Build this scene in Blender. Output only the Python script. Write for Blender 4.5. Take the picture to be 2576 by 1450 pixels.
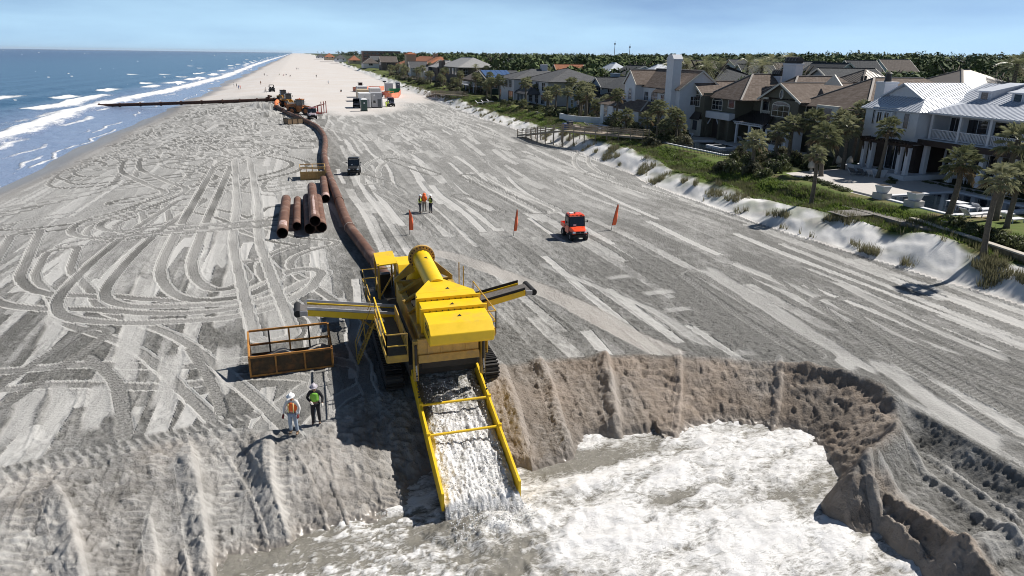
import bpy, bmesh, math, random
import numpy as np
from mathutils import Vector, Matrix

random.seed(7)
for o in list(bpy.data.objects):
    bpy.data.objects.remove(o, do_unlink=True)
scene = bpy.context.scene
COL = scene.collection
PI = math.pi

# ------------------------------------------------------------------ camera, sky, sun, exposure
# world frame: +X inland, +Y along the beach, z = 0 the graded beach
F_PX, PITCH, ROLL, CAM_H, YAW = 1720.0, math.atan(585 / 1720.), 0.0141, 14.5, math.radians(17)
def _rz(x, y, z):
    c, s = math.cos(YAW), math.sin(YAW)
    return Vector((c * x + s * y, -s * x + c * y, z))
FW = _rz(0, math.cos(PITCH), -math.sin(PITCH))
_r0 = _rz(1, 0, 0); _u0 = _rz(0, math.sin(PITCH), math.cos(PITCH))
RT = math.cos(ROLL) * _r0 + math.sin(ROLL) * _u0
UP = math.cos(ROLL) * _u0 - math.sin(ROLL) * _r0
CAM = Vector((0, 0, CAM_H))
def _ray(px, py):
    return FW + RT * ((px - 1288) / F_PX) - UP * ((py - 725) / F_PX)
def G(px, py, z=0.0):            # photo pixel (2576 wide) -> point on the level z
    d = _ray(px, py); return CAM + d * ((z - CAM_H) / d.z)
def GX(px, py, x):               # ... -> point on the plane X = x
    d = _ray(px, py); return CAM + d * (x / d.x)
def GY(px, py, y):
    d = _ray(px, py); return CAM + d * (y / d.y)

cam_d = bpy.data.cameras.new('camera'); cam = bpy.data.objects.new('camera', cam_d); COL.objects.link(cam)
cam_d.sensor_width = 36; cam_d.lens = 36 * F_PX / 2576; cam_d.clip_start = .5; cam_d.clip_end = 60000
M = Matrix.Identity(4)
for i in range(3):
    M[i][0] = RT[i]; M[i][1] = UP[i]; M[i][2] = -FW[i]; M[i][3] = CAM[i]
cam.matrix_world = M
scene.camera = cam
scene.render.filter_size = 1.0
try: scene.cycles.filter_width = 1.0
except Exception: pass

SUN_EL = math.radians(46); SUN_AZ = math.radians(80)      # azimuth from +Y towards +X
CIRRUS = (5.8, 8.7, 10.9, 1)
w = bpy.data.worlds.new('World'); scene.world = w; w.use_nodes = True
nt = w.node_tree; nt.nodes.clear()
out = nt.nodes.new('ShaderNodeOutputWorld'); bg = nt.nodes.new('ShaderNodeBackground')
sky = nt.nodes.new('ShaderNodeTexSky'); sky.sky_type = 'NISHITA'; sky.sun_disc = False
sky.sun_elevation = SUN_EL; sky.sun_rotation = SUN_AZ; sky.altitude = 0
sky.air_density = .25; sky.dust_density = 0.1; sky.ozone_density = 4.5
bg.inputs['Strength'].default_value = 0.078
# thin high cirrus veil: same optical depth everywhere, so it pales towards the horizon with the slant of the line of sight
def wn(t, **k):
    n = nt.nodes.new('ShaderNode' + t)
    for a, v in k.items(): n.inputs[a].default_value = v
    return n
def wm(op, a, b_):
    n = nt.nodes.new('ShaderNodeMath'); n.operation = op
    for i_, v in ((0, a), (1, b_)):
        if isinstance(v, bpy.types.NodeSocket): nt.links.new(v, n.inputs[i_])
        else: n.inputs[i_].default_value = v
    return n.outputs[0]
tc = wn('TexCoord'); mp = wn('Mapping', Scale=(2.2, 1.2, 13)); nz = wn('TexNoise', Scale=1.3, Detail=6, Roughness=.55); sx = wn('SeparateXYZ')
nt.links.new(tc.outputs['Generated'], mp.inputs['Vector']); nt.links.new(mp.outputs[0], nz.inputs['Vector']); nt.links.new(tc.outputs['Generated'], sx.inputs[0])
tau = wm('MULTIPLY', wm('POWER', nz.outputs['Fac'], 1.6), .115)
opt = wm('DIVIDE', tau, wm('MAXIMUM', sx.outputs[2], .035))
fac = wm('SUBTRACT', 1.0, wm('POWER', 2.718, wm('MULTIPLY', opt, -1.0)))
mx = nt.nodes.new('ShaderNodeMix'); mx.data_type = 'RGBA'; mx.inputs['B'].default_value = CIRRUS
nt.links.new(fac, mx.inputs['Factor']); nt.links.new(sky.outputs[0], mx.inputs['A']); nt.links.new(mx.outputs['Result'], bg.inputs[0]); nt.links.new(bg.outputs[0], out.inputs[0])
sl = bpy.data.lights.new('sun', 'SUN'); sl.energy = 4.8; sl.angle = math.radians(.53); sl.color = (1, .955, .89)
sun = bpy.data.objects.new('sun', sl); COL.objects.link(sun)
sdir = Vector((math.sin(SUN_AZ) * math.cos(SUN_EL), math.cos(SUN_AZ) * math.cos(SUN_EL), math.sin(SUN_EL)))
sun.rotation_euler = sdir.to_track_quat('Z', 'Y').to_euler(); sun.location = (60, 0, 80)
vs = scene.view_settings; vs.view_transform = 'Standard'; vs.look = 'None'; vs.exposure = .38; vs.gamma = 1; vs.use_curve_mapping = False

# ------------------------------------------------------------------ node / material helpers
class N:
    """tiny node-graph helper"""
    def __init__(s, name):
        s.m = bpy.data.materials.new(name); s.m.use_nodes = True; s.t = s.m.node_tree; s.t.nodes.clear()
        s.o = s.t.nodes.new('ShaderNodeOutputMaterial'); s.p = s.t.nodes.new('ShaderNodeBsdfPrincipled')
        s.t.links.new(s.p.outputs[0], s.o.inputs[0])
    def n(s, typ, **kw):
        nd = s.t.nodes.new('ShaderNode' + typ)
        for k, v in kw.items():
            if k in nd.inputs: s.put(nd.inputs[k], v)
            else: setattr(nd, k, v)
        return nd
    def put(s, sock, v):
        if isinstance(v, bpy.types.NodeSocket): s.t.links.new(v, sock)
        else: sock.default_value = v
    def mix(s, f, a, b, mode='MIX'):
        nd = s.t.nodes.new('ShaderNodeMix'); nd.data_type = 'RGBA'; nd.blend_type = mode
        s.put(nd.inputs['Factor'], f); s.put(nd.inputs['A'], a if isinstance(a, bpy.types.NodeSocket) else (*a, 1)); s.put(nd.inputs['B'], b if isinstance(b, bpy.types.NodeSocket) else (*b, 1))
        return nd.outputs['Result']
    def math(s, op, a, b=0.0, c=0.0, clamp=False):
        nd = s.t.nodes.new('ShaderNodeMath'); nd.operation = op; nd.use_clamp = clamp
        s.put(nd.inputs[0], a); s.put(nd.inputs[1], b); s.put(nd.inputs[2], c); return nd.outputs[0]
    def rng(s, v, a, b, c=0., d=1.):
        nd = s.t.nodes.new('ShaderNodeMapRange')
        s.put(nd.inputs[0], v); nd.inputs[1].default_value = a; nd.inputs[2].default_value = b; nd.inputs[3].default_value = c; nd.inputs[4].default_value = d
        return nd.outputs[0]
    def noise(s, scale, detail=3, rough=.55, vec=None, stretch=None, dist=0.):
        if vec is None:
            vec = s.n('TexCoord').outputs['Object']
        if stretch:
            mpn = s.n('Mapping'); mpn.inputs['Scale'].default_value = stretch; s.put(mpn.inputs['Vector'], vec); vec = mpn.outputs[0]
        nd = s.n('TexNoise', Scale=scale, Detail=detail, Roughness=rough, Distortion=dist); s.put(nd.inputs['Vector'], vec)
        return nd.outputs['Fac']
    def attr(s, name):
        a = s.n('Attribute', attribute_name=name); sp = s.n('SeparateColor'); s.put(sp.inputs[0], a.outputs['Color'])
        return sp.outputs[0], sp.outputs[1], sp.outputs[2]
    def bump(s, h, strength=.5, dist=.05):
        b = s.n('Bump'); b.inputs['Strength'].default_value = strength; b.inputs['Distance'].default_value = dist
        s.put(b.inputs['Height'], h); s.put(s.p.inputs['Normal'], b.outputs[0])
    def done(s, **kw):
        for k, v in kw.items():
            k = k.replace('_', ' ')
            if isinstance(v, tuple) and len(v) == 3: v = (*v, 1)
            s.put(s.p.inputs[k], v)
        return s.m

_mats = {}
def mat(name, col, rough=.6, metal=0., var=.12, scale=3., bump=0., dirt=None, dirt_amt=.0, spec=.5, stretch=None):
    """plain weathered material: base colour varied by noise, optional second colour in patches"""
    if name in _mats: return _mats[name]
    b = N(name)
    f = b.noise(scale, 4, .6, stretch=stretch)
    lo = tuple(c * (1 - var) for c in col); hi = tuple(min(1, c * (1 + var)) for c in col)
    c = b.mix(b.rng(f, .3, .7), lo, hi)
    if dirt:
        g = b.noise(scale * .45, 6, .68, stretch=stretch)
        c = b.mix(b.rng(g, .56 - dirt_amt * .25, .72 - dirt_amt * .2, 0, .9), c, dirt)
    if bump:
        b.bump(b.noise(scale * 6, 3, .6), .6, bump)
    _mats[name] = b.done(Base_Color=c, Roughness=b.rng(f, .2, .8, max(.04, rough - .07), min(1, rough + .07)), Metallic=metal, Specular_IOR_Level=spec)
    return _mats[name]

# ------------------------------------------------------------------ geometry helpers
class MB:
    def __init__(s): s.v = []; s.f = []; s.mi = []
    def add(s, vs, fs, m=0):
        n = len(s.v); s.v.extend([tuple(v) for v in vs]); s.f.extend([tuple(i + n for i in f) for f in fs]); s.mi.extend([m] * len(fs)); return s
    def box(s, x0, x1, y0, y1, z0, z1, m=0):
        v = [(x0, y0, z0), (x1, y0, z0), (x1, y1, z0), (x0, y1, z0), (x0, y0, z1), (x1, y0, z1), (x1, y1, z1), (x0, y1, z1)]
        return s.add(v, [(0, 3, 2, 1), (4, 5, 6, 7), (0, 1, 5, 4), (1, 2, 6, 5), (2, 3, 7, 6), (3, 0, 4, 7)], m)
    def hexa(s, b, t, m=0):      # 4 bottom points, 4 top points (counter-clockwise)
        return s.add(list(b) + list(t), [(0, 3, 2, 1), (4, 5, 6, 7), (0, 1, 5, 4), (1, 2, 6, 5), (2, 3, 7, 6), (3, 0, 4, 7)], m)
    def bar(s, a, b, w, h=None, m=0, up=(0, 0, 1)):
        a = Vector(a); b = Vector(b); h = h or w; d = (b - a).normalized(); u = Vector(up)
        if abs(d.dot(u)) > .98: u = Vector((0, 1, 0))
        r = d.cross(u).normalized() * (w / 2); u = r.cross(d).normalized() * (h / 2)
        return s.hexa([a - r - u, a + r - u, b + r - u, b - r - u], [a - r + u, a + r + u, b + r + u, b - r + u], m)
    def tube(s, pts, r, n=8, m=0, cap=True, closed=False):
        pts = [Vector(p) for p in pts]; k = len(pts); rs = r if isinstance(r, (list, tuple)) else [r] * k
        base = len(s.v); prev = None
        for i, p in enumerate(pts):
            d = (pts[min(i + 1, k - 1)] - pts[max(i - 1, 0)])
            if d.length < 1e-6: d = Vector((0, 0, 1))
            d.normalize()
            if prev is None:
                u = Vector((0, 0, 1)) if abs(d.z) < .9 else Vector((1, 0, 0))
            else: u = prev
            rr = d.cross(u).normalized(); u = rr.cross(d).normalized(); prev = u
            for j in range(n):
                a = 2 * PI * j / n; q = p + (rr * math.cos(a) + u * math.sin(a)) * rs[i]; s.v.append(tuple(q))
        for i in range(k - 1):
            for j in range(n):
                s.f.append((base + i * n + j, base + i * n + (j + 1) % n, base + (i + 1) * n + (j + 1) % n, base + (i + 1) * n + j)); s.mi.append(m)
        if cap:
            s.f.append(tuple(base + j for j in reversed(range(n)))); s.f.append(tuple(base + (k - 1) * n + j for j in range(n))); s.mi += [m, m]
        return s
    def pipe(s, a, b, r, t, n=20, m=0, mi=None):   # hollow open pipe
        a = Vector(a); b = Vector(b); d = (b - a).normalized(); u = Vector((0, 0, 1)) if abs(d.z) < .9 else Vector((1, 0, 0))
        rr = d.cross(u).normalized(); u = rr.cross(d); base = len(s.v)
        for p, q in ((a, r), (b, r), (b, r - t), (a, r - t)):
            for j in range(n):
                an = 2 * PI * j / n; s.v.append(tuple(p + (rr * math.cos(an) + u * math.sin(an)) * q))
        for k in range(4):
            for j in range(n):
                k2 = (k + 1) % 4
                s.f.append((base + k * n + j, base + k * n + (j + 1) % n, base + k2 * n + (j + 1) % n, base + k2 * n + j)); s.mi.append((mi if mi is not None and k == 2 else m))
        return s
    def cyl(s, a, b, r, n=16, m=0): return s.tube([a, b], r, n, m)
    def ring(s, c, axis, r0, r1, th, n=24, m=0):
        a = Vector(axis).normalized() * th / 2; return s.pipe(Vector(c) - a, Vector(c) + a, r1, r1 - r0, n, m)
    def prism(s, poly, axis, a, b, m=0):   # 2-D outline extruded along an axis
        n = len(poly)
        def P(p, t):
            return {'x': (t, p[0], p[1]), 'y': (p[0], t, p[1]), 'z': (p[0], p[1], t)}[axis]
        v = [P(p, a) for p in poly] + [P(p, b) for p in poly]
        return s.add(v, [tuple(range(n))[::-1], tuple(range(n, 2 * n))] + [(i, (i + 1) % n, n + (i + 1) % n, n + i) for i in range(n)], m)
    def slab(s, quad, th, m=0):      # thick plate from 3+ coplanar points, thickness against the normal
        q = [Vector(p) for p in quad]; nrm = (q[1] - q[0]).cross(q[2] - q[0]).normalized() * th; n = len(q)
        v = [p - nrm for p in q] + q
        return s.add(v, [tuple(range(n))[::-1], tuple(range(n, 2 * n))] + [(i, (i + 1) % n, n + (i + 1) % n, n + i) for i in range(n)], m)
    def ball(s, c, r, nu=12, nv=8, m=0):
        c = Vector(c); r = r if isinstance(r, (tuple, list)) else (r, r, r); base = len(s.v)
        for i in range(nv + 1):
            ph = PI * i / nv
            for j in range(nu):
                a = 2 * PI * j / nu; s.v.append((c.x + r[0] * math.sin(ph) * math.cos(a), c.y + r[1] * math.sin(ph) * math.sin(a), c.z + r[2] * math.cos(ph)))
        for i in range(nv):
            for j in range(nu):
                s.f.append((base + i * nu + j, base + (i + 1) * nu + j, base + (i + 1) * nu + (j + 1) % nu, base + i * nu + (j + 1) % nu)); s.mi.append(m)
        return s
    def xf(s, fn):
        s.v = [tuple(fn(Vector(v))) for v in s.v]; return s
    def mesh(s, name, mats, smooth=False, bevel=0):
        me = bpy.data.meshes.new(name); me.from_pydata(s.v, [], s.f)
        mats = mats if isinstance(mats, (list, tuple)) else [mats]
        for mm in mats: me.materials.append(mm)
        if len(mats) > 1: me.polygons.foreach_set('material_index', s.mi)
        bm = bmesh.new(); bm.from_mesh(me); bmesh.ops.recalc_face_normals(bm, faces=bm.faces)
        if bevel:
            ed = [e for e in bm.edges if len(e.link_faces) == 2 and e.calc_face_angle(0) > .6]
            bmesh.ops.bevel(bm, geom=ed, offset=bevel, segments=1, affect='EDGES', clamp_overlap=True)
        bm.to_mesh(me); bm.free()
        if smooth: me.polygons.foreach_set('use_smooth', [True] * len(me.polygons)); 
        if smooth and not isinstance(smooth, bool): me.set_sharp_from_angle(angle=smooth)
        me.update(); return me
    def build(s, name, mats, parent=None, smooth=False, bevel=0):
        o = bpy.data.objects.new(name, s.mesh(name, mats, smooth, bevel)); COL.objects.link(o)
        if parent: o.parent = parent
        return o
SM = .7
def tag(o, label=None, cat=None, group=None, kind=None):
    if label: o['label'] = label
    if cat: o['category'] = cat
    if group: o['group'] = group
    if kind: o['kind'] = kind
    return o
def thing(name, label, cat, loc=(0, 0, 0), rz=0., group=None):
    o = bpy.data.objects.new(name, None); COL.objects.link(o); o.location = loc; o.rotation_euler = (0, 0, rz); o.empty_display_size = .2
    return tag(o, label, cat, group)
def inst(name, me, parent=None, loc=(0, 0, 0), rot=(0, 0, 0), sc=(1, 1, 1)):
    o = bpy.data.objects.new(name, me); COL.objects.link(o); o.location = loc; o.rotation_euler = rot; o.scale = sc if isinstance(sc, tuple) else (sc,) * 3
    if parent: o.parent = parent
    return o
def copy_tree(o, parent=None, depth=0):
    c = o.copy(); COL.objects.link(c); c.parent = parent
    for ch in list(o.children): copy_tree(ch, c)
    return c
def np_mesh(name, V, Fq, mats, smooth=True):
    """V (n,3) array, Fq (m,3|4) int array -> object"""
    me = bpy.data.meshes.new(name); n, k = Fq.shape
    me.vertices.add(len(V)); me.vertices.foreach_set('co', np.ascontiguousarray(V, np.float32).ravel())
    me.loops.add(n * k); me.loops.foreach_set('vertex_index', np.ascontiguousarray(Fq, np.int32).ravel())
    me.polygons.add(n); me.polygons.foreach_set('loop_start', np.arange(0, n * k, k, dtype=np.int32)); me.polygons.foreach_set('loop_total', np.full(n, k, np.int32))
    me.polygons.foreach_set('use_smooth', np.full(n, smooth, bool))
    for m in (mats if isinstance(mats, (list, tuple)) else [mats]): me.materials.append(m)
    me.update(calc_edges=True); o = bpy.data.objects.new(name, me); COL.objects.link(o); return o
def vattr(o, name, a, b=None, c=None):
    n = len(o.data.vertices); z = np.zeros(n, np.float32)
    arr = np.stack([a, z if b is None else b, z if c is None else c, z + 1], 1).astype(np.float32)
    at = o.data.attributes.new(name, 'FLOAT_COLOR', 'POINT'); at.data.foreach_set('color', arr.ravel())

# ------------------------------------------------------------------ numpy noise
def _h(ix, iy, seed):
    h = (ix.astype(np.int64) * 374761393 + iy.astype(np.int64) * 668265263 + seed * 1442695041) & 0xffffffff
    h = ((h ^ (h >> 13)) * 1274126177) & 0xffffffff
    return ((h ^ (h >> 16)) & 0xffffff).astype(np.float64) / 0xffffff
def vn(x, y, seed=0):
    x = np.asarray(x, float); y = np.asarray(y, float)
    ix = np.floor(x); iy = np.floor(y); fx = x - ix; fy = y - iy; fx = fx * fx * (3 - 2 * fx); fy = fy * fy * (3 - 2 * fy)
    a = _h(ix, iy, seed); b = _h(ix + 1, iy, seed); c = _h(ix, iy + 1, seed); d = _h(ix + 1, iy + 1, seed)
    return (a * (1 - fx) + b * fx) * (1 - fy) + (c * (1 - fx) + d * fx) * fy
def fbm(x, y, o=4, seed=0, g=.5):
    s = 0; a = 1.; t = 0
    for i in range(o):
        s = s + a * vn(x * 2 ** i + 17.3 * i, y * 2 ** i - 9.1 * i, seed + i * 31); t += a; a *= g
    return s / t * 2 - 1
def sstep(a, b, x):
    t = np.clip((x - a) / (b - a), 0, 1); return t * t * (3 - 2 * t)
def spline(pts, step=.4):
    """Catmull-Rom through 2-D points, resampled"""
    P = np.array(pts, float); P = np.vstack([2 * P[0] - P[1], P, 2 * P[-1] - P[-2]]); o = []
    for i in range(1, len(P) - 2):
        n = max(2, int(np.hypot(*(P[i + 1] - P[i])) / step)); t = np.linspace(0, 1, n, endpoint=False)[:, None]
        o.append(.5 * (2 * P[i] + (P[i + 1] - P[i - 1]) * t + (2 * P[i - 1] - 5 * P[i] + 4 * P[i + 1] - P[i + 2]) * t ** 2 + (3 * P[i] - P[i - 1] - 3 * P[i + 1] + P[i + 2]) * t ** 3))
    o.append(P[-2][None]); return np.vstack(o)
def pathdist(P, X, Y, md):
    """indices of points within md of polyline P, signed distance (left +) and arc length"""
    idx = np.nonzero((X > P[:, 0].min() - md) & (X < P[:, 0].max() + md) & (Y > P[:, 1].min() - md) & (Y < P[:, 1].max() + md))[0]
    x = X[idx]; y = Y[idx]; best = np.full(len(idx), 1e9); sd = np.zeros(len(idx)); arc = np.zeros(len(idx)); s = 0.
    for i in range(len(P) - 1):
        a = P[i]; d = P[i + 1] - a; L = np.hypot(*d)
        if L < 1e-6: continue
        d = d / L
        k = np.nonzero((np.abs(x - a[0] - d[0] * L / 2) < L / 2 + md) & (np.abs(y - a[1] - d[1] * L / 2) < L / 2 + md))[0]
        if len(k):
            rx = x[k] - a[0]; ry = y[k] - a[1]; t = np.clip(rx * d[0] + ry * d[1], 0, L)
            ex = rx - t * d[0]; ey = ry - t * d[1]; q = np.hypot(ex, ey); u = q < best[k]; kk = k[u]
            best[kk] = q[u]; sd[kk] = (q * np.sign(d[0] * ry - d[1] * rx))[u]; arc[kk] = s + t[u]
        s += L
    m = best < md
    return idx[m], sd[m], arc[m], s
def cells(x, y, seed):
    """cellular noise: distance to the nearest feature point and that cell's random value"""
    ix = np.floor(x); iy = np.floor(y); best = np.full(x.shape, 9.); val = np.zeros(x.shape)
    for a in (-1, 0, 1):
        for b in (-1, 0, 1):
            cx = ix + a; cy = iy + b; d = np.hypot(cx + _h(cx, cy, seed) - x, cy + _h(cx, cy, seed + 7) - y); u = d < best
            best = np.where(u, d, best); val = np.where(u, _h(cx, cy, seed + 13), val)
    return best, val
def polydist(P, X, Y):
    """signed distance to a closed polygon, positive inside"""
    P = np.array(P, float); n = len(P); best = np.full(X.shape, 1e9); ins = np.zeros(X.shape, bool)
    for i in range(n):
        a = P[i]; b = P[(i + 1) % n]; d = b - a; L2 = d @ d
        t = np.clip(((X - a[0]) * d[0] + (Y - a[1]) * d[1]) / L2, 0, 1)
        best = np.minimum(best, np.hypot(X - a[0] - t * d[0], Y - a[1] - t * d[1]))
        c = ((a[1] > Y) != (b[1] > Y)) & (X < (b[0] - a[0]) * (Y - a[1]) / (b[1] - a[1] + 1e-12) + a[0]); ins ^= c
    return np.where(ins, best, -best)
# ================================================================== TERRAIN
SEA = -2.65; PITW = -1.75
def toe_x(Y):
    Y = np.asarray(Y, float)
    return np.interp(Y, [-50, 30, 60, 100, 180, 260, 400, 620, 1336, 4074, 9000], [41.8, 41.6, 39.6, 41.2, 42.2, 43.5, 45, 50, 67, 100, 150]) + 1.1 * fbm(Y / 9., Y * 0 + 3, 3, 11) + .8 * fbm(Y / 40., Y * 0 + 8, 2, 12)
def pxs(pts, z=0.): return [tuple(G(a, b, z)[:2]) for a, b in pts]
PIT = pxs([(-500, 1300), (0, 1195), (200, 1152), (420, 1106), (600, 1082), (690, 1090), (745, 1112), (800, 1085), (850, 1040), (920, 1000), (1000, 985)]) + [(3.2, 27.3), (7.4, 27.6)] + \
      pxs([(1240, 925), (1400, 905), (1600, 895), (1800, 900), (1960, 915), (2100, 945), (2210, 990), (2262, 1045), (2255, 1100), (2200, 1150), (2150, 1185)]) + \
      pxs([(2225, 1225), (2320, 1290), (2440, 1380), (2560, 1480)], -.9) + [(21, 8), (18, 2), (-22, 2), (-28, 14)]
BENCH = pxs([(2195, 1010), (2290, 1022), (2400, 1085), (2576, 1189), (2900, 1390)]) + [(34, 6), (20, 3)] + pxs([(2560, 1480), (2320, 1290), (2150, 1185), (2200, 1150), (2255, 1100)])
RIDGE = spline(pxs([(1960, 918), (2120, 950), (2215, 992), (2263, 1050), (2240, 1110), (2150, 1185)]))
def ridge(z, X, Y, path, h, wl, wr, rough=None):
    idx, d, s, L = pathdist(path, X, Y, 3 * max(wl, wr))
    e = np.minimum(np.clip(s / 1.2, 0, 1), np.clip((L - s) / 1.2, 0, 1))
    g = np.exp(-(d / np.where(d > 0, wl, wr)) ** 2)
    z[idx] += h * g * e * (1 + .3 * fbm(s / .7, d * 2, 2, 5))
    return idx, g * e
def h_macro(X, Y):
    X = np.asarray(X, float); Y = np.asarray(Y, float)
    z = np.interp(X, [-9000, -400, -120, -70, -56, -46, -39.5, -33, -22, -12, 60], [-30, -9, -6, -4, -3.4, -3.0, -2.66, -2.05, -.75, 0, 0])
    z = z + .35 * fbm(X / 14, Y / 22, 2, 3) * sstep(-50, -40, X) * sstep(-25, -33, X)
    t = toe_x(Y); u = X - t
    hum = .45 + .75 * vn(Y / 4.2, X / 5, 21) + .5 * vn(Y / 13, X * 0, 22)
    d = np.interp(u, [-1, 0, .8, 2.4, 3.8, 4.8, 6.4, 9, 12, 5000], [0, 0.03, .22, 1.0, 1.55, 1.4, 1.1, 1.0, .9, .9])
    d = d * np.where(u < 7, hum, 1) + np.interp(u, [5.0, 7.0, 9, 5000], [0, .8, 1.55, 1.6])
    d = d + .28 * fbm(X / 1.6, Y / 2.1, 4, 9) * sstep(.2, 1.2, u) * sstep(9, 6, u)
    # swales cut for the walkover
    z = np.where(u > -1, d, z)
    near = (np.hypot(X, Y) < 60)
    if near.any():
        xi = X[near]; yi = Y[near]; zi = z[near]
        sl = np.interp(xi, [-14, -6, -3.8, -1, 1, 2.6, 4, 8, 14, 16, 19, 22], [.2, .27, .38, .6, .5, .44, .6, .34, .34, .46, .6, .66])
        sl = sl + 1.0 * sstep(12.5, 14.5, xi) * sstep(20.2, 18.2, yi) + 1.6 * np.exp(-((xi - 18.0) / 2.6) ** 2 - ((yi - 18.6) / 2.2) ** 2)
        dp = polydist(PIT, xi, yi); dd = np.maximum(dp, 0)
        zp = -sl * (np.sqrt(dd ** 2 + .16) - .4)
        zp = np.where((zp < -1.35) & (xi > 7) & (xi < 14.5), -1.35 + (zp + 1.35) * 4, zp)
        zp = np.maximum(zp, -2.5)
        db = polydist(BENCH, xi, yi); zb = -np.clip(db * .8, 0, 1.0)
        q = np.minimum(zp, zb) + np.where(dp > 0, np.where(zb < 0, zb * .0, 0), 0)
        zi = np.where((dp > -.01) | (db > -.01), np.minimum(zi, q), zi)
        zi = zi - .1 * sstep(-.5, .4, dp) * sstep(1.4, .4, dp)
        z[near] = zi
    return z
def ground(x, y): return float(h_macro(np.array([float(x)]), np.array([float(y)]))[0])

# ---- adaptive fan of vertices round the viewpoint: a plain height field, finer where it is near
az = np.radians(np.concatenate([np.linspace(-180, -34, 26), np.linspace(-31, 64, 1000), np.linspace(67, 180, 22)]))
k1 = 14.5 * 684 * 1.1; k2 = 14.5 * 684 * 1.25
inv = np.concatenate([1 / np.array([.5, 4, 7.5, 10.5]), np.linspace(1 / 13, 1 / 36, int((1 / 13 - 1 / 36) * k1)), np.linspace(1 / 36, 1 / 12000, int(k2 / 36))[1:]])
DD = 1 / inv
A2, D2 = np.meshgrid(az, DD); X = (np.sin(A2) * D2).ravel(); Y = (np.cos(A2) * D2).ravel(); DR = D2.ravel()
nr, ncl = A2.shape
Z = h_macro(X, Y); ZM = Z.copy()
T = toe_x(Y); U = X - T
rough = np.zeros_like(Z); pale = np.zeros_like(Z); brown = np.zeros_like(Z)
YB = np.interp(X, [-40, -3, 3, 12, 24, 32, 42], [262, 256, 205, 178, 186, 222, 230]); con = sstep(22, -16, Y - YB + 20 * fbm(X / 9, Y / 14, 4, 77)) * (U < .3)       # graded fill
act = np.nonzero((con > .02) & (X > -44) & (DR > 12) & (DR < 320))[0]
x = X[act]; y = Y[act]; dr = DR[act]
dyl = dr ** 2 / (14.5 * 684 * .9)
def strips(seed, wmin, wmax, x, y, bend):
    r = np.random.RandomState(seed); e = -60 + np.cumsum(r.uniform(wmin, wmax, 400)); n = len(e)
    q = x + bend * fbm(x / 34, y / 46, 2, seed) + .25 * fbm(x / 5, y / 9, 2, seed + 1)
    i = np.clip(np.searchsorted(e, q) - 1, 0, n - 2); w = e[i + 1] - e[i]; f = (q - e[i])
    L = r.uniform(9, 30, n)[i]; ph = r.uniform(0, 40, n)[i]; sg = np.floor((y + ph) / L)
    h = _h(i.astype(float), sg, seed + 5); h2 = _h(i.astype(float), sg, seed + 6)
    return i, f, w, h, h2
i, f, wd, h, h2 = strips(101, .4, 1.15, x, y, 2.4)
ro = np.where(h < .2, .2 + .15 * h2, np.where(h < .70, .6 + .3 * h2, .9))
rib = (h >= .2) & (h < .70)
i2, f2, wd2, hb, hb2 = strips(202, .45, .8, x, y, 4.)
over = hb < .22                                                         # later passes over the first
ro = np.where(over, np.where(hb < .09, .02, .75), ro); rib = np.where(over, hb >= .09, rib)
fade = np.clip(1.35 - dyl / .16, 0, 1)
per = .23 + .05 * h2
sw = ((y + .15 * f + 3 * h2) / per) % 1.0
zd = np.where(rib, fade * .07 * (np.abs(sw * 2 - 1) - .5), 0)
zd += np.where(ro > .8, .10 * fbm(x / .26, y / .26, 3, 41), 0) * np.clip(1.5 - dyl / .3, .35, 1)
edge = np.minimum(f, wd - f); eh = _h(i.astype(float), i * 0., 9)
zd += np.where(eh < .45, .05, .01) * np.exp(-(edge / .09) ** 2) * (.4 + .9 * vn(x / .5, y / 1.2, 61))
qz = 1 - .75 * sstep(50, 75, y); zd = zd * (.35 + .65 * qz); zd += .05 * qz * fbm(x / 2.5, y / 5, 3, 51)
blend = vn(x / 3.5, y / 7, 71); ro = np.clip(ro + .45 * (.4 + .6 * qz) * (blend - .5) + .3 * (vn(x / .45, y / 1.1, 72) - .5) + .35 * (.45 + .55 * qz) * (vn(x / .16, y / .3, 73) - .5), 0, 1)
# darker churned belt at the right of the pit, scuffed ground beyond the machine
for (px, py, rx, ry, am) in ((2080, 900, 9, 5, .5), (1600, 700, 6, 7, .2), (1250, 860, 4, 3, .35)):
    c = G(px, py); gz = np.exp(-((x - c.x) / rx) ** 2 - ((y - c.y) / ry) ** 2); ro = np.clip(ro + am * gz * (.5 + vn(x / .4, y / .4, 83)), 0, 1); zd += .05 * gz * fbm(x / .3, y / .3, 3, 84) * 1.5
ro = ro * (1 - (.52 * sstep(42, 75, y) * sstep(4, 0, x) + .26 * (.5 + .5 * sstep(45, 80, y)) * sstep(4, 8, x)))
pal = np.zeros_like(ro); pink = np.zeros_like(ro)
def smooth_pass(pts, wdt, val=.03, pk=0., px=True):
    P = spline(pxs(pts) if px else pts)
    k, d, s, L = pathdist(P, x, y, wdt / 2 + .35)
    sf = .07 + dr[k] * .0017; wn = wdt / 2 + .3 * (vn(s / 1.6, d * 0 + 3 * wdt, 5) - .5); en = 1.2 * vn(d / .35, s * 0 + L, 6)
    wt = sstep(wn + sf, wn - sf, np.abs(d)) * sstep(en - .1, en + .5, s) * sstep(en - .1, en + .5, L - s) * (.62 + .38 * vn(x[k] / 1.2, y[k] / 4, 8))
    inn = np.abs(d) < wdt / 2
    ro[k] = ro[k] * (1 - wt) + wt * (val + .25 * vn(x[k] / .7, y[k] / 3, 7) + .12 * vn(x[k] / .2, y[k] / .6, 17)); zd[k] = zd[k] * (1 - .85 * wt) - .02 * wt; pink[k] = np.maximum(pink[k] * (1 - wt), pk * wt)
    lip = ~inn; zd[k[lip]] += .03 * np.exp(-((np.abs(d[lip]) - wdt / 2) / .12) ** 2)
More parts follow.
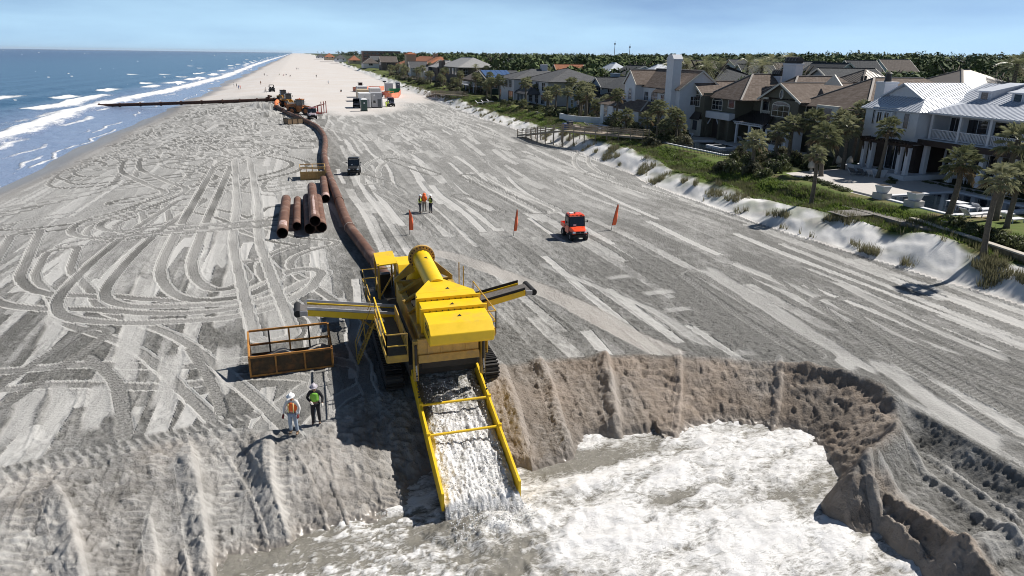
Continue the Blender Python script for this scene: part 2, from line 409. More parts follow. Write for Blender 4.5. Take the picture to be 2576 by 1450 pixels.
def ribbed(pts, wdt, gauge=0., depth=.07, spacing=.26, dark=.8, px=True):
    P = spline(pxs(pts) if px else pts)
    for o in ((0,) if not gauge else (-gauge / 2, gauge / 2)):
        k, d, s, L = pathdist(P, x, y, wdt / 2 + abs(o) + .35); d = d - o
        inn = np.abs(d) < wdt / 2; kk = k[inn]
        t = ((s[inn] + .3 * d[inn]) / spacing) % 1.; fd = fade[kk]
        ro[kk] = dark - .25 * (t < .35); zd[kk] = fd * depth * (np.abs(t * 2 - 1) - .7) - .02
        l = (np.abs(d) >= wdt / 2) & (np.abs(d) < wdt / 2 + .3); zd[k[l]] += .03 * np.exp(-((np.abs(d[l]) - wdt / 2 - .1) / .1) ** 2)
def tyre(P, hw=.3, dark=.82, gauge=2.1):
    for o in (-gauge / 2, gauge / 2):
        k, d, s, L = pathdist(P, x, y, abs(o) + hw + .4); d = d - o; a = np.abs(d); kk = k[a < hw]
        t = ((s[a < hw] + d[a < hw] * .5) / .33) % 1.
        wf = (.5 + .65 * vn(s[a < hw] / 3.5, 0 * kk + hw * 50, 3))
        ro[kk] = np.clip(dark * wf, 0, 1); zd[kk] = -.05 + fade[kk] * .03 * (t < .4)
        l = (a >= hw) & (a < hw + .15); ro[k[l]] = np.minimum(ro[k[l]] * .4, .12); zd[k[l]] += .03 * np.exp(-((a[l] - hw - .12) / .1) ** 2)
rs = np.random.RandomState(5)
# meandering wheel tracks on the seaward half of the fill
for n in range(46):
    px_, py_ = rs.uniform(-31, 1.5), rs.uniform(58, 215); hd = rs.choice([0, PI]) + rs.normal(0, .5); pts = [(px_, py_)]; kv = 0.
    for _ in range(rs.randint(22, 60)):
        kv = np.clip(kv * .86 + rs.normal(0, .085), -.32, .32); hd += kv; px_ += math.sin(hd) * 1.3; py_ += math.cos(hd) * 1.5
        if px_ > 1 or px_ < -33: hd = -hd; px_ = min(max(px_, -33), 1)
        pts.append((px_, py_))
    tyre(np.array(pts), .25 + .12 * rs.rand(), rs.uniform(.75, 1.1))
for n in range(22):                # long gentle runs on the landward half
    px_, py_ = rs.uniform(7, 37), rs.uniform(55, 215); hd = rs.normal(0, .12); pts = [(px_, py_)]; kv = 0
    for _ in range(rs.randint(15, 45)):
        kv = np.clip(kv * .9 + rs.normal(0, .02), -.06, .06); hd += kv; px_ += math.sin(hd) * 1.5; py_ += math.cos(hd) * 1.5; pts.append((px_, py_))
    tyre(np.array(pts), .28, rs.uniform(.4, .7))
for n in range(9):                  # runs crossing the beach
    yy = rs.uniform(62, 200); pts = [(xx, yy + rs.normal(0, .6) + 6 * math.sin(xx / 14 + n)) for xx in range(-30, 3, 3)]
    ribbed(pts, .45, 1.9, .05, .3, .6, px=False)
for n in range(26):                 # angled short dozer passes
    a = rs.uniform(-.45, .1); L = rs.uniform(8, 26); xx, yy = rs.uniform(8, 38), rs.uniform(42, 190)
    ribbed([(xx, yy), (xx + L * math.sin(a), yy + L * math.cos(a))], .5, rs.choice([0, 1.7]), .05, .24, rs.uniform(.55, .9), px=False)
for n in range(10):
    a = rs.uniform(-.3, .15); L = rs.uniform(8, 20); xx, yy = rs.uniform(8, 37), rs.uniform(60, 190)
    smooth_pass([(xx, yy), (xx + L * math.sin(a), yy + L * math.cos(a))], rs.uniform(.9, 2.0), px=False)
# traced from the photograph
smooth_pass([(1010, 628), (1150, 648), (1400, 745), (1580, 840), (1730, 910)], 1.7, .05, .8)
smooth_pass([(1760, 668), (1930, 770), (2110, 890), (2200, 950)], 1.5)
smooth_pass([(1830, 655), (2050, 745), (2250, 835), (2440, 905)], .8)
smooth_pass([(2190, 890), (2380, 1035), (2576, 1150)], 1.3)
smooth_pass([(1350, 660), (1560, 745), (1660, 790), (1790, 880)], .6)
smooth_pass([(2085, 700), (2330, 820), (2576, 920)], .7)
for a_, b_ in (((1590, 742), (1725, 728)), ((1640, 784), (1770, 772)), ((1690, 843), (1815, 830)), ((1800, 888), (1935, 884)), ((1500, 702), (1620, 690))):
    smooth_pass([a_, ((a_[0] + b_[0]) / 2, (a_[1] + b_[1]) / 2), b_], .8)
for q in ([(540, 1010), (570, 940), (580, 860)], [(300, 985), (325, 880), (350, 780), (370, 690)], [(110, 870), (150, 780), (185, 700)], [(400, 1040), (425, 940), (440, 880)],
          [(560, 830), (575, 760), (590, 690), (600, 620)], [(130, 1090), (150, 1020), (165, 960)], [(20, 1130), (60, 1040), (95, 960)], [(240, 1085), (255, 1020), (262, 960)], [(545, 680), (560, 620), (570, 570)], [(700, 860), (690, 790), (680, 740)]):
    smooth_pass(q, 1.0 + .3 * rs.rand())
for q in ([(0, 1185), (200, 1140), (420, 1095), (640, 1045)], ):
    ribbed(q, .55, 0, .075, .34, .75)
ribbed([(-60, 1215), (150, 1165), (380, 1118), (560, 1085)], .5, 0, .1, .4, .6)
ribbed([(-30, 1010), (90, 935), (190, 872), (230, 840)], .6, 1.7, .1, .3, .85)
ribbed([(225, 900), (290, 960), (310, 1040), (315, 1100)], .6, 0, .08, .3, .8)
ribbed([(480, 880), (530, 960), (560, 1040)], .5, 0, .07, .28, .8)
for q in ([(2576, 1030), (2300, 900), (2100, 780), (1980, 700)], [(2576, 965), (2350, 860), (2140, 760)], [(1740, 690), (1900, 800), (2050, 890)], [(2576, 1090), (2420, 990), (2260, 890), (2080, 760)]):
    ribbed(q, .55, 1.5, .1, .27, .85)
# loader loops in front of the pipe stack
tyre(spline(pxs([(60, 560), (20, 640), (0, 690), (60, 735), (250, 760), (480, 772), (640, 745), (740, 700), (780, 690)])), .34, .8, 2.2)
tyre(spline(pxs([(480, 505), (350, 590), (240, 690), (205, 750), (260, 785), (420, 790), (600, 775), (720, 730), (760, 690)])), .34, .85, 2.6)
tyre(spline(pxs([(560, 420), (520, 500), (470, 600), (445, 680), (490, 735), (590, 735), (660, 700), (640, 665)])), .34, .9, 2.0)
tyre(spline(pxs([(610, 400), (622, 500), (620, 600), (640, 680), (665, 760), (690, 840)])), .3, .55, 2.0)
tyre(spline(pxs([(330, 385), (330, 415), (400, 455), (440, 480), (330, 520), (240, 540), (215, 565), (280, 580), (420, 575), (620, 565), (760, 555)])), .32, .85, 2.2)
ribbed([(180, 600), (380, 585), (560, 572), (760, 545)], .4, 1.9, .05, .3, .7)
gw = np.exp(-((x + .2) / 2.2) ** 2 - ((y - 29.3) / 3.2) ** 2); zd = zd * (1 - .9 * gw); ro = ro * (1 - .5 * gw) + .28 * gw
zd = np.clip(zd, -.09, .04 + .03 * sstep(40, 60, y))
Z[act] += zd * con[act] * np.clip((U[act] < 0), 0, 1); rough[act] = ro * con[act]; brown[act] = pink * .35
# sand heaped along the pipeline's foot and scoured ground at the machine
for q, hh in ((pxs([(700, 275), (640, 268)]), 1.2), (pxs([(668, 292), (690, 284)]), .9), (pxs([(650, 262), (665, 268)]), .8)):
    ridge(Z, X, Y, spline(q), hh, 2.2, 2.2)
# banks: clods, push furrows, ridge lines
nb = np.nonzero((DR < 45) & (DR > 8) & (U < 0))[0]; xb = X[nb]; yb = Y[nb]
dp = polydist(PIT, xb, yb); db = polydist(BENCH, xb, yb)
bank = sstep(-.35, .35, dp); bm_ = np.maximum(bank, sstep(-.3, .2, db))
f1, v1 = cells(xb / .5 + .3 * fbm(xb / .3, yb / .3, 2, 90), yb / .5, 91); f2, v2 = cells(xb / .19, yb / .19, 93); cl = (v1 - .5) * 1.0 + (v2 - .5) * .85 - .5 * f1 * (v1 > .5) + .3 * fbm(xb / .12, yb / .12, 2, 96); c2 = fbm(xb / 1.7, yb / 1.7, 2, 92)
amp = np.where(xb < 1.5, .068, .08)
slope_line = np.abs(((yb * .92 + .25 * xb + .6 * fbm(xb / 1.2, yb / 1.5, 2, 97)) / .75) % 1 - .5)      # bucket-tooth terraces on the right-hand bank
rid = 1 - np.abs(fbm(xb / .5, yb / .4, 3, 95)) * 2
Z[nb] += bank * (amp * cl + .11 * c2 + .05 * np.clip(rid, 0, 1) + np.where(xb > 14.5, .20 * slope_line, 0)) + sstep(-.3, .3, db) * (1 - bank) * .07 * cl
rough[nb] = np.where(bm_ > .1, np.clip(.44 - .35 * cl + .3 * c2 + .38 * (xb > 8), .05, 1), rough[nb])
brown[nb] = np.maximum(brown[nb], bank * np.where(xb > 6, .35 + .5 * vn(xb / 1.5, yb / 1.5, 98), .25 * vn(xb / 2, yb / 2, 99)))
def furrow(pts, hh, wl, wr, z=-.8):
    k, g = ridge(Z, X, Y, spline(pxs(pts, z)), hh, wl, wr); rough[k] = np.where(g > .3, rough[k] * .6, rough[k])
furrow([(480, 1150), (490, 1190), (505, 1280), (520, 1380), (540, 1470)], .44, .15, .6)
furrow([(130, 1250), (165, 1290), (185, 1350), (215, 1470)], .34, .16, .55)
furrow([(690, 1120), (680, 1170), (688, 1250), (735, 1335)], .42, .2, .6)
furrow([(375, 1280), (385, 1360), (392, 1470)], .18, .1, .3); furrow([(455, 1330), (465, 1400), (470, 1470)], .18, .1, .3)
furrow([(1515, 915), (1535, 980), (1560, 1050), (1630, 1125)], .5, .2, .5); furrow([(1350, 930), (1390, 1000), (1420, 1070), (1470, 1130)], .45, .2, .5)
furrow([(1705, 910), (1712, 1000), (1700, 1085)], .18, .12, .25); furrow([(1955, 925), (1960, 1000), (1945, 1070)], .22, .15, .25); furrow([(1250, 940), (1290, 1040), (1330, 1130)], .25, .3, .4)
k, g = ridge(Z, X, Y, RIDGE, .45, .45, .35)
furrow([(2150, 1190), (2180, 1250), (2260, 1330), (2360, 1420)], .4, .2, .3, -1.1)
furrow([(2240, 1130), (2380, 1240), (2540, 1370), (2620, 1440)], .3, .25, .25, -1.); furrow([(2300, 1130), (2450, 1235), (2620, 1350)], .18, .15, .15, -1.)
furrow([(2290, 1450), (2440, 1385), (2600, 1340)], .5, .5, .6, -.8)
furrow([(2180, 1195), (2280, 1275), (2420, 1385)], .3, .3, .3, -1.)
# wet foot of the banks and of the beach
wet = np.maximum(sstep(.30, .05, Z - PITW) * (DR < 45) * (X > -12) * (U < 0), sstep(-30.5, -37.5, X + 2.2 * fbm(X / 14, Y / 22, 2, 3)))
nat = (1 - con) * (U < .5)
dune = sstep(-.3, 1.6, U + .9 * fbm(X / 1.5, Y / 3, 3, 131))
veg = sstep(3.0, 4.2, U + 1.6 * fbm(X / 2.2, Y / 3.2, 3, 33)) * (U > 0)
veg = np.maximum(veg, .5 * sstep(.58, .78, vn(X / 1.2, Y / 1.9, 35)) * sstep(.8, 2.2, U)) 
veg = np.clip(veg, 0, 1)
yard = sstep(13, 16, U)
ii = np.arange(nr * ncl).reshape(nr, ncl)
FQ = np.stack([ii[:-1, :-1], ii[1:, :-1], ii[1:, 1:], ii[:-1, 1:]], -1).reshape(-1, 4)[:, ::-1]

b = N('beach_sand')
r_, n_, w_ = b.attr('sandA'); d_, v_, y_ = b.attr('sandB'); br_, _, _ = b.attr('sandC')
ob = b.n('TexCoord').outputs['Object']
fine = b.noise(7, 5, .7, ob); mid = b.noise(.8, 4, .6, ob); big = b.noise(.06, 4, .6, ob)
rr = b.math('ADD', r_, b.math('MULTIPLY', b.math('SUBTRACT', fine, .5), .35), clamp=True)
st_n = b.noise(1., 5, .7, ob, (3.2, .55, 1)); rr = b.math('ADD', rr, b.math('MULTIPLY', b.math('SUBTRACT', st_n, .5), .5), clamp=True)
c = b.mix(rr, (.46, .452, .435), (.165, .162, .152))  # churned, ribbed sand darker: damper, with its micro-shadows put into the colour
c = b.mix(b.math('MULTIPLY', br_, .8), c, b.mix(mid, (.30, .225, .165), (.40, .31, .24)))
natc = b.mix(b.rng(big, .35, .68), (.59, .57, .555), (.55, .505, .465)); natc = b.mix(b.rng(mid, .3, .75, 0, .35), natc, (.50, .45, .41))
c = b.mix(n_, c, natc)
c = b.mix(b.math('MULTIPLY', w_, .72), c, (.20, .175, .15))
c = b.mix(d_, c, b.mix(mid, (.80, .79, .775), (.68, .665, .64)))
gv = b.mix(b.noise(1.3, 5, .7, ob), (.045, .075, .018), (.15, .19, .05)); gv = b.mix(b.rng(b.noise(.5, 3, .6, ob), .45, .7), gv, (.16, .125, .07))
c = b.mix(v_, c, gv)
c = b.mix(y_, c, b.mix(b.noise(.15, 4, .6, ob), (.028, .04, .016), (.06, .07, .03)))
hh = b.math('MULTIPLY', b.math('MULTIPLY', fine, b.math('ADD', b.math('MULTIPLY', r_, 1.3), .12)), b.math('SUBTRACT', 1.0, b.math('MULTIPLY', w_, .95)))
b.bump(hh, 1., .14)
SAND = b.done(Base_Color=c, Roughness=b.math('SUBTRACT', .93, b.math('MULTIPLY', w_, .62)), Specular_IOR_Level=b.math('ADD', .12, b.math('MULTIPLY', w_, .4)))
beach = np_mesh('beach', np.stack([X, Y, Z], 1), FQ, SAND); tag(beach, kind='structure')
vattr(beach, 'sandA', rough, nat, wet); vattr(beach, 'sandB', dune, veg, yard); vattr(beach, 'sandC', np.clip(brown, 0, 1))

# ================================================================== SEA
azs = np.radians(np.concatenate([np.linspace(-150, -40, 24), np.linspace(-38, -.2, 480)]))
ds = 1 / np.concatenate([1 / np.array([36., 45, 55]), np.linspace(1 / 62, 1 / 900, 340), np.linspace(1 / 900, 1 / 40000, 40)[1:]])
A2, D2 = np.meshgrid(azs, ds); xs = (np.sin(A2) * D2).ravel(); ys = (np.cos(A2) * D2).ravel(); nr2, nc2 = A2.shape
xs = np.minimum(xs, -30.); 
bx = np.interp(ys, [0, 170, 225, 285, 340, 550, 1220, 2640, 9000], [-59, -60, -64.5, -62, -57.5, -51, -57, -56, -56]) + 1.4 * fbm(ys / 11, ys * 0, 3, 5)
wob = 3 * fbm(xs / 30, ys / 40, 3, 6)
off = xs - bx
foam = np.exp(-(np.minimum(off, 0) / 2.6) ** 2) * np.exp(-(np.maximum(off, 0) / 6.5) ** 2) * (.7 + .5 * vn(xs / 2, ys / 7, 8)); foam = np.maximum(foam, .62 * sstep(-13, -3, off) * sstep(11, 3, off) * (.35 + vn(xs / 2.2, ys / 6, 18)))
for (dx, wdt, gap, sd) in ((8.5, 1.6, .58, 3), (13.5, .8, .6, 4), (17.6, .7, .5, 14), (19.8, .6, .3, 15)):           # thin swash lines running up the sand
    o2 = off - dx - 2.2 * fbm(ys / 13, ys * 0 + sd, 3, sd); foam = np.maximum(foam, np.exp(-(o2 / wdt) ** 2) * sstep(gap - .15, gap + .25, vn(xs / 9, ys / 16, sd)) * .72)
for (dx, wdt, gap, sd) in ((-14, 3.0, .50, 21), (-27, 3.4, .62, 22), (-46, 4, .72, 23), (-70, 4, .80, 24)):   # outer breakers
    o2 = off - dx - 4 * fbm(ys / 30, ys * 0 + sd, 3, sd)
    foam = np.maximum(foam, np.exp(-(np.minimum(o2, 0) / (wdt * .6)) ** 2 - (np.maximum(o2, 0) / (wdt * 1.9)) ** 2) * sstep(gap, gap + .08, vn(ys / 26, xs / 90, sd)))
wc = sstep(.93, .97, vn(xs / 4.5, ys / 16, 31)) * sstep(.5, .6, vn(xs / 60, ys / 60, 33)) * (off < -6); foam = np.maximum(foam, wc)
# the near curling breaker further out at the left
foam = np.maximum(foam, np.exp(-((xs + 128 + 3 * fbm(ys / 9, ys * 0, 2, 3)) / 2.6) ** 2) * sstep(205, 225, ys) * sstep(300, 270, ys) * .9)
dep = sstep(4., -26., off) ; deep = sstep(-150, -700, xs + .15 * ys * 0)
zs = SEA + sstep(-46, -60, xs) * (.35 * np.sin((off + wob) / 3.1) * np.clip((off + 90) / 80, .25, 1) * (off < 6) + .18 * fbm(xs / 2.2, ys / 5, 3, 41)) * np.clip(500 / np.hypot(xs, ys), 0, 1) + .55 * np.exp(-(off / 2.2) ** 2) * (.6 + .6 * vn(xs / 1.5, ys / 4, 55))
zs = zs + .03 * foam
ii = np.arange(nr2 * nc2).reshape(nr2, nc2); FS = np.stack([ii[:-1, :-1], ii[1:, :-1], ii[1:, 1:], ii[:-1, 1:]], -1).reshape(-1, 4)[:, ::-1]
b = N('sea_water'); fo, dp_, de_ = b.attr('sea'); ob = b.n('TexCoord').outputs['Object']
brk = b.noise(.9, 6, .7, ob, (1, .45, 1)); lace = b.noise(.35, 5, .65, ob, (1, .5, 1))
fm = b.rng(b.math('ADD', fo, b.math('MULTIPLY', b.math('SUBTRACT', brk, .5), .9)), .42, .7)
c = b.mix(dp_, (.23, .28, .40), (.025, .095, .18)); c = b.mix(b.rng(lace, .3, .7), c, b.mix(dp_, (.17, .22, .34), (.014, .06, .125))); c = b.mix(de_, c, (.004, .03, .105))
c = b.mix(fm, c, (.74, .75, .76))
b.bump(b.math('ADD', b.noise(.55, 5, .6, ob, (1, .45, 1)), b.math('MULTIPLY', fm, .5)), .8, .55)
WATER = b.done(Base_Color=c, Roughness=b.math('ADD', .2, b.math('MULTIPLY', fm, .6)), IOR=1.33, Specular_IOR_Level=.28)
sea = np_mesh('sea', np.stack([xs, ys, zs], 1), FS, WATER); tag(sea, kind='structure'); vattr(sea, 'sea', foam, dep, deep)

# ================================================================== PIT WATER
gx = np.arange(-14, 24, .07); gy = np.arange(13.0, 30.2, .09); XX, YY = np.meshgrid(gx, gy); px_ = XX.ravel(); py_ = YY.ravel()
c0 = G(1215, 1330, PITW); c1 = G(1250, 1450, PITW)
def blob(px, py, rx, ry): c = G(px, py, PITW); return np.exp(-((px_ - c.x) / rx) ** 2 - ((py_ - c.y) / ry) ** 2)
flow = fbm((px_ + 1.1 * fbm(px_ / 2, py_ / 2, 2, 3)) / 1.9, (py_ - .2 * px_ + .5 * fbm(px_ / 1.1, py_ / 1.1, 2, 4)) / .62, 5, 13, .65)
lace = np.abs(fbm(px_ / .8 + .5 * flow, py_ / .55, 4, 17, .6))
fo = .48 + .85 * flow
fo += .45 * blob(1650, 1320, 5, 3.5) + .5 * blob(1900, 1120, 4.5, 1.2) + .3 * blob(2100, 1400, 4, 3)
fo -= 1.0 * blob(1480, 1160, 3.2, .65) + .55 * blob(1270, 1420, 1.5, 1.7) + .8 * blob(1690, 1265, 1.3, .8) + .45 * blob(2000, 1260, 3, 1.0) + .5 * blob(1150, 1330, 1.6, 1.2)
fo -= .18 * sstep(4.5, 1., px_) - .5 * sstep(.0, -.0, px_) * 0
fo += .55 * sstep(.10, .02, lace) * sstep(6, 2, px_) + .3 * blob(1010, 1280, .9, .5)
fo -= 1.4 * blob(600, 1380, 2.1, 1.0)
tur = fbm(px_ / .5, py_ / .5, 4, 23, .6); chop = np.abs(fbm(px_ / 1.1, py_ / .6, 4, 29, .55))
zz = PITW + .12 * flow + .09 * (1 - chop * 2) * np.clip(fo, 0, 1) + .20 * tur * np.clip(blob(1250, 1390, 2.6, 2.8) * 1.6, .12, 1) + .3 * blob(1215, 1325, 1.7, .7)
zz += .16 * np.exp(-(((py_ - G(1500, 1240, PITW).y) - .18 * (px_ - 8) - .5 * fbm(px_ / 2, px_ * 0, 2, 3)) / .35) ** 2) * sstep(6.5, 8, px_) * sstep(19, 16, px_)
ii = np.arange(len(px_)).reshape(XX.shape); FP = np.stack([ii[:-1, :-1], ii[:-1, 1:], ii[1:, 1:], ii[1:, :-1]], -1).reshape(-1, 4)
hm = h_macro(px_, py_); keep = (hm[FP] < PITW + .45).any(1) & (polydist(PIT, px_, py_)[FP] > -.3).all(1); FP = FP[keep]
used = np.unique(FP); remap = np.full(len(px_), -1); remap[used] = np.arange(len(used))
b = N('foaming_slurry'); fa, ft, _ = b.attr('foam'); ob = b.n('TexCoord').outputs['Object']
fb = b.noise(3.2, 7, .72, ob, (1, 1.5, 1), .6); net = b.math('ABSOLUTE', b.math('SUBTRACT', b.noise(1.3, 8, .62, ob, (.8, 2.0, 1), 1.8), .5)); net = b.rng(net, 0, .13, 1, 0)
fm0 = b.math('ADD', b.math('ADD', b.math('MULTIPLY', fa, .95), b.math('MULTIPLY', b.math('SUBTRACT', fb, .5), 1.5)), b.math('MULTIPLY', net, .38))
fm = b.rng(fm0, .40, 1.0)
slur = b.mix(b.noise(.7, 4, .6, ob), (.17, .16, .135), (.26, .245, .21)); slur = b.mix(b.rng(b.noise(6, 5, .7, ob), .5, .75, 0, .6), slur, (.10, .095, .085))
fc = b.mix(b.noise(1.1, 5, .6, ob), (.80, .80, .81), (.68, .66, .63)); c = b.mix(fm, slur, fc)
b.bump(b.math('ADD', b.noise(7, 6, .75, ob, (1, 1.4, 1), .5), b.math('MULTIPLY', fm, .3)), .6, .12)
SLURRY = b.done(Base_Color=c, Roughness=b.math('ADD', .25, b.math('MULTIPLY', fm, .6)), Specular_IOR_Level=.35)
pw = np_mesh('pit_water', np.stack([px_, py_, zz], 1)[used], remap[FP], SLURRY); tag(pw, kind='structure'); vattr(pw, 'foam', np.clip(fo, 0, 1)[used])
# ================================================================== MATERIALS FOR METAL THINGS
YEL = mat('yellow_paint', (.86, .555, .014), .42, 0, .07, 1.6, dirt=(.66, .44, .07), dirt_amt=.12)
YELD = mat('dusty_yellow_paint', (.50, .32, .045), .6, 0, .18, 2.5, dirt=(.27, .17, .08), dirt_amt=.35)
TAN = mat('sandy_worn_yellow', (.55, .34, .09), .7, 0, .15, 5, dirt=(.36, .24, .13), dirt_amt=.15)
STEEL = mat('bare_steel', (.35, .35, .36), .45, .6, .2, 4)
PALESTEEL = mat('scuffed_pale_steel', (.55, .55, .56), .5, .2, .15, 4)
BLACK = mat('black_rubber', (.018, .018, .02), .8, 0, .3, 6)
DARK = mat('dark_greasy_steel', (.03, .028, .026), .55, .3, .3, 5)
BELT = mat('sandy_conveyor_belt', (.13, .12, .115), .9, 0, .35, 9, bump=.02)
RUST = mat('rusty_pipe_steel', (.135, .066, .043), .75, .1, .3, 1.6, bump=.006, dirt=(.27, .175, .135), dirt_amt=.2, stretch=(1, 1, .5))
RUSTD = mat('dark_rust', (.075, .035, .024), .85, .1, .3, 3)
RUSTORANGE = mat('orange_rust_frame', (.52, .235, .05), .7, .1, .25, 2.2, dirt=(.16, .07, .03), dirt_amt=.45)
WHITEP = mat('white_paint', (.80, .80, .80), .5, 0, .05, 2)
GLASS = mat('dark_glass', (.012, .016, .022), .06, 0, .2, 2, spec=.8)
def off(mb, o): mb.v = [(a - o[0], b_ - o[1], c_ - o[2]) for a, b_, c_ in mb.v]; return mb

# ================================================================== SCREENING MACHINE
MO = (5.4, 31., 0.)
mach = thing('screening_machine', 'big yellow tracked sand screening machine with round feed pipe and sloping hood', 'machine', MO)
def mp_(mb, name, m, parent=None, **k): return off(mb, MO).build(name, m, parent or mach, **k)
def hx(y): return 3.95 + (y - 26) * .075
XL, XR = 4.36, 7.08
mb = MB()
prof = [(26.0, 3.95), (25.55, 3.62), (25.6, 3.2), (25.75, 3.08), (29.3, 3.0), (29.3, hx(29.3))]
mb.prism([(y_, z_) for y_, z_ in prof], 'x', XL, XR)
z2 = hx(30.75); a_, b_ = 5.2, 6.0
mb.hexa([(XL, 29.3, 3.0), (XR, 29.3, 3.0), (b_, 30.75, 3.4), (a_, 30.75, 3.4)], [(XL, 29.3, hx(29.3)), (XR, 29.3, hx(29.3)), (b_, 30.75, z2), (a_, 30.75, z2)])
hood = mp_(mb, 'hood', YEL, bevel=.02)
for y0 in (27.22, 28.38):
    mb = MB(); z0 = hx(y0); mb.hexa([(XL - .1, y0, z0 - .1), (XR + .1, y0, z0 - .1), (XR + .1, y0 + .07, z0 - .1), (XL - .1, y0 + .07, z0 - .1)], [(XL - .1, y0 - .03, z0 + .16), (XR + .1, y0 - .03, z0 + .16), (XR + .1, y0 + .07, z0 + .16), (XL - .1, y0 + .07, z0 + .16)])
    mb.box(XL - .1, XL - .004, y0 - .02, y0 + .06, 3.1, z0 - .1); fl = mp_(mb, 'flange', YEL, hood); fl.location = (0, 0, 0)
    mb = MB()
    for k in range(9): mb.cyl((XL + .3 + k * .27, y0 - .06, z0 + .03), (XL + .3 + k * .27, y0 - .01, z0 + .03), .022, 6)
    tag(mp_(mb, 'bolt_row', DARK, hood), kind='stuff')
for (cx, cy) in ((5.9, 29.6), (5.75, 27.85), (5.8, 26.6)):
    mb = MB(); zt = hx(cy) + .004; mb.add([(cx - .12, cy - .05, hx(cy - .05) + .004), (cx + .1, cy - .06, hx(cy - .06) + .004), (cx + .06, cy + .17, hx(cy + .17) + .004)], [(0, 1, 2)]); mp_(mb, 'warning_triangle', DARK, hood)
# block letters on the hood's seaward side
STK = {'F': [((0, 0), (0, 1)), ((0, 1), (.6, 1)), ((0, .52), (.45, .52))], 'R': [((0, 0), (0, 1)), ((0, 1), (.5, 1)), ((.5, 1), (.55, .55)), ((.55, .52), (0, .52)), ((.2, .52), (.6, 0))], 'C': [((.6, .95), (.05, .95)), ((.05, .95), (.05, .05)), ((.05, .05), (.6, .05))],
       'E': [((0, 0), (0, 1)), ((0, 1), (.6, 1)), ((0, .5), (.45, .5)), ((0, 0), (.6, 0))]}
mb = MB(); y_ = 26.72
for ch in 'FRC':
    for (p, q) in STK[ch]:
        mb.bar((XL - .005, y_ - p[0] * .34, 3.42 + p[1] * .36), (XL - .005, y_ - q[0] * .34, 3.42 + q[1] * .36), .075, .008, up=(1, 0, 0))
    y_ -= .33
mp_(mb, 'hood_lettering', DARK, hood)
# worn front panel and its lip under the hood
mb = MB(); mb.box(3.98, 6.62, 26.5, 26.62, 2.42, 3.12); mp_(mb, 'front_panel', TAN, bevel=.01)
mb = MB(); mb.hexa([(3.98, 26.32, 2.1), (6.62, 26.32, 2.1), (6.62, 26.6, 2.1), (3.98, 26.6, 2.1)], [(3.98, 26.42, 2.42), (6.62, 26.42, 2.42), (6.62, 26.62, 2.42), (3.98, 26.62, 2.42)]); mp_(mb, 'front_lip', TAN, bevel=.01)
for k in range(4): mp_(MB().box(4.4 + k * .55, 4.46 + k * .55, 26.46, 26.498, 2.44, 3.1), 'panel_rib', TAN)
for xx in (3.78, 6.72):
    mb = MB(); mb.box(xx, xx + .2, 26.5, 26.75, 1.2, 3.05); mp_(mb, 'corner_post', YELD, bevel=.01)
    mb = MB(); mb.cyl((xx + .1, 26.42, 2.9), (xx + .1, 26.42, 2.0), .06, 10, 0); mb.cyl((xx + .1, 26.42, 2.0), (xx + .1, 26.3, 1.35), .035, 8, 1); mp_(mb, 'hydraulic_ram', [DARK, STEEL], smooth=SM)
# screen box
SL, SRt = 4.15, 7.15
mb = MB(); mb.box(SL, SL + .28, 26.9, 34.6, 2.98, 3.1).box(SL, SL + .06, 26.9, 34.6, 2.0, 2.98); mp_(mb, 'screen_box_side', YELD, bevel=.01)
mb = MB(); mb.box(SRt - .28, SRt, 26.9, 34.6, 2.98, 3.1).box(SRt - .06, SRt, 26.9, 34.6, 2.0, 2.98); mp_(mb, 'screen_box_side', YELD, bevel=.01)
mb = MB(); mb.box(SL + .06, SRt - .06, 26.9, 34.5, 2.1, 2.16); mp_(mb, 'screen_deck', DARK)
mb = MB(); mb.box(SL + .06, SRt - .06, 34.42, 34.6, 2.2, 3.16); mp_(mb, 'screen_box_end', YELD)
for y_ in (29.7, 31.2, 32.7):
    for s_, xa in ((1, SL), (-1, SRt)):
        mb = MB(); mb.bar((xa - .08 * s_, y_, 3.14), (5.6, y_ + .9, 3.62), .16, .14); mp_(mb, 'cross_rib', YELD)
mb = MB(); mb.slab([(4.55, 29.2, 3.12), (6.75, 29.2, 3.12), (6.6, 31.6, 3.42), (4.7, 31.6, 3.42)], .05); mp_(mb, 'deflector_plate', mat('blue_grey_plate', (.25, .29, .38), .4, .2, .15, 3))
for k in range(11): mp_(MB().box(SL + .3, SL + .36, 27.0 + k * .68, 27.25 + k * .68, 2.5, 3.0), 'side_stiffener', DARK)
# feed pipe: riser, elbow and the sloping barrel into the hood
pth = [(5.45, 36.2, 1.0), (5.45, 36.1, 2.6)] + [(5.47 + .03 * t, 36.1 - 1.45 * math.sin(t * PI / 2), 2.75 + 1.6 * (1 - math.cos(t * PI / 2)) ** .8) for t in np.linspace(.15, .98, 9)]
pth += [(5.52, 34.45, 4.38)]
mb = MB(); mb.tube(pth, .56, 22); fp = mp_(mb, 'feed_elbow', YEL, smooth=SM)
mb = MB(); mb.tube([(5.52, 34.42, 4.38), (5.6, 30.55, 3.95)], .47, 24); barrel = mp_(mb, 'feed_barrel', YEL, smooth=SM)
mb = MB(); fd = Vector((.08, -3.87, -.43)).normalized(); fc = Vector((5.52, 34.40, 4.38)); mb.ring(fc, fd, .4, .70, .16, 28); fl = mp_(mb, 'pipe_flange', TAN, smooth=SM)
mb = MB(); u_ = Vector((1, 0, 0)); v_2 = fd.cross(u_)
for k in range(22):
    a = 2 * PI * k / 22; c = fc + (u_ * math.cos(a) + v_2 * math.sin(a)) * .61 + fd * .08; mb.cyl(c, c + fd * .06, .04, 6)
tag(mp_(mb, 'bolt_ring', RUSTD, fl), kind='stuff')
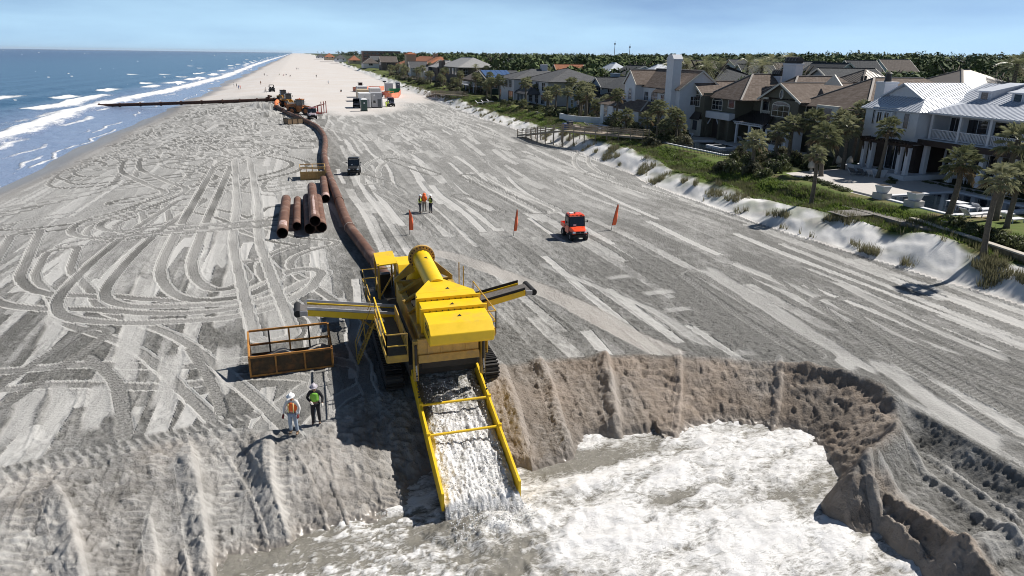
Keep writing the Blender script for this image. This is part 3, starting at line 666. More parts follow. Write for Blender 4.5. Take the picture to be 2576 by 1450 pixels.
mb = MB(); mb.add([(5.45, 33.2, 4.725), (5.62, 33.05, 4.705), (5.6, 33.35, 4.735)], [(0, 1, 2)]); mp_(mb, 'warning_triangle', DARK, barrel)
for s_ in (-1, 1):
    mb = MB(); mb.hexa([(5.6 + s_ * 1.55, 34.35, 3.1), (5.6 + s_ * 1.55, 34.5, 3.1), (5.6 + s_ * .3, 34.5, 3.75), (5.6 + s_ * .3, 34.35, 3.75)], [(5.6 + s_ * 1.55, 34.35, 3.3), (5.6 + s_ * 1.55, 34.5, 3.3), (5.6 + s_ * .45, 34.5, 4.3), (5.6 + s_ * .45, 34.35, 4.3)]); mp_(mb, 'pipe_saddle', YELD)
mb = MB(); mb.tube([(4.3, 47.2, .62), (4.3, 45, .62), (4.7, 41, .75), (5.3, 37.4, .95), (5.45, 36.2, 1.0)], .43, 18); mp_(mb, 'inlet_pipe', RUST, smooth=SM)
# engine, canopy, control stand
mb = MB(); mb.box(4.75, 6.6, 36.9, 39.6, 1.5, 2.75); mp_(mb, 'engine_block', DARK, bevel=.03)
mb = MB(); mb.hexa([(4.6, 36.75, 2.75), (5.75, 36.75, 2.75), (5.75, 38.9, 2.75), (4.6, 38.9, 2.75)], [(4.6, 37.1, 3.25), (5.75, 37.1, 3.25), (5.75, 38.6, 3.3), (4.6, 38.6, 3.3)]); mp_(mb, 'engine_hood', YEL, bevel=.02)
mb = MB(); mb.cyl((5.9, 38.4, 2.7), (5.9, 38.4, 3.6), .07, 10); mp_(mb, 'exhaust', RUSTD, smooth=SM)
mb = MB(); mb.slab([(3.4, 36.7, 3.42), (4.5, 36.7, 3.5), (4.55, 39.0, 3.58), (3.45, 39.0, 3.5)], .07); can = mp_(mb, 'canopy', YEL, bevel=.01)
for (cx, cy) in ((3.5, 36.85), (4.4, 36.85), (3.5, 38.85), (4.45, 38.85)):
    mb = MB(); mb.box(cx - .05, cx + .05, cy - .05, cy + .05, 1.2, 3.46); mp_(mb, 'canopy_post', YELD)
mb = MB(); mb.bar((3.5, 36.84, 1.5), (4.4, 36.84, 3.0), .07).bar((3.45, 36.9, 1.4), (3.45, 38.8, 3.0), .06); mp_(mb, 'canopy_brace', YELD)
mb = MB(); mb.box(3.6, 4.3, 38.2, 38.7, 1.3, 2.4); mp_(mb, 'control_cabinet', DARK, bevel=.02)
mb = MB(); mb.box(2.75, 4.6, 34.6, 39.4, 1.18, 1.26); mp_(mb, 'control_platform', DARK)
def rail(pts, h, m, parent, tb=.045, mids=1, post=1.3):
    mb = MB()
    for k in range(mids + 1):
        z_ = h * (1 - .48 * k)
        for p, q in zip(pts[:-1], pts[1:]): mb.bar((p[0], p[1], p[2] + z_), (q[0], q[1], q[2] + z_), tb)
    mp_(mb, 'guard_rail', m, parent)
    for p, q in zip(pts[:-1], pts[1:]):
        n = max(1, int((Vector(q) - Vector(p)).length / post))
        for k in range(n + 1):
            c = Vector(p).lerp(Vector(q), k / n); m2 = MB(); m2.bar(c, c + Vector((0, 0, h)), tb); mp_(m2, 'rail_post', m, parent)
rail([(4.5, 39.4, 1.26), (2.78, 39.4, 1.26), (2.78, 34.7, 1.26)], 1.15, YELD, None)
mb = MB(); mb.box(2.72, 3.62, 26.9, 34.5, 2.1, 2.2); wk = mp_(mb, 'walkway', mat('walkway_grating', (.10, .095, .07), .8, .2, .3, 8))
mb = MB(); mb.box(2.68, 2.72, 26.86, 34.5, 2.05, 2.34).box(2.72, 3.62, 26.84, 26.9, 2.02, 2.34); mp_(mb, 'toe_board', YELD, wk)
rail([(3.6, 26.88, 2.2), (2.72, 26.88, 2.2), (2.72, 31.6, 2.2)], 1.1, YELD, wk)
mb = MB(); mb.bar((2.72, 27.0, 3.33), (2.72, 31.7, 3.33), .06); mp_(mb, 'bright_hand_rail', YEL, wk)
mb = MB(); mb.box(3.64, 3.7, 27.4, 31.4, 2.2, 2.95); sp_ = mp_(mb, 'side_panel', YELD, bevel=.01)
mb = MB()
for p, q in (((28.4, 2.45), (28.4, 2.8)), ((28.4, 2.8), (28.1, 2.72)), ((28.1, 2.72), (28.25, 2.6)), ((27.9, 2.5), (27.75, 2.7))): mb.bar((3.636, p[0], p[1]), (3.636, q[0], q[1]), .05, .008, up=(1, 0, 0))
tag(mp_(mb, 'panel_marking', DARK, sp_), kind='stuff')
mb = MB(); mb.box(7.2, 8.0, 28.6, 33.2, 2.1, 2.18).box(7.96, 8.0, 28.6, 33.2, 2.18, 2.36).box(7.2, 7.96, 28.56, 28.6, 2.05, 2.36); wk2 = mp_(mb, 'walkway', TAN)
rail([(7.25, 28.6, 2.18), (7.98, 28.6, 2.18), (7.98, 33.1, 2.18)], 1.1, YELD, wk2)
mb = MB(); mb.cyl((7.5, 34.3, 2.2), (7.5, 34.3, 4.0), .03, 6).cyl((7.72, 34.2, 2.2), (7.72, 34.2, 3.8), .03, 6); mp_(mb, 'grease_line', YELD)
# stair on the seaward side
mb = MB()
for s_ in (0, .55):
    y_ = 32.0 - s_; mb.bar((1.75, y_, .02), (2.65, y_, 2.1), .03, .08); mb.bar((1.72, y_, 1.0), (2.55, y_, 2.95), .03); mb.bar((1.75, y_, .1), (1.72, y_, 1.0), .03); mb.bar((2.2, y_, 1.1), (2.15, y_, 2.0), .03)
st_ = mp_(mb, 'stair', YELD)
for k in range(7):
    t = (k + .7) / 7.5; mb = MB(); mb.box(1.75 + .9 * t - .1, 1.75 + .9 * t + .1, 31.48, 31.97, 2.08 * t, 2.08 * t + .03); mp_(mb, 'stair_tread', YELD, st_)
# undercarriage
mb = MB(); mb.box(3.72, 7.1, 27.6, 40.5, .95, 1.5).box(4.2, 6.7, 27.0, 34, 1.5, 2.0); mp_(mb, 'chassis', DARK, bevel=.02)
for xx in (2.72, 7.22):
    out_ = [(28.0, .42), (28.12, .12), (28.5, 0.0), (34.3, 0.0), (34.7, .12), (34.85, .42), (34.7, .78), (34.3, .92), (28.5, .92), (28.12, .78)]
    mb = MB(); mb.prism([(28.3 + (p[0] - 28.3) * .985, .46 + (p[1] - .46) * .88) for p in out_], 'x', xx + .04, xx + .76); tr = mp_(mb, 'crawler_track', BLACK)
    P_ = np.array(out_ + [out_[0]]); seg = np.hypot(*np.diff(P_, axis=0).T); cum = np.r_[0, np.cumsum(seg)]; n = 74
    for k in range(n):
        s_ = cum[-1] * k / n; j = min(np.searchsorted(cum, s_, 'right') - 1, len(seg) - 1); t = (s_ - cum[j]) / seg[j]; c = P_[j] * (1 - t) + P_[j + 1] * t; d_2 = (P_[j + 1] - P_[j]) / seg[j]; nn = np.array([d_2[1], -d_2[0]])
        cc = c + nn * .0; mb = MB(); mb.bar((xx, cc[0], cc[1]), (xx + .8, cc[0], cc[1]), .05, .1, up=(0, d_2[0], d_2[1])); mp_(mb, 'track_shoe', DARK, tr)
    mb = MB(); mb.cyl((xx + .1, 28.5, .46), (xx + .7, 28.5, .46), .36, 14); mp_(mb, 'idler_wheel', DARK, tr, smooth=SM)
# side conveyors
def conveyor(xa, za, xb, zb, yc, w2):
    d = 1 if xb > xa else -1
    mb = MB()
    for s_ in (-1, 1): mb.hexa([(xa, yc + s_ * w2 - .05, za - .34), (xb, yc + s_ * w2 - .05, zb - .3), (xb, yc + s_ * w2 + .05, zb - .3), (xa, yc + s_ * w2 + .05, za - .34)], [(xa, yc + s_ * w2 - .05, za), (xb, yc + s_ * w2 - .05, zb), (xb, yc + s_ * w2 + .05, zb), (xa, yc + s_ * w2 + .05, za)])
    cf = mp_(mb, 'conveyor', YEL, bevel=.008)
    for s_ in (-1, 1):
        mb = MB(); mb.hexa([(xa, yc + s_ * w2 - .02, za + .003), (xb, yc + s_ * w2 - .02, zb + .003), (xb, yc + s_ * w2 + .03, zb + .003), (xa, yc + s_ * w2 + .03, za + .003)], [(xa, yc + s_ * (w2 + .02) - .02, za + .14), (xb, yc + s_ * (w2 + .02) - .02, zb + .14), (xb, yc + s_ * (w2 + .02) + .02, zb + .14), (xa, yc + s_ * (w2 + .02) + .02, za + .14)]); mp_(mb, 'conveyor_skirt', PALESTEEL if d < 0 else BLACK, cf)
    mb = MB(); e = .45 * d; mb.tube([(xa, yc, za - .03), (xb + e * .5, yc, zb - .02)], .01, 4); mb = MB()
    pr_ = [(xa, za - .02), (xb + e, zb - .02), (xb + e * 1.35, zb - .12), (xb + e * 1.2, zb - .24), (xb + e, zb - .26), (xa, za - .28)]
    mb.prism(pr_ if d < 0 else pr_[::-1], 'y', yc - w2 + .08, yc + w2 - .08); mp_(mb, 'conveyor_belt', BELT, cf, bevel=.02)
    mb = MB(); mb.cyl((xb + e * 1.02, yc - w2 - .1, zb - .14), (xb + e * 1.02, yc + w2 + .1, zb - .14), .17, 14); mp_(mb, 'head_roller', BLACK, cf, smooth=SM)
    mb = MB(); mb.box(min(xb, xb + e * .8), max(xb, xb + e * .8), yc - w2 - .16, yc - w2 - .06, zb - .24, zb + .0); mp_(mb, 'drive_motor', STEEL, cf, bevel=.02)
    mb = MB(); mb.tube([(xb * .5 + xa * .5, yc, (za + zb) / 2 - .32), (xa * .75 + xb * .25, yc, za - .9), (xa, yc, 1.3)], .05, 6); mp_(mb, 'conveyor_strut', YELD, cf)
conveyor(3.9, 2.25, -.4, 2.92, 32.45, .55)
conveyor(7.0, 2.35, 10.4, 3.05, 32.35, .62)
# discharge chute
def cz(y): return -.5 + (y - 21.4) * .283      # top of the chute walls
CX0, CX1 = 3.92, 6.76
mb = MB()
mb.hexa([(CX0, 21.3, cz(21.3) - .75), (CX1, 21.3, cz(21.3) - .75), (CX1, 27.9, cz(27.9) - .75), (CX0, 27.9, cz(27.9) - .75)], [(CX0, 21.3, cz(21.3) - .68), (CX1, 21.3, cz(21.3) - .68), (CX1, 27.9, cz(27.9) - .68), (CX0, 27.9, cz(27.9) - .68)]); ch = mp_(mb, 'discharge_chute', YELD)
for xx in (CX0 - .1, CX1):
    mb = MB()
    for (ya, yb, dz) in ((20.9, 23.72, 0), (23.76, 25.4, -.0), (25.44, 27.95, 0)):
        mb.hexa([(xx, ya, cz(ya) - .75), (xx + .1, ya, cz(ya) - .75), (xx + .1, yb, cz(yb) - .75), (xx, yb, cz(yb) - .75)], [(xx, ya, cz(ya)), (xx + .1, ya, cz(ya)), (xx + .1, yb, cz(yb)), (xx, yb, cz(yb))])
    w_ = mp_(mb, 'chute_wall', YEL, ch, bevel=.008)
    for ya in (23.74, 25.42):
        mb = MB(); mb.box(xx - .03, xx + .13, ya - .06, ya + .06, cz(ya) - .6, cz(ya) + .09); mp_(mb, 'joint_plate', YEL, ch, bevel=.01)
for ya in (23.74, 25.42):
    mb = MB(); mb.cyl((CX0 - .02, ya, cz(ya) - .03), (CX1 + .02, ya, cz(ya) - .03), .055, 10); mp_(mb, 'spreader_bar', YEL, ch, smooth=SM)
for xx in (CX0 - .05, CX1 + .05):
    mb = MB(); y0, z0, y1, z1 = 26.6, 2.05, 25.8, cz(25.8)
    for k in range(14):
        t = (k + .5) / 14; c = Vector((xx, y0 + (y1 - y0) * t, z0 + (z1 - z0) * t)); mb.ball(c, (.05 if k % 2 else .025, .03, .05), 6, 4)
    mp_(mb, 'chain', DARK, ch)
# slurry running down the chute and dropping off its end
n_u, n_v = 90, 300
uu, vv = np.meshgrid(np.linspace(0, 1, n_u), np.linspace(0, 1, n_v)); uu = uu.ravel(); vv = vv.ravel()
yy = 28.2 - vv * 8.1; xx_ = CX0 + .03 + uu * (CX1 - CX0 - .06)
fl_ = cz(yy) - .47
t = np.clip((20.95 - yy) / .75, 0, 1)
zz_ = np.where(yy > 20.95, fl_, cz(20.95) - .47 - .2 * t - 1.35 * t ** 1.6); xx_ = xx_ + (uu - .45) * .5 * t + .1 * t
tb = fbm(xx_ / .2, (yy + 0) / .3, 4, 61, .7); rb = np.abs(fbm(xx_ / .28, yy / 1.6, 3, 63)); edge = np.minimum(uu, 1 - uu)
zz_ = zz_ + (.10 * tb + .06 * (1 - 2.2 * rb)) * (.55 + .6 * sstep(27.5, 24, yy)) + .12 * fbm(xx_ / 1.0, yy / 1.2, 2, 64) - .12 * sstep(.08, 0, edge)
yy = yy + t * (.18 * (1 - 2.5 * rb) + .1 * tb)
fo2 = np.clip(.30 + .5 * sstep(27, 24, yy) + .5 * tb - .55 * sstep(.30, .02, uu) * sstep(23, 25, yy) + .25 * (1 - 3 * rb) * t - .12 * t, 0, 1)
ii = np.arange(len(uu)).reshape(n_v, n_u); FP2 = np.stack([ii[:-1, :-1], ii[:-1, 1:], ii[1:, 1:], ii[1:, :-1]], -1).reshape(-1, 4)[:, ::-1]
sf = np_mesh('slurry_flow', np.stack([xx_, yy, zz_], 1), FP2, SLURRY); vattr(sf, 'foam', fo2); rsp = np.random.RandomState(12); sv = []; nS = 1500
for k in range(nS):
    if k < 900: cx_, cy_, cz_ = rsp.uniform(3.9, 7.0), 20.15 + rsp.normal(0, .35), PITW + abs(rsp.normal(0, .28))
    else: yq = rsp.uniform(21, 27); cx_, cy_, cz_ = rsp.uniform(4.1, 6.6), yq, cz(yq) - .42 + abs(rsp.normal(0, .13))
    sv.append((cx_, cy_, cz_))
sv = np.array(sv); sr = rsp.uniform(.012, .034, (nS, 1, 1)); oc = np.array([(1, 0, 0), (-1, 0, 0), (0, 1, 0), (0, -1, 0), (0, 0, 1), (0, 0, -1)]) * 1.0; Vs = (sv[:, None, :] + oc[None] * sr * np.array([1, 1, 1.5])).reshape(-1, 3)
of = np.array([(0, 2, 4), (2, 1, 4), (1, 3, 4), (3, 0, 4), (2, 0, 5), (1, 2, 5), (3, 1, 5), (0, 3, 5)]); spo = np_mesh('spray', Vs, (np.arange(nS)[:, None, None] * 6 + of[None]).reshape(-1, 3), mat('spray_drops', (.72, .72, .72), .3), True); tag(spo, 'white spray droplets thrown up by the slurry', 'spray', kind='stuff')
tag(sf, 'foaming white slurry pouring down the yellow chute into the pit', 'water', kind='stuff')
# ================================================================== PIPELINE AND PIPES
PT = mat('pale_worn_band', (.50, .40, .34), .8, 0, .2, 4)
pl = spline([(-3.7, 186.), (.4, 163), (3.0, 146), (3.8, 130), (3.6, 117.8), (2.9, 103), (2.75, 88.9), (2.9, 79), (3.05, 70.8), (3.1, 64), (3.3, 58), (3.8, 52.5), (4.3, 47.25)], .5)
cum = np.r_[0, np.cumsum(np.hypot(*np.diff(pl, axis=0).T))]; Lp = cum[-1]
pipe_root = thing('shore_pipeline', 'long rusty steel pipeline snaking across the sand to the yellow machine', 'pipeline', (4.3, 47.25, 0))
PO = (4.3, 47.25, 0); PR = .44
def pat(s): return (float(np.interp(s, cum, pl[:, 0])), float(np.interp(s, cum, pl[:, 1])))
joints = [0, 11.5, 23.5, 35.5, 47.5, 59.5, 71.5, 83.5, 95.0, 106, 117, 128.5, Lp]
for a, c in zip(joints[:-1], joints[1:]):
    mb = MB(); mb.tube([(*pat(a + (c - a) * t), PR + .02 + .05 * math.sin(3 * t)) for t in np.linspace(0.001, .999, 9)], PR, 16); off(mb, PO).build('pipe_section', RUST, pipe_root, smooth=SM)
    if a > 0:
        q = Vector((*pat(a), PR + .02)); q2 = Vector((*pat(a + .3), PR + .02)); mb = MB(); mb.ring(q, q2 - q, PR - .06, PR + .045, .12, 20); off(mb, PO).build('joint_ring', PT if int(a) % 3 else RUST, pipe_root, smooth=SM)
    for k in range(3):
        s_ = a + (c - a) * (k + .6) / 3.4; q = Vector((*pat(s_), PR + .025)); q2 = Vector((*pat(s_ + .2), PR + .025)); mb = MB(); mb.ring(q, q2 - q, PR - .02, PR + .012, .06, 16); off(mb, PO).build('weld_bead', mat('weld_rust', (.30, .16, .1), .8, .1, .2, 3), pipe_root, smooth=SM)
# branch with wrapped joint + line out to sea
zsp = [.7, .6, -.2, -1.5, -2.35]; sp2 = [tuple(G(px, py, zz)[:2]) for (px, py), zz in zip(((702, 250), (690, 251), (560, 256), (405, 261.5), (250, 266)), zsp)]
sea_root = thing('sea_pipeline', 'dark pipeline running from the wheel loaders down the beach into the surf', 'pipeline', (sp2[1][0], sp2[1][1], 0)); SO = (sp2[1][0], sp2[1][1], 0)
for k in range(len(sp2) - 1):
    a, c = sp2[k], sp2[k + 1]; n = 3 if k else 1
    for j in range(n):
        f = lambda t: (a[0] + (c[0] - a[0]) * t, a[1] + (c[1] - a[1]) * t, zsp[k] + (zsp[k + 1] - zsp[k]) * t)
        mb = MB(); mb.tube([f(j / n + .002), f((j + 1) / n - .002)], .5, 14); off(mb, SO).build('pipe_section', RUSTD, sea_root, smooth=SM)
        p = Vector(f((j + 1) / n)); mb = MB(); mb.ring(p, Vector(c) - Vector(a) if False else Vector((c[0] - a[0], c[1] - a[1], 0)), .55, .68, .25, 16); off(mb, SO).build('joint_ring', RUSTD, sea_root, smooth=SM)
vx, vy = sp2[1][0] - 1.5, sp2[1][1] - .6; mb = MB(); mb.cyl((vx, vy, .7), (vx, vy, 2.0), .35, 12).cyl((vx - .9, vy - .3, 1.0), (vx + .8, vy + .3, 1.7), .28, 10); off(mb, SO).build('valve', RUSTD, sea_root, smooth=SM)
mb = MB(); bd_ = [tuple(G(px, py, .6)) for px, py in ((713, 278), (703, 274), (695, 268), (694, 260), (702, 250))]; mb.tube(bd_, .52, 14); off(mb, SO).build('bend', RUSTD, sea_root, smooth=SM)
mb = MB(); mb.tube([Vector(bd_[2]).lerp(Vector(bd_[1]), .3), bd_[2], Vector(bd_[2]).lerp(Vector(bd_[3]), .5), bd_[3], Vector(bd_[3]).lerp(Vector(bd_[4]), .4)], .60, 14); off(mb, SO).build('orange_wrap', mat('orange_tarp', (.75, .2, .06), .7, 0, .2, 2), sea_root, smooth=SM)
def loose_pipe(x, y0, y1, z, r, label, tilt=0., pale=None):
    o = thing('steel_pipe', label, 'pipe', (x, y0, 0), 0, 'loose pipes lying beside the pipeline')
    mb = MB(); mb.pipe((0, 0, z), (tilt, y1 - y0, z + .02), r, .03, 24, 0, 1); tb_ = mb.build('pipe_wall', [RUST, RUSTD], o, smooth=SM)
    for k in range(3):
        t = (k + .7) / 3.4; mb = MB(); mb.ring((tilt * t, (y1 - y0) * t, z + .02 * t), (tilt, y1 - y0, 0), r - .01, r + .012, .07, 20); mb.build('weld_bead', mat('weld_rust', (.30, .16, .1), .8, .1, .2, 3), o, smooth=SM)
    for (a0, a1, y_a, y_b) in (pale or []):
        mb = MB(); n = 8
        for j in range(n + 1):
            an = math.radians(a0 + (a1 - a0) * j / n)
            for yy_ in (y_a, y_b): mb.v.append((tilt * yy_ / (y1 - y0) + (r + .008) * math.cos(an), yy_, z + (r + .008) * math.sin(an)))
        for j in range(n): mb.f.append((2 * j, 2 * j + 1, 2 * j + 3, 2 * j + 2)); mb.mi.append(0)
        mb.build('pale_scale', mat('pale_scale_patch', (.48, .36, .33), .8, 0, .25, 4, dirt=(.25, .11, .07), dirt_amt=.3), o, smooth=True)
loose_pipe(-2.15, 57.6, 71.8, .46, .45, 'rusty pipe lying apart, farthest seaward, with a pale patch near its mouth', .15, [(40, 130, 1.2, 2.8)])
loose_pipe(-1.0, 60.0, 71.5, .4, .37, 'narrower rusty pipe lying between the single pipe and the stack', .1)
loose_pipe(.05, 58.6, 72.0, .46, .45, 'rusty pipe at the bottom of the stack, on the seaward side', .02)
loose_pipe(1.0, 58.9, 71.6, .46, .45, 'rusty pipe at the bottom of the stack, next to the pipeline', .02)
loose_pipe(.5, 58.0, 74.0, 1.22, .45, 'rusty pipe with a long pale stripe lying on top of the pipe stack', .1, [(75, 100, .6, 12.)])
loose_pipe(1.85, 71.4, 83.2, .42, .41, 'short reddish rusty pipe with pale mouth lying alone beside the pipeline', .2, [(20, 160, .2, 1.5)])

# ================================================================== STEEL SCREEN BASKETS
def basket(loc, rz, L, W, Hh, Hb, m, mp2, label, group=None, mesh_m=None, lid=False):
    o = thing('screen_basket', label, 'steel basket', loc, rz, group); b_ = .09
    def P(name, mb, mm=m): return mb.build(name, mm, o, bevel=.006)
    for (x_, y_, h_) in ((0, 0, Hh if lid else Hb), (L, 0, Hh if lid else Hb), (0, W, Hh), (L, W, Hh)):
        mb = MB(); mb.box(x_ - b_ / 2, x_ + b_ / 2, y_ - b_ / 2, y_ + b_ / 2, 0, h_); P('corner_post', mb)
    for (p, q) in (((0, W, Hh), (L, W, Hh)), ((0, W, Hb), (L, W, Hb)), ((0, 0, Hb), (L, 0, Hb)), ((0, 0, .06), (L, 0, .06)), ((0, W, .06), (L, W, .06)), ((0, 0, .06), (0, W, .06)), ((L, 0, .06), (L, W, .06)), ((0, 0, Hb), (0, W, Hb)), ((L, 0, Hb), (L, W, Hb)), ((0, 0, Hb), (0, W, Hh)), ((L, 0, Hb), (L, W, Hh))) + ((((0, 0, Hh), (L, 0, Hh)), ((0, 0, Hh), (0, W, Hh)), ((L, 0, Hh), (L, W, Hh)), ((L / 2, 0, Hh), (L / 2, W, Hh))) if lid else ()):
        mb = MB(); d = (Vector(q) - Vector(p)).normalized() * b_ * .51; mb.bar(Vector(p) + d, Vector(q) - d, b_ * .9, b_ * 1.1); P('frame_rail', mb)
    for k in range(1, 4):
        mb = MB(); mb.bar((L * k / 4, W, .1), (L * k / 4, W, Hh - .05), .08, .08); P('upright', mb, mp2 if k != 2 else m)
    for t in (.31, .66):
        mb = MB(); mb.box(L * t - .04, L * t + .04, -.06, -.02, .1, Hb - .05); P('upright', mb)
    mb = MB(); mb.box(.05, L - .05, .0, .025, .1, Hb - .05); P('side_sheet', mb, mesh_m or mp2)
    mb = MB(); mb.box(.05, L - .05, W - .02, W + .005, .1, Hb * .55); P('side_sheet', mb, mesh_m or mp2)
    mb = MB(); mb.box(.0, .02, .05, W - .05, .1, Hb - .05).box(L - .02, L, .05, W - .05, .1, Hb - .05); P('end_sheet', mb, mesh_m or mp2)
    # sand left inside
    mb = MB(); n = 14
    for i in range(n + 1):
        for j in range(7): mb.v.append((.06 + (L - .12) * i / n, .06 + (W - .12) * j / 6, .3 + .16 * math.sin(i * .9) * math.sin(j * .8) + .2 * (j / 6) + .07 * random.random()))
    for i in range(n):
        for j in range(6): mb.f.append((i * 7 + j, (i + 1) * 7 + j, (i + 1) * 7 + j + 1, i * 7 + j + 1)); mb.mi.append(0)
    mb.build('sand_load', mat('loose_pale_sand', (.42, .39, .35), .95, 0, .25, 7, bump=.03), o, smooth=True)
    return o
BROWNP = mat('dark_brown_sheet', (.07, .045, .022), .8, .1, .35, 4, dirt=(.2, .09, .03), dirt_amt=.3)
pA = G(632, 950); pB = G(828, 925); pC = G(628, 880)
basket((pA.x, pA.y, 0), math.atan2(pB.y - pA.y, pB.x - pA.x), 3.75, 1.55, 1.72, 1.0, RUSTORANGE, DARK, 'orange rusty open steel basket lying next to the screening machine', 'steel screen baskets', BROWNP)
MUST = mat('mustard_frame', (.48, .31, .11), .7, .1, .2, 3, dirt=(.3, .17, .06), dirt_amt=.3)
pA = G(757, 454); pB = G(812, 452)
basket((pA.x, pA.y, 0), math.atan2(pB.y - pA.y, pB.x - pA.x), 2.9, 2.6, 1.5, .95, MUST, MUST, 'mustard yellow lidded steel basket beside the pipeline', 'steel screen baskets', mat('tan_sheet', (.42, .25, .09), .8, .1, .25, 3), lid=True)
pA = G(724, 314); pB = G(755, 312)
basket((pA.x, pA.y, 0), math.atan2(pB.y - pA.y, pB.x - pA.x), 3.7, 1.7, 2.0, 1.2, DARK, DARK, 'dark brown steel basket near the wheel loaders', 'steel screen baskets', mat('tan_grille', (.22, .15, .09), .9, 0, .3, 5))

# ================================================================== FLAGS
FLM = N('orange_flag_cloth'); FLAG = FLM.done(Base_Color=FLM.mix(FLM.noise(3), (.85, .13, .045), (.95, .21, .08)), Roughness=.8)
def flag(px, py, hgt, lean, wdt, label, rz):
    p = G(px, py); o = thing('feather_flag', label, 'flag', (p.x, p.y, 0), rz, 'orange feather flags standing in the sand')
    mb = MB(); pts = [(lean * t ** 1.5, 0, hgt * t) for t in np.linspace(0, 1, 8)]; mb.tube(pts, [.022 - .012 * t for t in np.linspace(0, 1, 8)], 6); mb.build('pole', BLACK, o, smooth=SM)
    mb = MB(); n = 10
    for i in range(n + 1):
        t = .18 + .8 * i / n; wv = .8 * wdt * (math.sin(min(1, (1 - t) * 1.6) * PI / 2) ** .7) * (1 if t > .22 else .9)
        for j in range(4): mb.v.append((lean * t ** 1.5 + wv * j / 3 + .012, .07 * math.sin(i * .8 + j * 1.1) * j / 3, hgt * t))
    for i in range(n):
        for j in range(3): mb.f.append((i * 4 + j, i * 4 + j + 1, (i + 1) * 4 + j + 1, (i + 1) * 4 + j)); mb.mi.append(0)
    c = mb.build('cloth', FLAG, o, smooth=True); md = c.modifiers.new('thick', 'SOLIDIFY'); md.thickness = .008
flag(1030, 591, 2.2, .03, .42, 'broad orange feather flag standing near the three workers', -.2)
flag(1292, 594, 2.35, .25, .3, 'slim orange feather flag standing between the workers and the orange buggy', -.1)
flag(1538, 579, 2.35, .45, .42, 'leaning orange feather flag standing inland of the orange buggy', -.1)

# ================================================================== UTILITY BUGGIES
WH = {}
def wheel(parent, x_, y_, r, wd, sx, rim=STEEL):
    key = (r, wd, rim.name)
    if key not in WH:
        mb = MB(); mb.pipe((-wd / 2, 0, 0), (wd / 2, 0, 0), r, r * .45, 20)
        for k in range(20):
            a = 2 * PI * k / 20; c = Vector((0, math.cos(a) * r, math.sin(a) * r)); mb.bar(c + Vector((-wd / 2, 0, 0)), c + Vector((wd / 2, 0, 0)), .05, .045, up=(0, math.cos(a), math.sin(a)))
        m1 = mb.mesh('tyre', BLACK, SM); mb = MB(); mb.cyl((-wd * .3, 0, 0), (wd * .42, 0, 0), r * .56, 14); mb.cyl((wd * .3, 0, 0), (wd * .5, 0, 0), r * .2, 8); m2 = mb.mesh('rim', rim, SM); WH[key] = (m1, m2)
    o = inst('wheel', None, parent, (x_, y_, r)); inst('tyre', WH[key][0], o); inst('rim', WH[key][1], o, rot=(0, 0, 0 if sx > 0 else PI)); return o
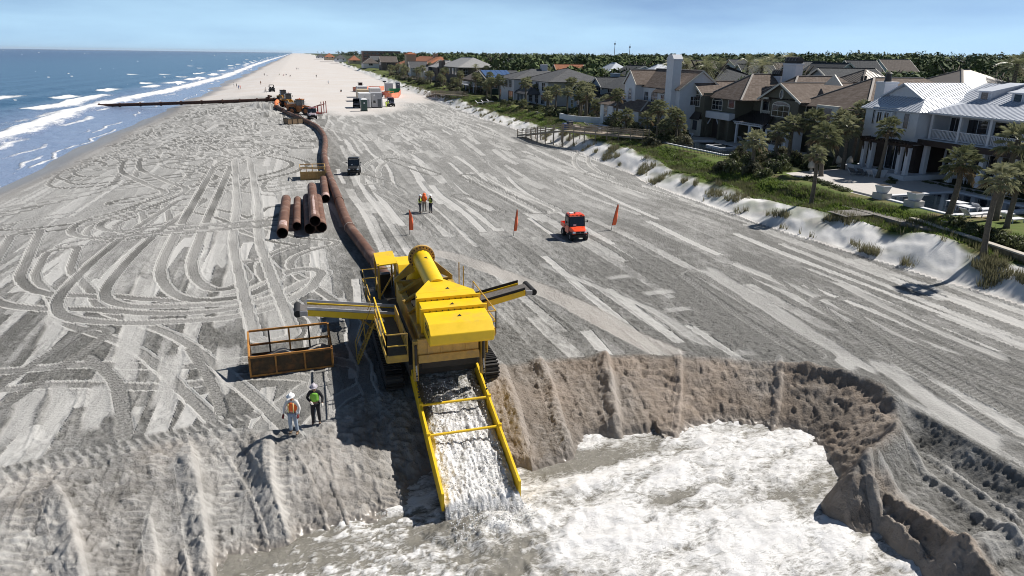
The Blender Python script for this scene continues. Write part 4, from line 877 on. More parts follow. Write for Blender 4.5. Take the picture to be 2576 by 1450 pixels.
def buggy(loc, rz, label, body, roof, dark=BLACK, glassy=True, crew=False, beacon=False, group=None, cap=None):
    o = thing('utility_buggy', label, 'utility vehicle', loc, rz, group)     # drives towards local -Y
    P = lambda n, mb, m, par=None, bv=.02, **k: mb.build(n, m, par or o, bevel=bv, **k)
    for sx in (-1, 1):
        wheel(o, sx * .62, -.98, .33, .26, sx); wheel(o, sx * .62, .95, .33, .28, sx)
    P('chassis', MB().box(-.55, .55, -1.25, 1.45, .28, .55), dark)
    P('floor_tub', MB().box(-.7, .7, -.62, .42, .5, .78), body if not glassy else dark)
    hd_ = MB(); hd_.hexa([(-.66, -1.42, .62), (.66, -1.42, .62), (.72, -.6, .62), (-.72, -.6, .62)], [(-.5, -1.38, .9), (.5, -1.38, .9), (.68, -.6, 1.12), (-.68, -.6, 1.12)]); hood_ = P('bonnet', hd_, body, bv=.04)
    P('grille', MB().box(-.34, .34, -1.46, -1.425, .64, .84), dark, hood_, .005)
    P('emblem', MB().cyl((0, -1.475, .76), (0, -1.455, .76), .05, 10), STEEL, hood_, 0)
    for sx in (-1, 1):
        P('headlight', MB().hexa([(sx * .38, -1.45, .68), (sx * .62, -1.40, .7), (sx * .62, -1.36, .7), (sx * .38, -1.40, .68)][::sx], [(sx * .4, -1.43, .83), (sx * .6, -1.38, .85), (sx * .6, -1.34, .85), (sx * .4, -1.38, .83)][::sx]), mat('lamp_glass', (.75, .78, .8), .15, .2, .05, 2), None, .01)
        P('mudguard', MB().prism([(-1.38, .62), (-1.3, .74), (-.7, .74), (-.58, .5), (-.64, .5), (-.74, .68), (-1.26, .68), (-1.34, .58)], 'x', sx * .5, sx * .76), dark, None, 0)
    mb = MB(); mb.tube([(-.6, -1.38, .5), (-.5, -1.56, .5), (.5, -1.56, .5), (.6, -1.38, .5)], .03, 6).tube([(-.45, -1.55, .5), (-.45, -1.55, .72), (.45, -1.55, .72), (.45, -1.55, .5)], .025, 6); P('bumper_bar', mb, dark, None, 0)
    for sx in (-1, 1):
        mb = MB(); mb.bar((sx * .68, -.62, .75), (sx * .66, -.38, 1.92), .08).bar((sx * .66, -.38, 1.92), (sx * .66, .42, 1.92), .08).bar((sx * .68, .44, .75), (sx * .66, .42, 1.92), .08).bar((sx * .68, -.02, .75), (sx * .66, -.02, 1.9), .05); P('cab_frame', mb, dark, None, .008)
        if glassy:
            d = P('door', MB().box(sx * .70 - .02, sx * .70 + .02, -.56, .38, .5, 1.12), body, None, .01); P('door_glass', MB().hexa([(sx * .70 - .01, -.54, 1.13), (sx * .70 + .01, -.54, 1.13), (sx * .70 + .01, .38, 1.13), (sx * .70 - .01, .38, 1.13)], [(sx * .67 - .01, -.36, 1.86), (sx * .67 + .01, -.36, 1.86), (sx * .67 + .01, .38, 1.86), (sx * .67 - .01, .38, 1.86)]), GLASS, d, 0); P('door_handle', MB().box(sx * .73 - .01, sx * .73 + .01, .2, .32, 1.0, 1.04), dark, d, 0)
        mb = MB(); mb.bar((sx * .68, -.5, 1.45), (sx * .86, -.56, 1.5), .025); mb.ball((sx * .9, -.56, 1.5), (.07, .03, .09), 8, 6); P('mirror', mb, dark, None, 0)
    if glassy:
        P('windscreen', MB().hexa([(-.64, -.63, 1.12), (.64, -.63, 1.12), (.64, -.61, 1.12), (-.64, -.61, 1.12)], [(-.62, -.41, 1.88), (.62, -.41, 1.88), (.62, -.39, 1.88), (-.62, -.39, 1.88)]), GLASS, None, 0)
        P('paper_notice', MB().box(-.32, -.08, -.615, -.61, 1.16, 1.28), WHITEP, None, 0)
    P('roof', MB().hexa([(-.7, -.52, 1.92), (.7, -.52, 1.92), (.7, .52, 1.92), (-.7, .52, 1.92)], [(-.6, -.42, 2.08), (.6, -.42, 2.08), (.6, .45, 2.08), (-.6, .45, 2.08)]), roof, None, .03)
    for k in (-1, 0, 1): P('roof_slot', MB().box(k * .36 - .08, k * .36 + .08, -.505, -.47, 1.975, 2.01), dark, None, 0)
    for sx in (-.32, .32):
        s = P('seat', MB().box(sx - .25, sx + .25, -.1, .35, .78, .92).box(sx - .25, sx + .25, .28, .4, .92, 1.45), dark, None, .03)
    mb = MB(); mb.ring((-.32, -.38, 1.12), (0, .5, .6), .15, .18, .03, 14); P('steering_wheel', mb, dark, None, 0)
    bd = P('cargo_bed', MB().box(-.72, .72, .5, 1.62, .74, .8).box(-.72, -.68, .5, 1.62, .8, 1.1).box(.68, .72, .5, 1.62, .8, 1.1).box(-.68, .68, .5, .54, .8, 1.1).box(-.68, .68, 1.58, 1.62, .8, 1.1), body, None, .008)
    if glassy: P('tool_box', MB().box(-.5, .5, .6, .95, .82, 1.45), dark, None, .02)
    if beacon:
        P('beacon', MB().cyl((-.05, 0, 2.08), (-.05, 0, 2.17), .07, 10), dark, None, 0); P('roof_tray', MB().box(-.5, -.15, -.15, .15, 2.085, 2.14), WHITEP, None, .01)
    if cap: P('cargo', MB().box(-.55, .55, .65, 1.45, .82, 1.25), cap, None, .05)
    return o
ORANGE = mat('orange_red_paint', (.82, .08, .025), .3, 0, .05, 2, spec=.6); CHAR = mat('charcoal_plastic', (.02, .022, .026), .5, 0, .2, 3)
p = G(1452, 603); ob_ = buggy((p.x, p.y + .7, 0), math.radians(-3), 'orange utility buggy with black cab glass parked between the feather flags', ORANGE, ORANGE, beacon=True)
p = G(893, 440); buggy((p.x, p.y + .8, 0), math.radians(-8), 'black utility buggy parked beside the pipeline', CHAR, CHAR)
MAUVE = mat('dusty_mauve_paint', (.25, .13, .15), .4, 0, .1, 2); NAVY = mat('dark_blue_paint', (.03, .035, .06), .4, 0, .1, 2)
p = G(786, 300); buggy((p.x, p.y + .8, 0), math.radians(5), 'mauve utility buggy with bright bonnet parked beside the fork loader', mat('silver_mauve', (.5, .42, .45), .25, .3, .1, 2), MAUVE).scale = (1.25,) * 3
p = G(684, 231); buggy((p.x, p.y, 0), PI + .2, 'black open buggy standing out on the natural beach beside the cyclist', CHAR, CHAR, glassy=False).scale = (1.25,) * 3
p = G(897, 272); buggy((p.x, p.y, 0), PI - .1, 'dark buggy parked on the seaward side of the site cabins', NAVY, NAVY, cap=DARK).scale = (1.25,) * 3
p = G(983, 268); buggy((p.x, p.y, 0), .1, 'purple roofed buggy parked on the inland side of the site cabins', NAVY, MAUVE).scale = (1.25,) * 3
# ================================================================== PEOPLE
SKIN = mat('skin', (.33, .18, .115), .6, 0, .08, 6); HAIR = mat('dark_hair', (.03, .02, .015), .7, 0, .2, 9)
def skin_mesh(name, pts, edges, mats_, parent, root=0, sub=2):
    """pts: (x,y,z,rx[,ry]) joints; edges: pairs -> one continuous skinned surface"""
    me = bpy.data.meshes.new(name); me.from_pydata([p[:3] for p in pts], edges, []); me.materials.append(mats_)
    o = bpy.data.objects.new(name, me); COL.objects.link(o); o.parent = parent
    o.modifiers.new('skin', 'SKIN'); 
    lay = me.skin_vertices[0].data if me.skin_vertices else None
    if lay is None:
        bm = bmesh.new(); bm.from_mesh(me); bm.verts.layers.skin.verify(); bm.to_mesh(me); bm.free(); lay = me.skin_vertices[0].data
    for i, p in enumerate(pts):
        lay[i].radius = (p[3], p[4] if len(p) > 4 else p[3]); lay[i].use_root = (i == root)
    o.modifiers['skin'].use_smooth_shade = True
    s = o.modifiers.new('sub', 'SUBSURF'); s.levels = s.render_levels = sub
    return o
def lerp3(a, b, t): return tuple(a[i] + (b[i] - a[i]) * t for i in range(3))
def person(loc, rz, label, shirt, trousers, vest=None, hat=None, pose='stand', sc=1., gloves=None, boots=None, arms=None, bare_legs=False, group=None, hair=None, stripe=False, lod=2, bottom=None):
    """faces local -Y, 1.76 m tall; arms: ((elbow),(hand)) left then right in local coords"""
    o = thing('person', label, 'person', loc, rz, group); o.scale = (sc,) * 3
    sitting = pose == 'sit'; hz = .93 if not sitting else .22; dz = hz - .93; lean = {'stand': 0, 'look_down': .06, 'sit': .12, 'walk': -.04, 'ride': -.15}[pose]
    if pose == 'sit': lean = .15
    chest = (0, lean * .8, 1.30 + dz); neck = (0, lean * 1.0, 1.50 + dz); headp = (0, lean - (.07 if pose == 'look_down' else .02), 1.655 + dz)
    shl = [(.185, lean * .9, 1.42 + dz), (-.185, lean * .9, 1.42 + dz)]
    if arms is None: arms = (((.27, .03, 1.14 + dz), (.27, -.07, .88 + dz)), ((-.27, .03, 1.14 + dz), (-.27, -.07, .88 + dz)))
    hips = [(.10, 0, hz - .05), (-.10, 0, hz - .05)]
    if sitting: knees = [(.13, -.42, .34), (-.13, -.42, .34)]; feet = [(.13, -.78, .05), (-.13, -.78, .05)]
    elif pose == 'walk': knees = [(.10, -.16, .48), (-.10, .06, .5)]; feet = [(.10, -.26, .07), (-.10, .34, .1)]
    elif pose == 'ride': knees = [(.14, -.25, .6), (-.14, -.12, .52)]; feet = [(.14, -.12, .25), (-.14, .1, .12)]
    else: knees = [(.12, -.03, .50), (-.12, -.03, .50)]; feet = [(.135, .02, .07), (-.135, .02, .07)]
    pts = [(0, 0, hz, .13, .105), (0, lean * .4, 1.12 + dz, .125, .095), (*chest, .155, .105), (*neck, .058), (headp[0], headp[1] + .01, headp[2] - .07, .068, .078), (headp[0], headp[1], headp[2], .078, .094), (headp[0], headp[1] + .01, headp[2] + .085, .058, .07)]
    ed = [(0, 1), (1, 2), (2, 3), (3, 4), (4, 5), (5, 6)]
    for k in range(2):
        i = len(pts); el, ha = arms[k]; fd = (Vector(ha) - Vector(el)).normalized()
        pts += [(*shl[k], .062), (*el, .044), (*ha, .029, .034), (*(Vector(ha) + fd * .09), .03, .045)]; ed += [(2, i), (i, i + 1), (i + 1, i + 2), (i + 2, i + 3)]
    for k in range(2):
        i = len(pts); pts += [(*hips[k], .092), (*knees[k], .06), (*feet[k], .042), (feet[k][0] * 1.08, feet[k][1] - .17, .045, .042, .035)]; ed += [(0, i), (i, i + 1), (i + 1, i + 2), (i + 2, i + 3)]
    body = skin_mesh('body', pts, ed, SKIN, o, 0, min(lod, 2))
    if lod >= 2:
        mb = MB(); hx_, hy_, hz_ = headp; mb.ball((hx_, hy_ - .1, hz_ - .01), (.017, .03, .028), 6, 5); mb.build('nose', SKIN, body, smooth=True)
        for s_ in (-1, 1):
            mb = MB(); mb.ball((hx_ + s_ * .034, hy_ - .085, hz_ + .02), (.017, .012, .01), 6, 4); mb.build('eye', HAIR, body, smooth=True)
            mb = MB(); mb.ball((hx_ + s_ * .082, hy_, hz_), (.014, .03, .04), 6, 5); mb.build('ear', SKIN, body, smooth=True)
        mb = MB(); mb.ball((hx_, hy_ - .092, hz_ - .055), (.03, .008, .008), 6, 4); mb.build('mouth', mat('lips', (.2, .07, .06), .6), body, smooth=True)
        for k in range(2):
            el, ha = Vector(arms[k][0]), Vector(arms[k][1]); fd = (ha - el).normalized(); wd = Vector((0, 1, 0)); wd = (wd - fd * wd.dot(fd)).normalized(); sd = fd.cross(wd) * (1 if k == 0 else -1)
            palm = ha + fd * .085
            gm = gloves or SKIN
            if gloves:
                mb = MB(); mb.tube([ha - fd * .03, ha + fd * .02, ha + fd * .06, palm + fd * .02], [.042, .046, .052, .045], 8); mb.build('glove', gm, o, smooth=True)
            for j, (fo_, ln) in enumerate(((-.034, .075), (-.012, .088), (.011, .083), (.033, .066))):
                b0 = palm + wd * fo_; b1 = b0 + fd * ln * .5 + sd * .004; b2 = b1 + fd * ln * .35 - sd * .03
                mb = MB(); mb.tube([b0, b1, b2], [.0115, .0105, .008], 6); mb.build('finger', gm, o, smooth=True)
            b0 = ha + fd * .05 - wd * .035; b1 = b0 - wd * .03 + fd * .03; b2 = b1 + fd * .035 - sd * .01; mb = MB(); mb.tube([b0, b1, b2], [.014, .012, .009], 6); mb.build('thumb', gm, o, smooth=True)
    # shirt with sleeves, trousers, boots
    g = .016
    if shirt:
        sp_ = [(0, 0, hz + .02, .15, .125), (0, lean * .4, 1.12 + dz, .145, .115), (*chest, .175, .125), (0, lean * .98, 1.475 + dz, .085, .08)]; se = [(0, 1), (1, 2), (2, 3)]
        for k in range(2):
            i = len(sp_); el, ha = arms[k]; sp_ += [(*shl[k], .078), (*el, .058), (*lerp3(el, ha, .86), .045)]; se += [(2, i), (i, i + 1), (i + 1, i + 2)]
        skin_mesh('shirt', sp_, se, shirt, o, 0, min(lod, 2))
    if trousers:
        tp = [(0, 0, hz + .03, .145, .12)]; te = []
        for k in range(2):
            i = len(tp); end = lerp3(knees[k], feet[k], .9 if not bare_legs else -.25); kk = knees[k] if not bare_legs else lerp3(hips[k], knees[k], .6)
            tp += [(*hips[k], .108), (*kk, .078), (*(end if not bare_legs else lerp3(hips[k], knees[k], .85)), .062 if not bare_legs else .08)]; te += [(0, i), (i, i + 1), (i + 1, i + 2)]
        skin_mesh('trousers', tp, te, trousers, o, 0, min(lod, 2))
    if boots and not sitting:
        for k in range(2):
            f = feet[k]; skin_mesh('boot', [(f[0], f[1], f[2] + .1, .056), (f[0], f[1] + .015, f[2] - .005, .056, .055), (f[0] * 1.08, f[1] - .18, .045, .05, .038)], [(0, 1), (1, 2)], boots, o, 1, 1)
    if vest:
        vp = [(0, .0, hz + .06, .20, .155), (0, lean * .4, 1.13 + dz, .20, .15), (0, lean * .8, 1.31 + dz, .215, .16), (0, lean * .9, 1.43 + dz, .19, .14)]
        v = skin_mesh('vest', vp, [(0, 1), (1, 2), (2, 3)], vest, o, 0, min(lod, 2))
        if stripe:
            for s_ in (-1, 1):
                mb = MB(); mb.tube([(s_ * .10, lean * .5 - .155, 1.0 + dz), (s_ * .105, lean * .8 - .165, 1.25 + dz), (s_ * .10, lean * .9 - .14, 1.42 + dz)], .017, 6); mb.build('reflective_stripe', mat('lime_tape', (.75, .8, .35), .5), v, smooth=True)
    c = Vector(headp)
    if hat:
        mb = MB(); t_ = -.25 if pose == 'look_down' else 0
        mb.ball((0, 0, .0), (.118, .142, .115), 16, 10); mb.v = [(a, b2, max(c2, -.004)) for a, b2, c2 in mb.v]
        hh = mb.build('hard_hat', hat, o, smooth=True)
        brim = MB(); brim.pipe((0, -.012, -.012), (0, -.012, .006), .165, .06, 20); brim.build('brim', hat, hh, smooth=SM)
        mb = MB(); mb.box(-.012, .012, -.11, .11, .09, .118); mb.build('crest', hat, hh, bevel=.006)
        hh.location = (c.x, c.y, c.z + .045); hh.rotation_euler = (t_ * -1.0, 0, 0)
    elif hair:
        mb = MB(); mb.ball((c.x, c.y + .02, c.z + .035), (.09, .108, .1), 12, 8); mb.build('hair', hair, o, smooth=True)
    return o
WHITE_C = mat('white_cotton', (.62, .61, .60), .9, 0, .08, 5); BLACKC = mat('black_cloth', (.02, .02, .024), .9, 0, .2, 5); JEAN = mat('faded_jeans', (.30, .36, .44), .9, 0, .15, 6); NAVYC = mat('navy_trousers', (.025, .03, .05), .9, 0, .2, 5)
ORV = mat('orange_safety_vest', (.95, .16, .03), .7, 0, .1, 5); GRV = mat('green_safety_vest', (.22, .52, .06), .7, 0, .12, 5); LMV = mat('lime_safety_vest', (.62, .78, .08), .7, 0, .1, 5)
HATW = mat('white_hard_hat', (.85, .85, .85), .3, 0, .03, 3); HATG = mat('printed_grey_hard_hat', (.45, .42, .46), .5, 0, .35, 18); BOOT = mat('tan_boots', (.22, .15, .09), .85, 0, .2, 6); GLOVE = mat('maroon_gloves', (.18, .03, .03), .8, 0, .2, 8); GLOVEW = mat('pale_gloves', (.6, .57, .52), .8, 0, .1, 8); KHAKI = mat('khaki_trousers', (.30, .26, .22), .9, 0, .12, 5); BBOOT = mat('dark_boots', (.04, .035, .03), .8, 0, .2, 6)
p = G(741, 1092); person((p.x, p.y, ground(p.x, p.y) + .02), math.radians(-22), 'worker in orange vest, white hard hat and faded jeans at the edge of the pit', WHITE_C, JEAN, ORV, HATW, 'look_down', 1.0, GLOVE, BOOT, arms=(((.30, .02, 1.15), (.27, -.1, .90)), ((-.31, .0, 1.16), (-.33, -.12, .88))), stripe=True)
p = G(797, 1066); person((p.x, p.y, ground(p.x, p.y) + .02), math.radians(-8), 'worker in green vest and black clothes with patterned hard hat', BLACKC, BLACKC, GRV, HATG, 'look_down', 1.0, GLOVEW, BBOOT, arms=(((.31, .05, 1.16), (.30, -.12, .94)), ((-.31, .08, 1.15), (-.12, -.2, 1.06))))
p = G(1057, 536); person((p.x, p.y, 0), math.radians(70), 'worker in yellow green vest facing the worker with the orange pack', BLACKC, NAVYC, LMV, HATW, 'stand', 1., None, BBOOT, arms=(((.25, -.05, 1.15), (.15, -.28, 1.12)), ((-.25, -.05, 1.15), (-.12, -.28, 1.1))), lod=2)
p = G(1068, 533); pk = person((p.x, p.y, 0), math.radians(175), 'worker in khaki trousers with a big orange pack on the back', BLACKC, KHAKI, ORV, mat('orange_hard_hat', (.9, .2, .08), .4), 'stand', 1.02, None, BBOOT, arms=(((.27, .0, 1.14), (.12, -.22, 1.08)), ((-.27, .0, 1.14), (-.12, -.22, 1.08))), lod=2)
MB().ball((0, .23, 1.36), (.23, .16, .34), 12, 10).ball((0, .16, 1.66), (.17, .15, .17), 10, 8).build('orange_pack', ORV, pk, smooth=True)
p = G(1084, 536); person((p.x, p.y, 0), math.radians(-60), 'worker in black shirt and lime vest standing beside the orange pack', BLACKC, NAVYC, LMV, HATW, 'stand', 1., None, BBOOT, arms=(((.26, -.02, 1.16), (.05, -.24, 1.2)), ((-.26, -.02, 1.16), (-.06, -.24, 1.25))), lod=2)
# far figures on the natural beach
FR = [(600, 219, 'stand', 'walker'), (604, 219, 'stand', ''), (595, 213, 'stand', ''), (588, 210, 'stand', ''), (665, 189, 'stand', ''), (746, 176, 'stand', ''), (750, 176, 'stand', ''), (796, 196, 'stand', ''), (826, 213, 'walk', ''), (714, 191, 'sit', ''), (720, 190, 'sit', ''), (672, 190, 'sit', ''), (730, 193, 'sit', ''), (703, 190, 'sit', ''), (858, 232, 'sit', ''), (656, 212, 'stand', '')]
LBL = ['walker in blue shorts at the water side', 'walker in a red top beside the blue shorts walker', 'walker in dark clothes near the swash', 'walker in pale shirt nearest the surf', 'figure standing beside a sunbather on the orange sand', 'walker in grey far down the beach', 'walker in black beside the grey walker', 'person in a dark wetsuit standing alone on the white sand', 'person in pale blue walking between the site cabins and the loaders', 'sunbather in pink sitting on the far beach', 'sunbather in navy sitting on the far beach', 'sunbather in white sitting on the orange sand', 'sunbather in black sitting on the far beach', 'sunbather in green sitting on the far beach', 'person in dark shirt and shorts sitting alone seaward of the cabins', 'brown wooden looking bather standing alone on the wet sand']
PAL = [(.05, .15, .4), (.5, .06, .05), (.03, .03, .04), (.6, .6, .6), (.06, .06, .08), (.3, .3, .3), (.03, .03, .03), (.03, .03, .04), (.4, .5, .6), (.6, .25, .3), (.03, .05, .12), (.7, .7, .7), (.02, .02, .02), (.06, .2, .08), (.05, .05, .06), (.2, .11, .07)]
for (px, py, ps, _), lb, cc in zip(FR, LBL, PAL):
    p = G(px, py); m_ = mat('cloth_%02d' % PAL.index(cc), cc, .9, 0, .1, 5)
    person((p.x, p.y, ground(p.x, p.y) + .01), random.uniform(0, 6), lb, m_, m_ if ps != 'sit' else m_, None, None, ps, 1.05, bare_legs=True, hair=HAIR, lod=1, group='people out on the natural beach')
p = G(668, 233)
cyc = thing('bicycle', 'bicycle ridden on the natural beach beside the black open buggy', 'bicycle', (p.x, p.y, ground(p.x, p.y)), .7)
for y_ in (-.52, .52):
    mb = MB(); mb.ring((0, y_, .35), (1, 0, 0), .31, .35, .045, 20); wq = mb.build('wheel', BLACK, cyc, smooth=SM); mb = MB()
    for k in range(6): a = PI * k / 6; mb.bar((0, y_ - .31 * math.cos(a), .35 - .31 * math.sin(a)), (0, y_ + .31 * math.cos(a), .35 + .31 * math.sin(a)), .012)
    mb.build('spokes', STEEL, wq)
mb = MB(); mb.tube([(0, .52, .35), (0, .1, .32), (0, -.38, .82), (0, -.52, .35)], .02, 6).tube([(0, .1, .32), (0, .22, .85)], .02, 6).tube([(0, .22, .8), (0, -.38, .78)], .02, 6).tube([(0, .52, .35), (0, .22, .78)], .015, 6); mb.build('frame', CHAR, cyc)
MB().box(-.08, .08, .12, .36, .85, .9).build('saddle', BLACK, cyc, bevel=.02); MB().tube([(-.25, -.32, 1.02), (0, -.4, .95), (.25, -.32, 1.02)], .015, 6).build('handlebar', STEEL, cyc)
person((p.x, p.y, ground(p.x, p.y) + .0), .7, 'cyclist in pale clothes riding on the natural beach', WHITE_C, mat('cloth_grey', (.2, .2, .22), .9), None, None, 'ride', 1.05, bare_legs=True, hair=HAIR, lod=1, group='people out on the natural beach', arms=(((.27, -.2, 1.2), (.24, -.42, 1.06)), ((-.27, -.2, 1.2), (-.24, -.42, 1.06))))
for k, (px, py) in enumerate(((972, 271), (977, 270))):
    p = G(px, py); person((p.x, p.y, 0), .3 + k, ['worker in lime jacket and lime trousers beside the purple roofed buggy', 'worker in lime jacket and dark trousers beside the purple roofed buggy'][k], LMV, LMV if k == 0 else NAVYC, None, HATW, 'stand', 1.05, lod=1)
# ================================================================== WHEEL LOADERS
MACY = mat('plant_yellow', (.50, .26, .04), .5, 0, .15, 2, dirt=(.25, .14, .05), dirt_amt=.3); REDP = mat('dull_red_frame', (.28, .05, .04), .6, 0, .15, 3)
def loader(loc, rz, label, tool='bucket', paint=MACY, sc=1.):
    o = thing('wheel_loader', label, 'wheel loader', loc, rz); o.scale = (sc,) * 3      # front towards local -Y
    P = lambda n, mb, m, par=None, bv=.03, **k: mb.build(n, m, par or o, bevel=bv, **k)
    for sx in (-1, 1):
        wheel(o, sx * 1.1, -1.55, .82, .62, sx, paint); wheel(o, sx * 1.1, 1.6, .82, .62, sx, paint)
    P('front_frame', MB().box(-.6, .6, -2.0, -.35, .6, 1.35), paint); P('rear_frame', MB().box(-.7, .7, -.3, 3.1, .6, 1.4), paint)
    P('engine_cover', MB().hexa([(-.75, .9, 1.4), (.75, .9, 1.4), (.75, 3.2, 1.4), (-.75, 3.2, 1.4)], [(-.68, .9, 2.3), (.68, .9, 2.3), (.62, 3.1, 2.1), (-.62, 3.1, 2.1)]), paint)
    P('grille', MB().box(-.55, .55, 3.205, 3.23, 1.45, 2.0), DARK, None, 0); P('exhaust', MB().cyl((.35, 1.5, 2.2), (.35, 1.5, 3.0), .07, 8), DARK, None, 0)
    for sx in (-1, 1):
        P('mudguard', MB().prism([(.75, 1.5), (.95, 1.78), (2.2, 1.78), (2.5, 1.45), (2.4, 1.4), (2.15, 1.7), (1.0, 1.7), (.85, 1.45)], 'x', sx * .8, sx * 1.4), paint, None, 0)
    cb = P('cab', MB().box(-.72, .72, -.5, .85, 1.4, 1.95), paint)
    for (x_, y_) in ((-.68, -.46), (.68, -.46), (-.68, .8), (.68, .8)): P('cab_post', MB().box(x_ - .05, x_ + .05, y_ - .05, y_ + .05, 1.95, 3.15), DARK, None, 0)
    for nm, bx in (('windscreen', (-.63, .63, -.5, -.47, 1.95, 3.1)), ('rear_glass', (-.63, .63, .8, .83, 1.95, 3.1)), ('side_glass', (-.71, -.68, -.41, .75, 1.95, 3.1)), ('side_glass', (.68, .71, -.41, .75, 1.95, 3.1))): P(nm, MB().box(*bx), GLASS, cb, 0)
    P('cab_roof', MB().box(-.82, .82, -.65, .95, 3.15, 3.32), CHAR if tool == 'bucket' else paint, cb, .05)
    P('beacon', MB().cyl((.4, .4, 3.32), (.4, .4, 3.5), .08, 8), ORANGE, cb, 0)
    for sx in (-1, 1):
        P('lift_arm', MB().prism([(-.5, 1.75), (-.3, 2.0), (-1.7, 1.75), (-3.0, .75), (-3.15, .45), (-2.85, .45), (-1.7, 1.35)], 'x', sx * .55 - .08, sx * .55 + .08), paint, None, 0)
        P('lift_ram', MB().cyl((sx * .4, -.8, 1.0), (sx * .4, -2.2, 1.05), .08, 8), STEEL, None, 0); P('mirror', MB().box(sx * .95 - .06, sx * .95 + .06, -.6, -.55, 2.5, 2.85), DARK, None, 0)
        P('head_lamp', MB().box(sx * .7 - .1, sx * .7 + .1, -2.08, -2.0, 1.5, 1.65), mat('lamp_glass', (.75, .78, .8), .15), None, 0)
    if tool == 'bucket':
        bk = MB(); pr_ = [(-3.0, .15), (-3.0, .95), (-3.1, 1.3), (-3.25, 1.35), (-3.18, .95), (-3.25, .45), (-3.6, .22), (-4.25, .1), (-4.25, .05), (-3.4, .02)]
        bk.prism(pr_, 'x', -1.45, 1.45); P('bucket', bk, STEEL, None, .01)
        for sx in (-1.45, 1.41): P('bucket_side', MB().prism([(-3.05, .1), (-3.1, 1.25), (-3.3, 1.2), (-4.2, .1)], 'x', sx, sx + .04), paint, None, 0)
    else:
        P('fork_carriage', MB().box(-1.5, 1.5, -3.3, -3.1, .4, .6).box(-1.5, 1.5, -3.3, -3.1, 1.5, 1.68), REDP, None, .01)
        for x_ in (-1.35, -.05, 1.25):
            P('fork_tine', MB().box(x_, x_ + .16, -3.32, -3.1, .3, 1.8).box(x_, x_ + .16, -5.2, -3.32, .3, .42), REDP, None, .01)
        for x_ in (-1.4, 0.0, 1.3): P('upright_prong', MB().box(x_, x_ + .14, -5.25, -5.1, .42, 2.9), REDP, None, .01)
        P('top_clamp', MB().bar((-1.3, -3.2, 1.7), (-1.3, -5.0, 2.3), .14).bar((1.3, -3.2, 1.7), (1.3, -5.0, 2.3), .14), REDP, None, 0)
    return o
p = G(726, 273); loader((p.x, p.y + 4.4, 0), .35, 'yellow wheel loader with its steel bucket lowered beside the pipeline', 'bucket', sc=1.12)
p = G(711, 260); loader((p.x + .3, p.y + 4, 0), .2, 'wheel loader parked behind another loader, by the orange wrapped pipe', 'bucket', sc=1.1)
p = G(757, 290); loader((p.x + .2, p.y + 2, 0), 1.15, 'rusty orange fork loader with tall red prongs beside the mauve buggy', 'fork', mat('rusty_orange_plant', (.42, .16, .05), .55, 0, .15, 2, dirt=(.2, .08, .04), dirt_amt=.4), sc=1.12)
p = G(909, 232); loader((p.x, p.y + 3, 0), .1, 'yellow wheel loader behind the orange barrier fence and site cabins', 'bucket', sc=1.05)

# ================================================================== SITE CABINS, TOILETS, FENCES
CABW = mat('white_cabin_steel', (.72, .72, .70), .6, 0, .06, 2); CABG = mat('grey_cabin_steel', (.36, .36, .38), .6, 0, .08, 2); CABB = mat('beige_cabin_steel', (.52, .42, .28), .6, 0, .08, 2)
def cabin(pxl, pxr, py, D, Hc, label, m, roofm, door=True, ac=False, lamp=False, group='site cabins on the beach'):
    a = G(pxl, py); c = G(pxr, py); L = abs(c.x - a.x)
    o = thing('site_cabin', label, 'cabin', (a.x, (a.y + c.y) / 2, 0), 0, group)
    P = lambda n, mb, mm, par=None: mb.build(n, mm, par or o, bevel=.02)
    P('skid', MB().box(.1, .3, 0, D, 0, .25).box(L - .3, L - .1, 0, D, 0, .25), DARK); wl = P('shell', MB().box(0, L, 0, D, .25, Hc), m)
    P('roof_sheet', MB().box(-.06, L + .06, -.08, D + .06, Hc + .003, Hc + .13), roofm)
    for x_ in (0, L - .1): P('corner_trim', MB().box(x_ - .01, x_ + .11, -.025, -.003, .25, Hc), roofm)
    if door:
        d = P('door', MB().box(L * .55, L * .55 + .95, -.05, -.003, .3, 2.35), CABG if m is not CABG else mat('dark_door', (.08, .09, .1), .6)); P('handle', MB().box(L * .55 + .08, L * .55 + .12, -.09, -.051, 1.2, 1.35), DARK, d)
        w_ = P('window', MB().box(L * .12, L * .4, -.04, -.003, 1.2, 2.1), CABW); P('pane', MB().box(L * .14, L * .38, -.055, -.041, 1.25, 2.05), GLASS, w_)
    if ac: P('air_conditioner', MB().box(L * .55, L * .75, -.35, -.003, 1.7, 2.2), DARK)
    if lamp: P('flood_lamp', MB().cyl((L * .25, -.2, Hc - .4), (L * .25, -.03, Hc - .45), .2, 10), WHITEP)
    return o
cabin(906, 934, 273, 6, 3.9, 'white site cabin with dark door behind the green portable toilet', CABW, WHITEP)
cabin(935.5, 963, 272, 6, 3.9, 'grey site cabin with open dark doorway and round lamp', CABG, CABG, lamp=True)
cabin(932, 959, 252, 6, 3.6, 'pale grey site cabin with air conditioner behind the grey cabin', mat('pale_grey_cabin', (.55, .55, .57), .6), WHITEP, door=False, ac=True)
cabin(900, 929, 256, 6, 3.5, 'beige site cabin behind the white cabin', CABB, CABB, ac=True, door=False)
cabin(900, 925, 246, 6, 3.6, 'low white topped cabin behind the beige cabin', CABG, WHITEP, door=False)
cabin(971, 989, 232, 4, 3.2, 'small grey cabin inside the inland orange fence', CABG, CABG, door=False)
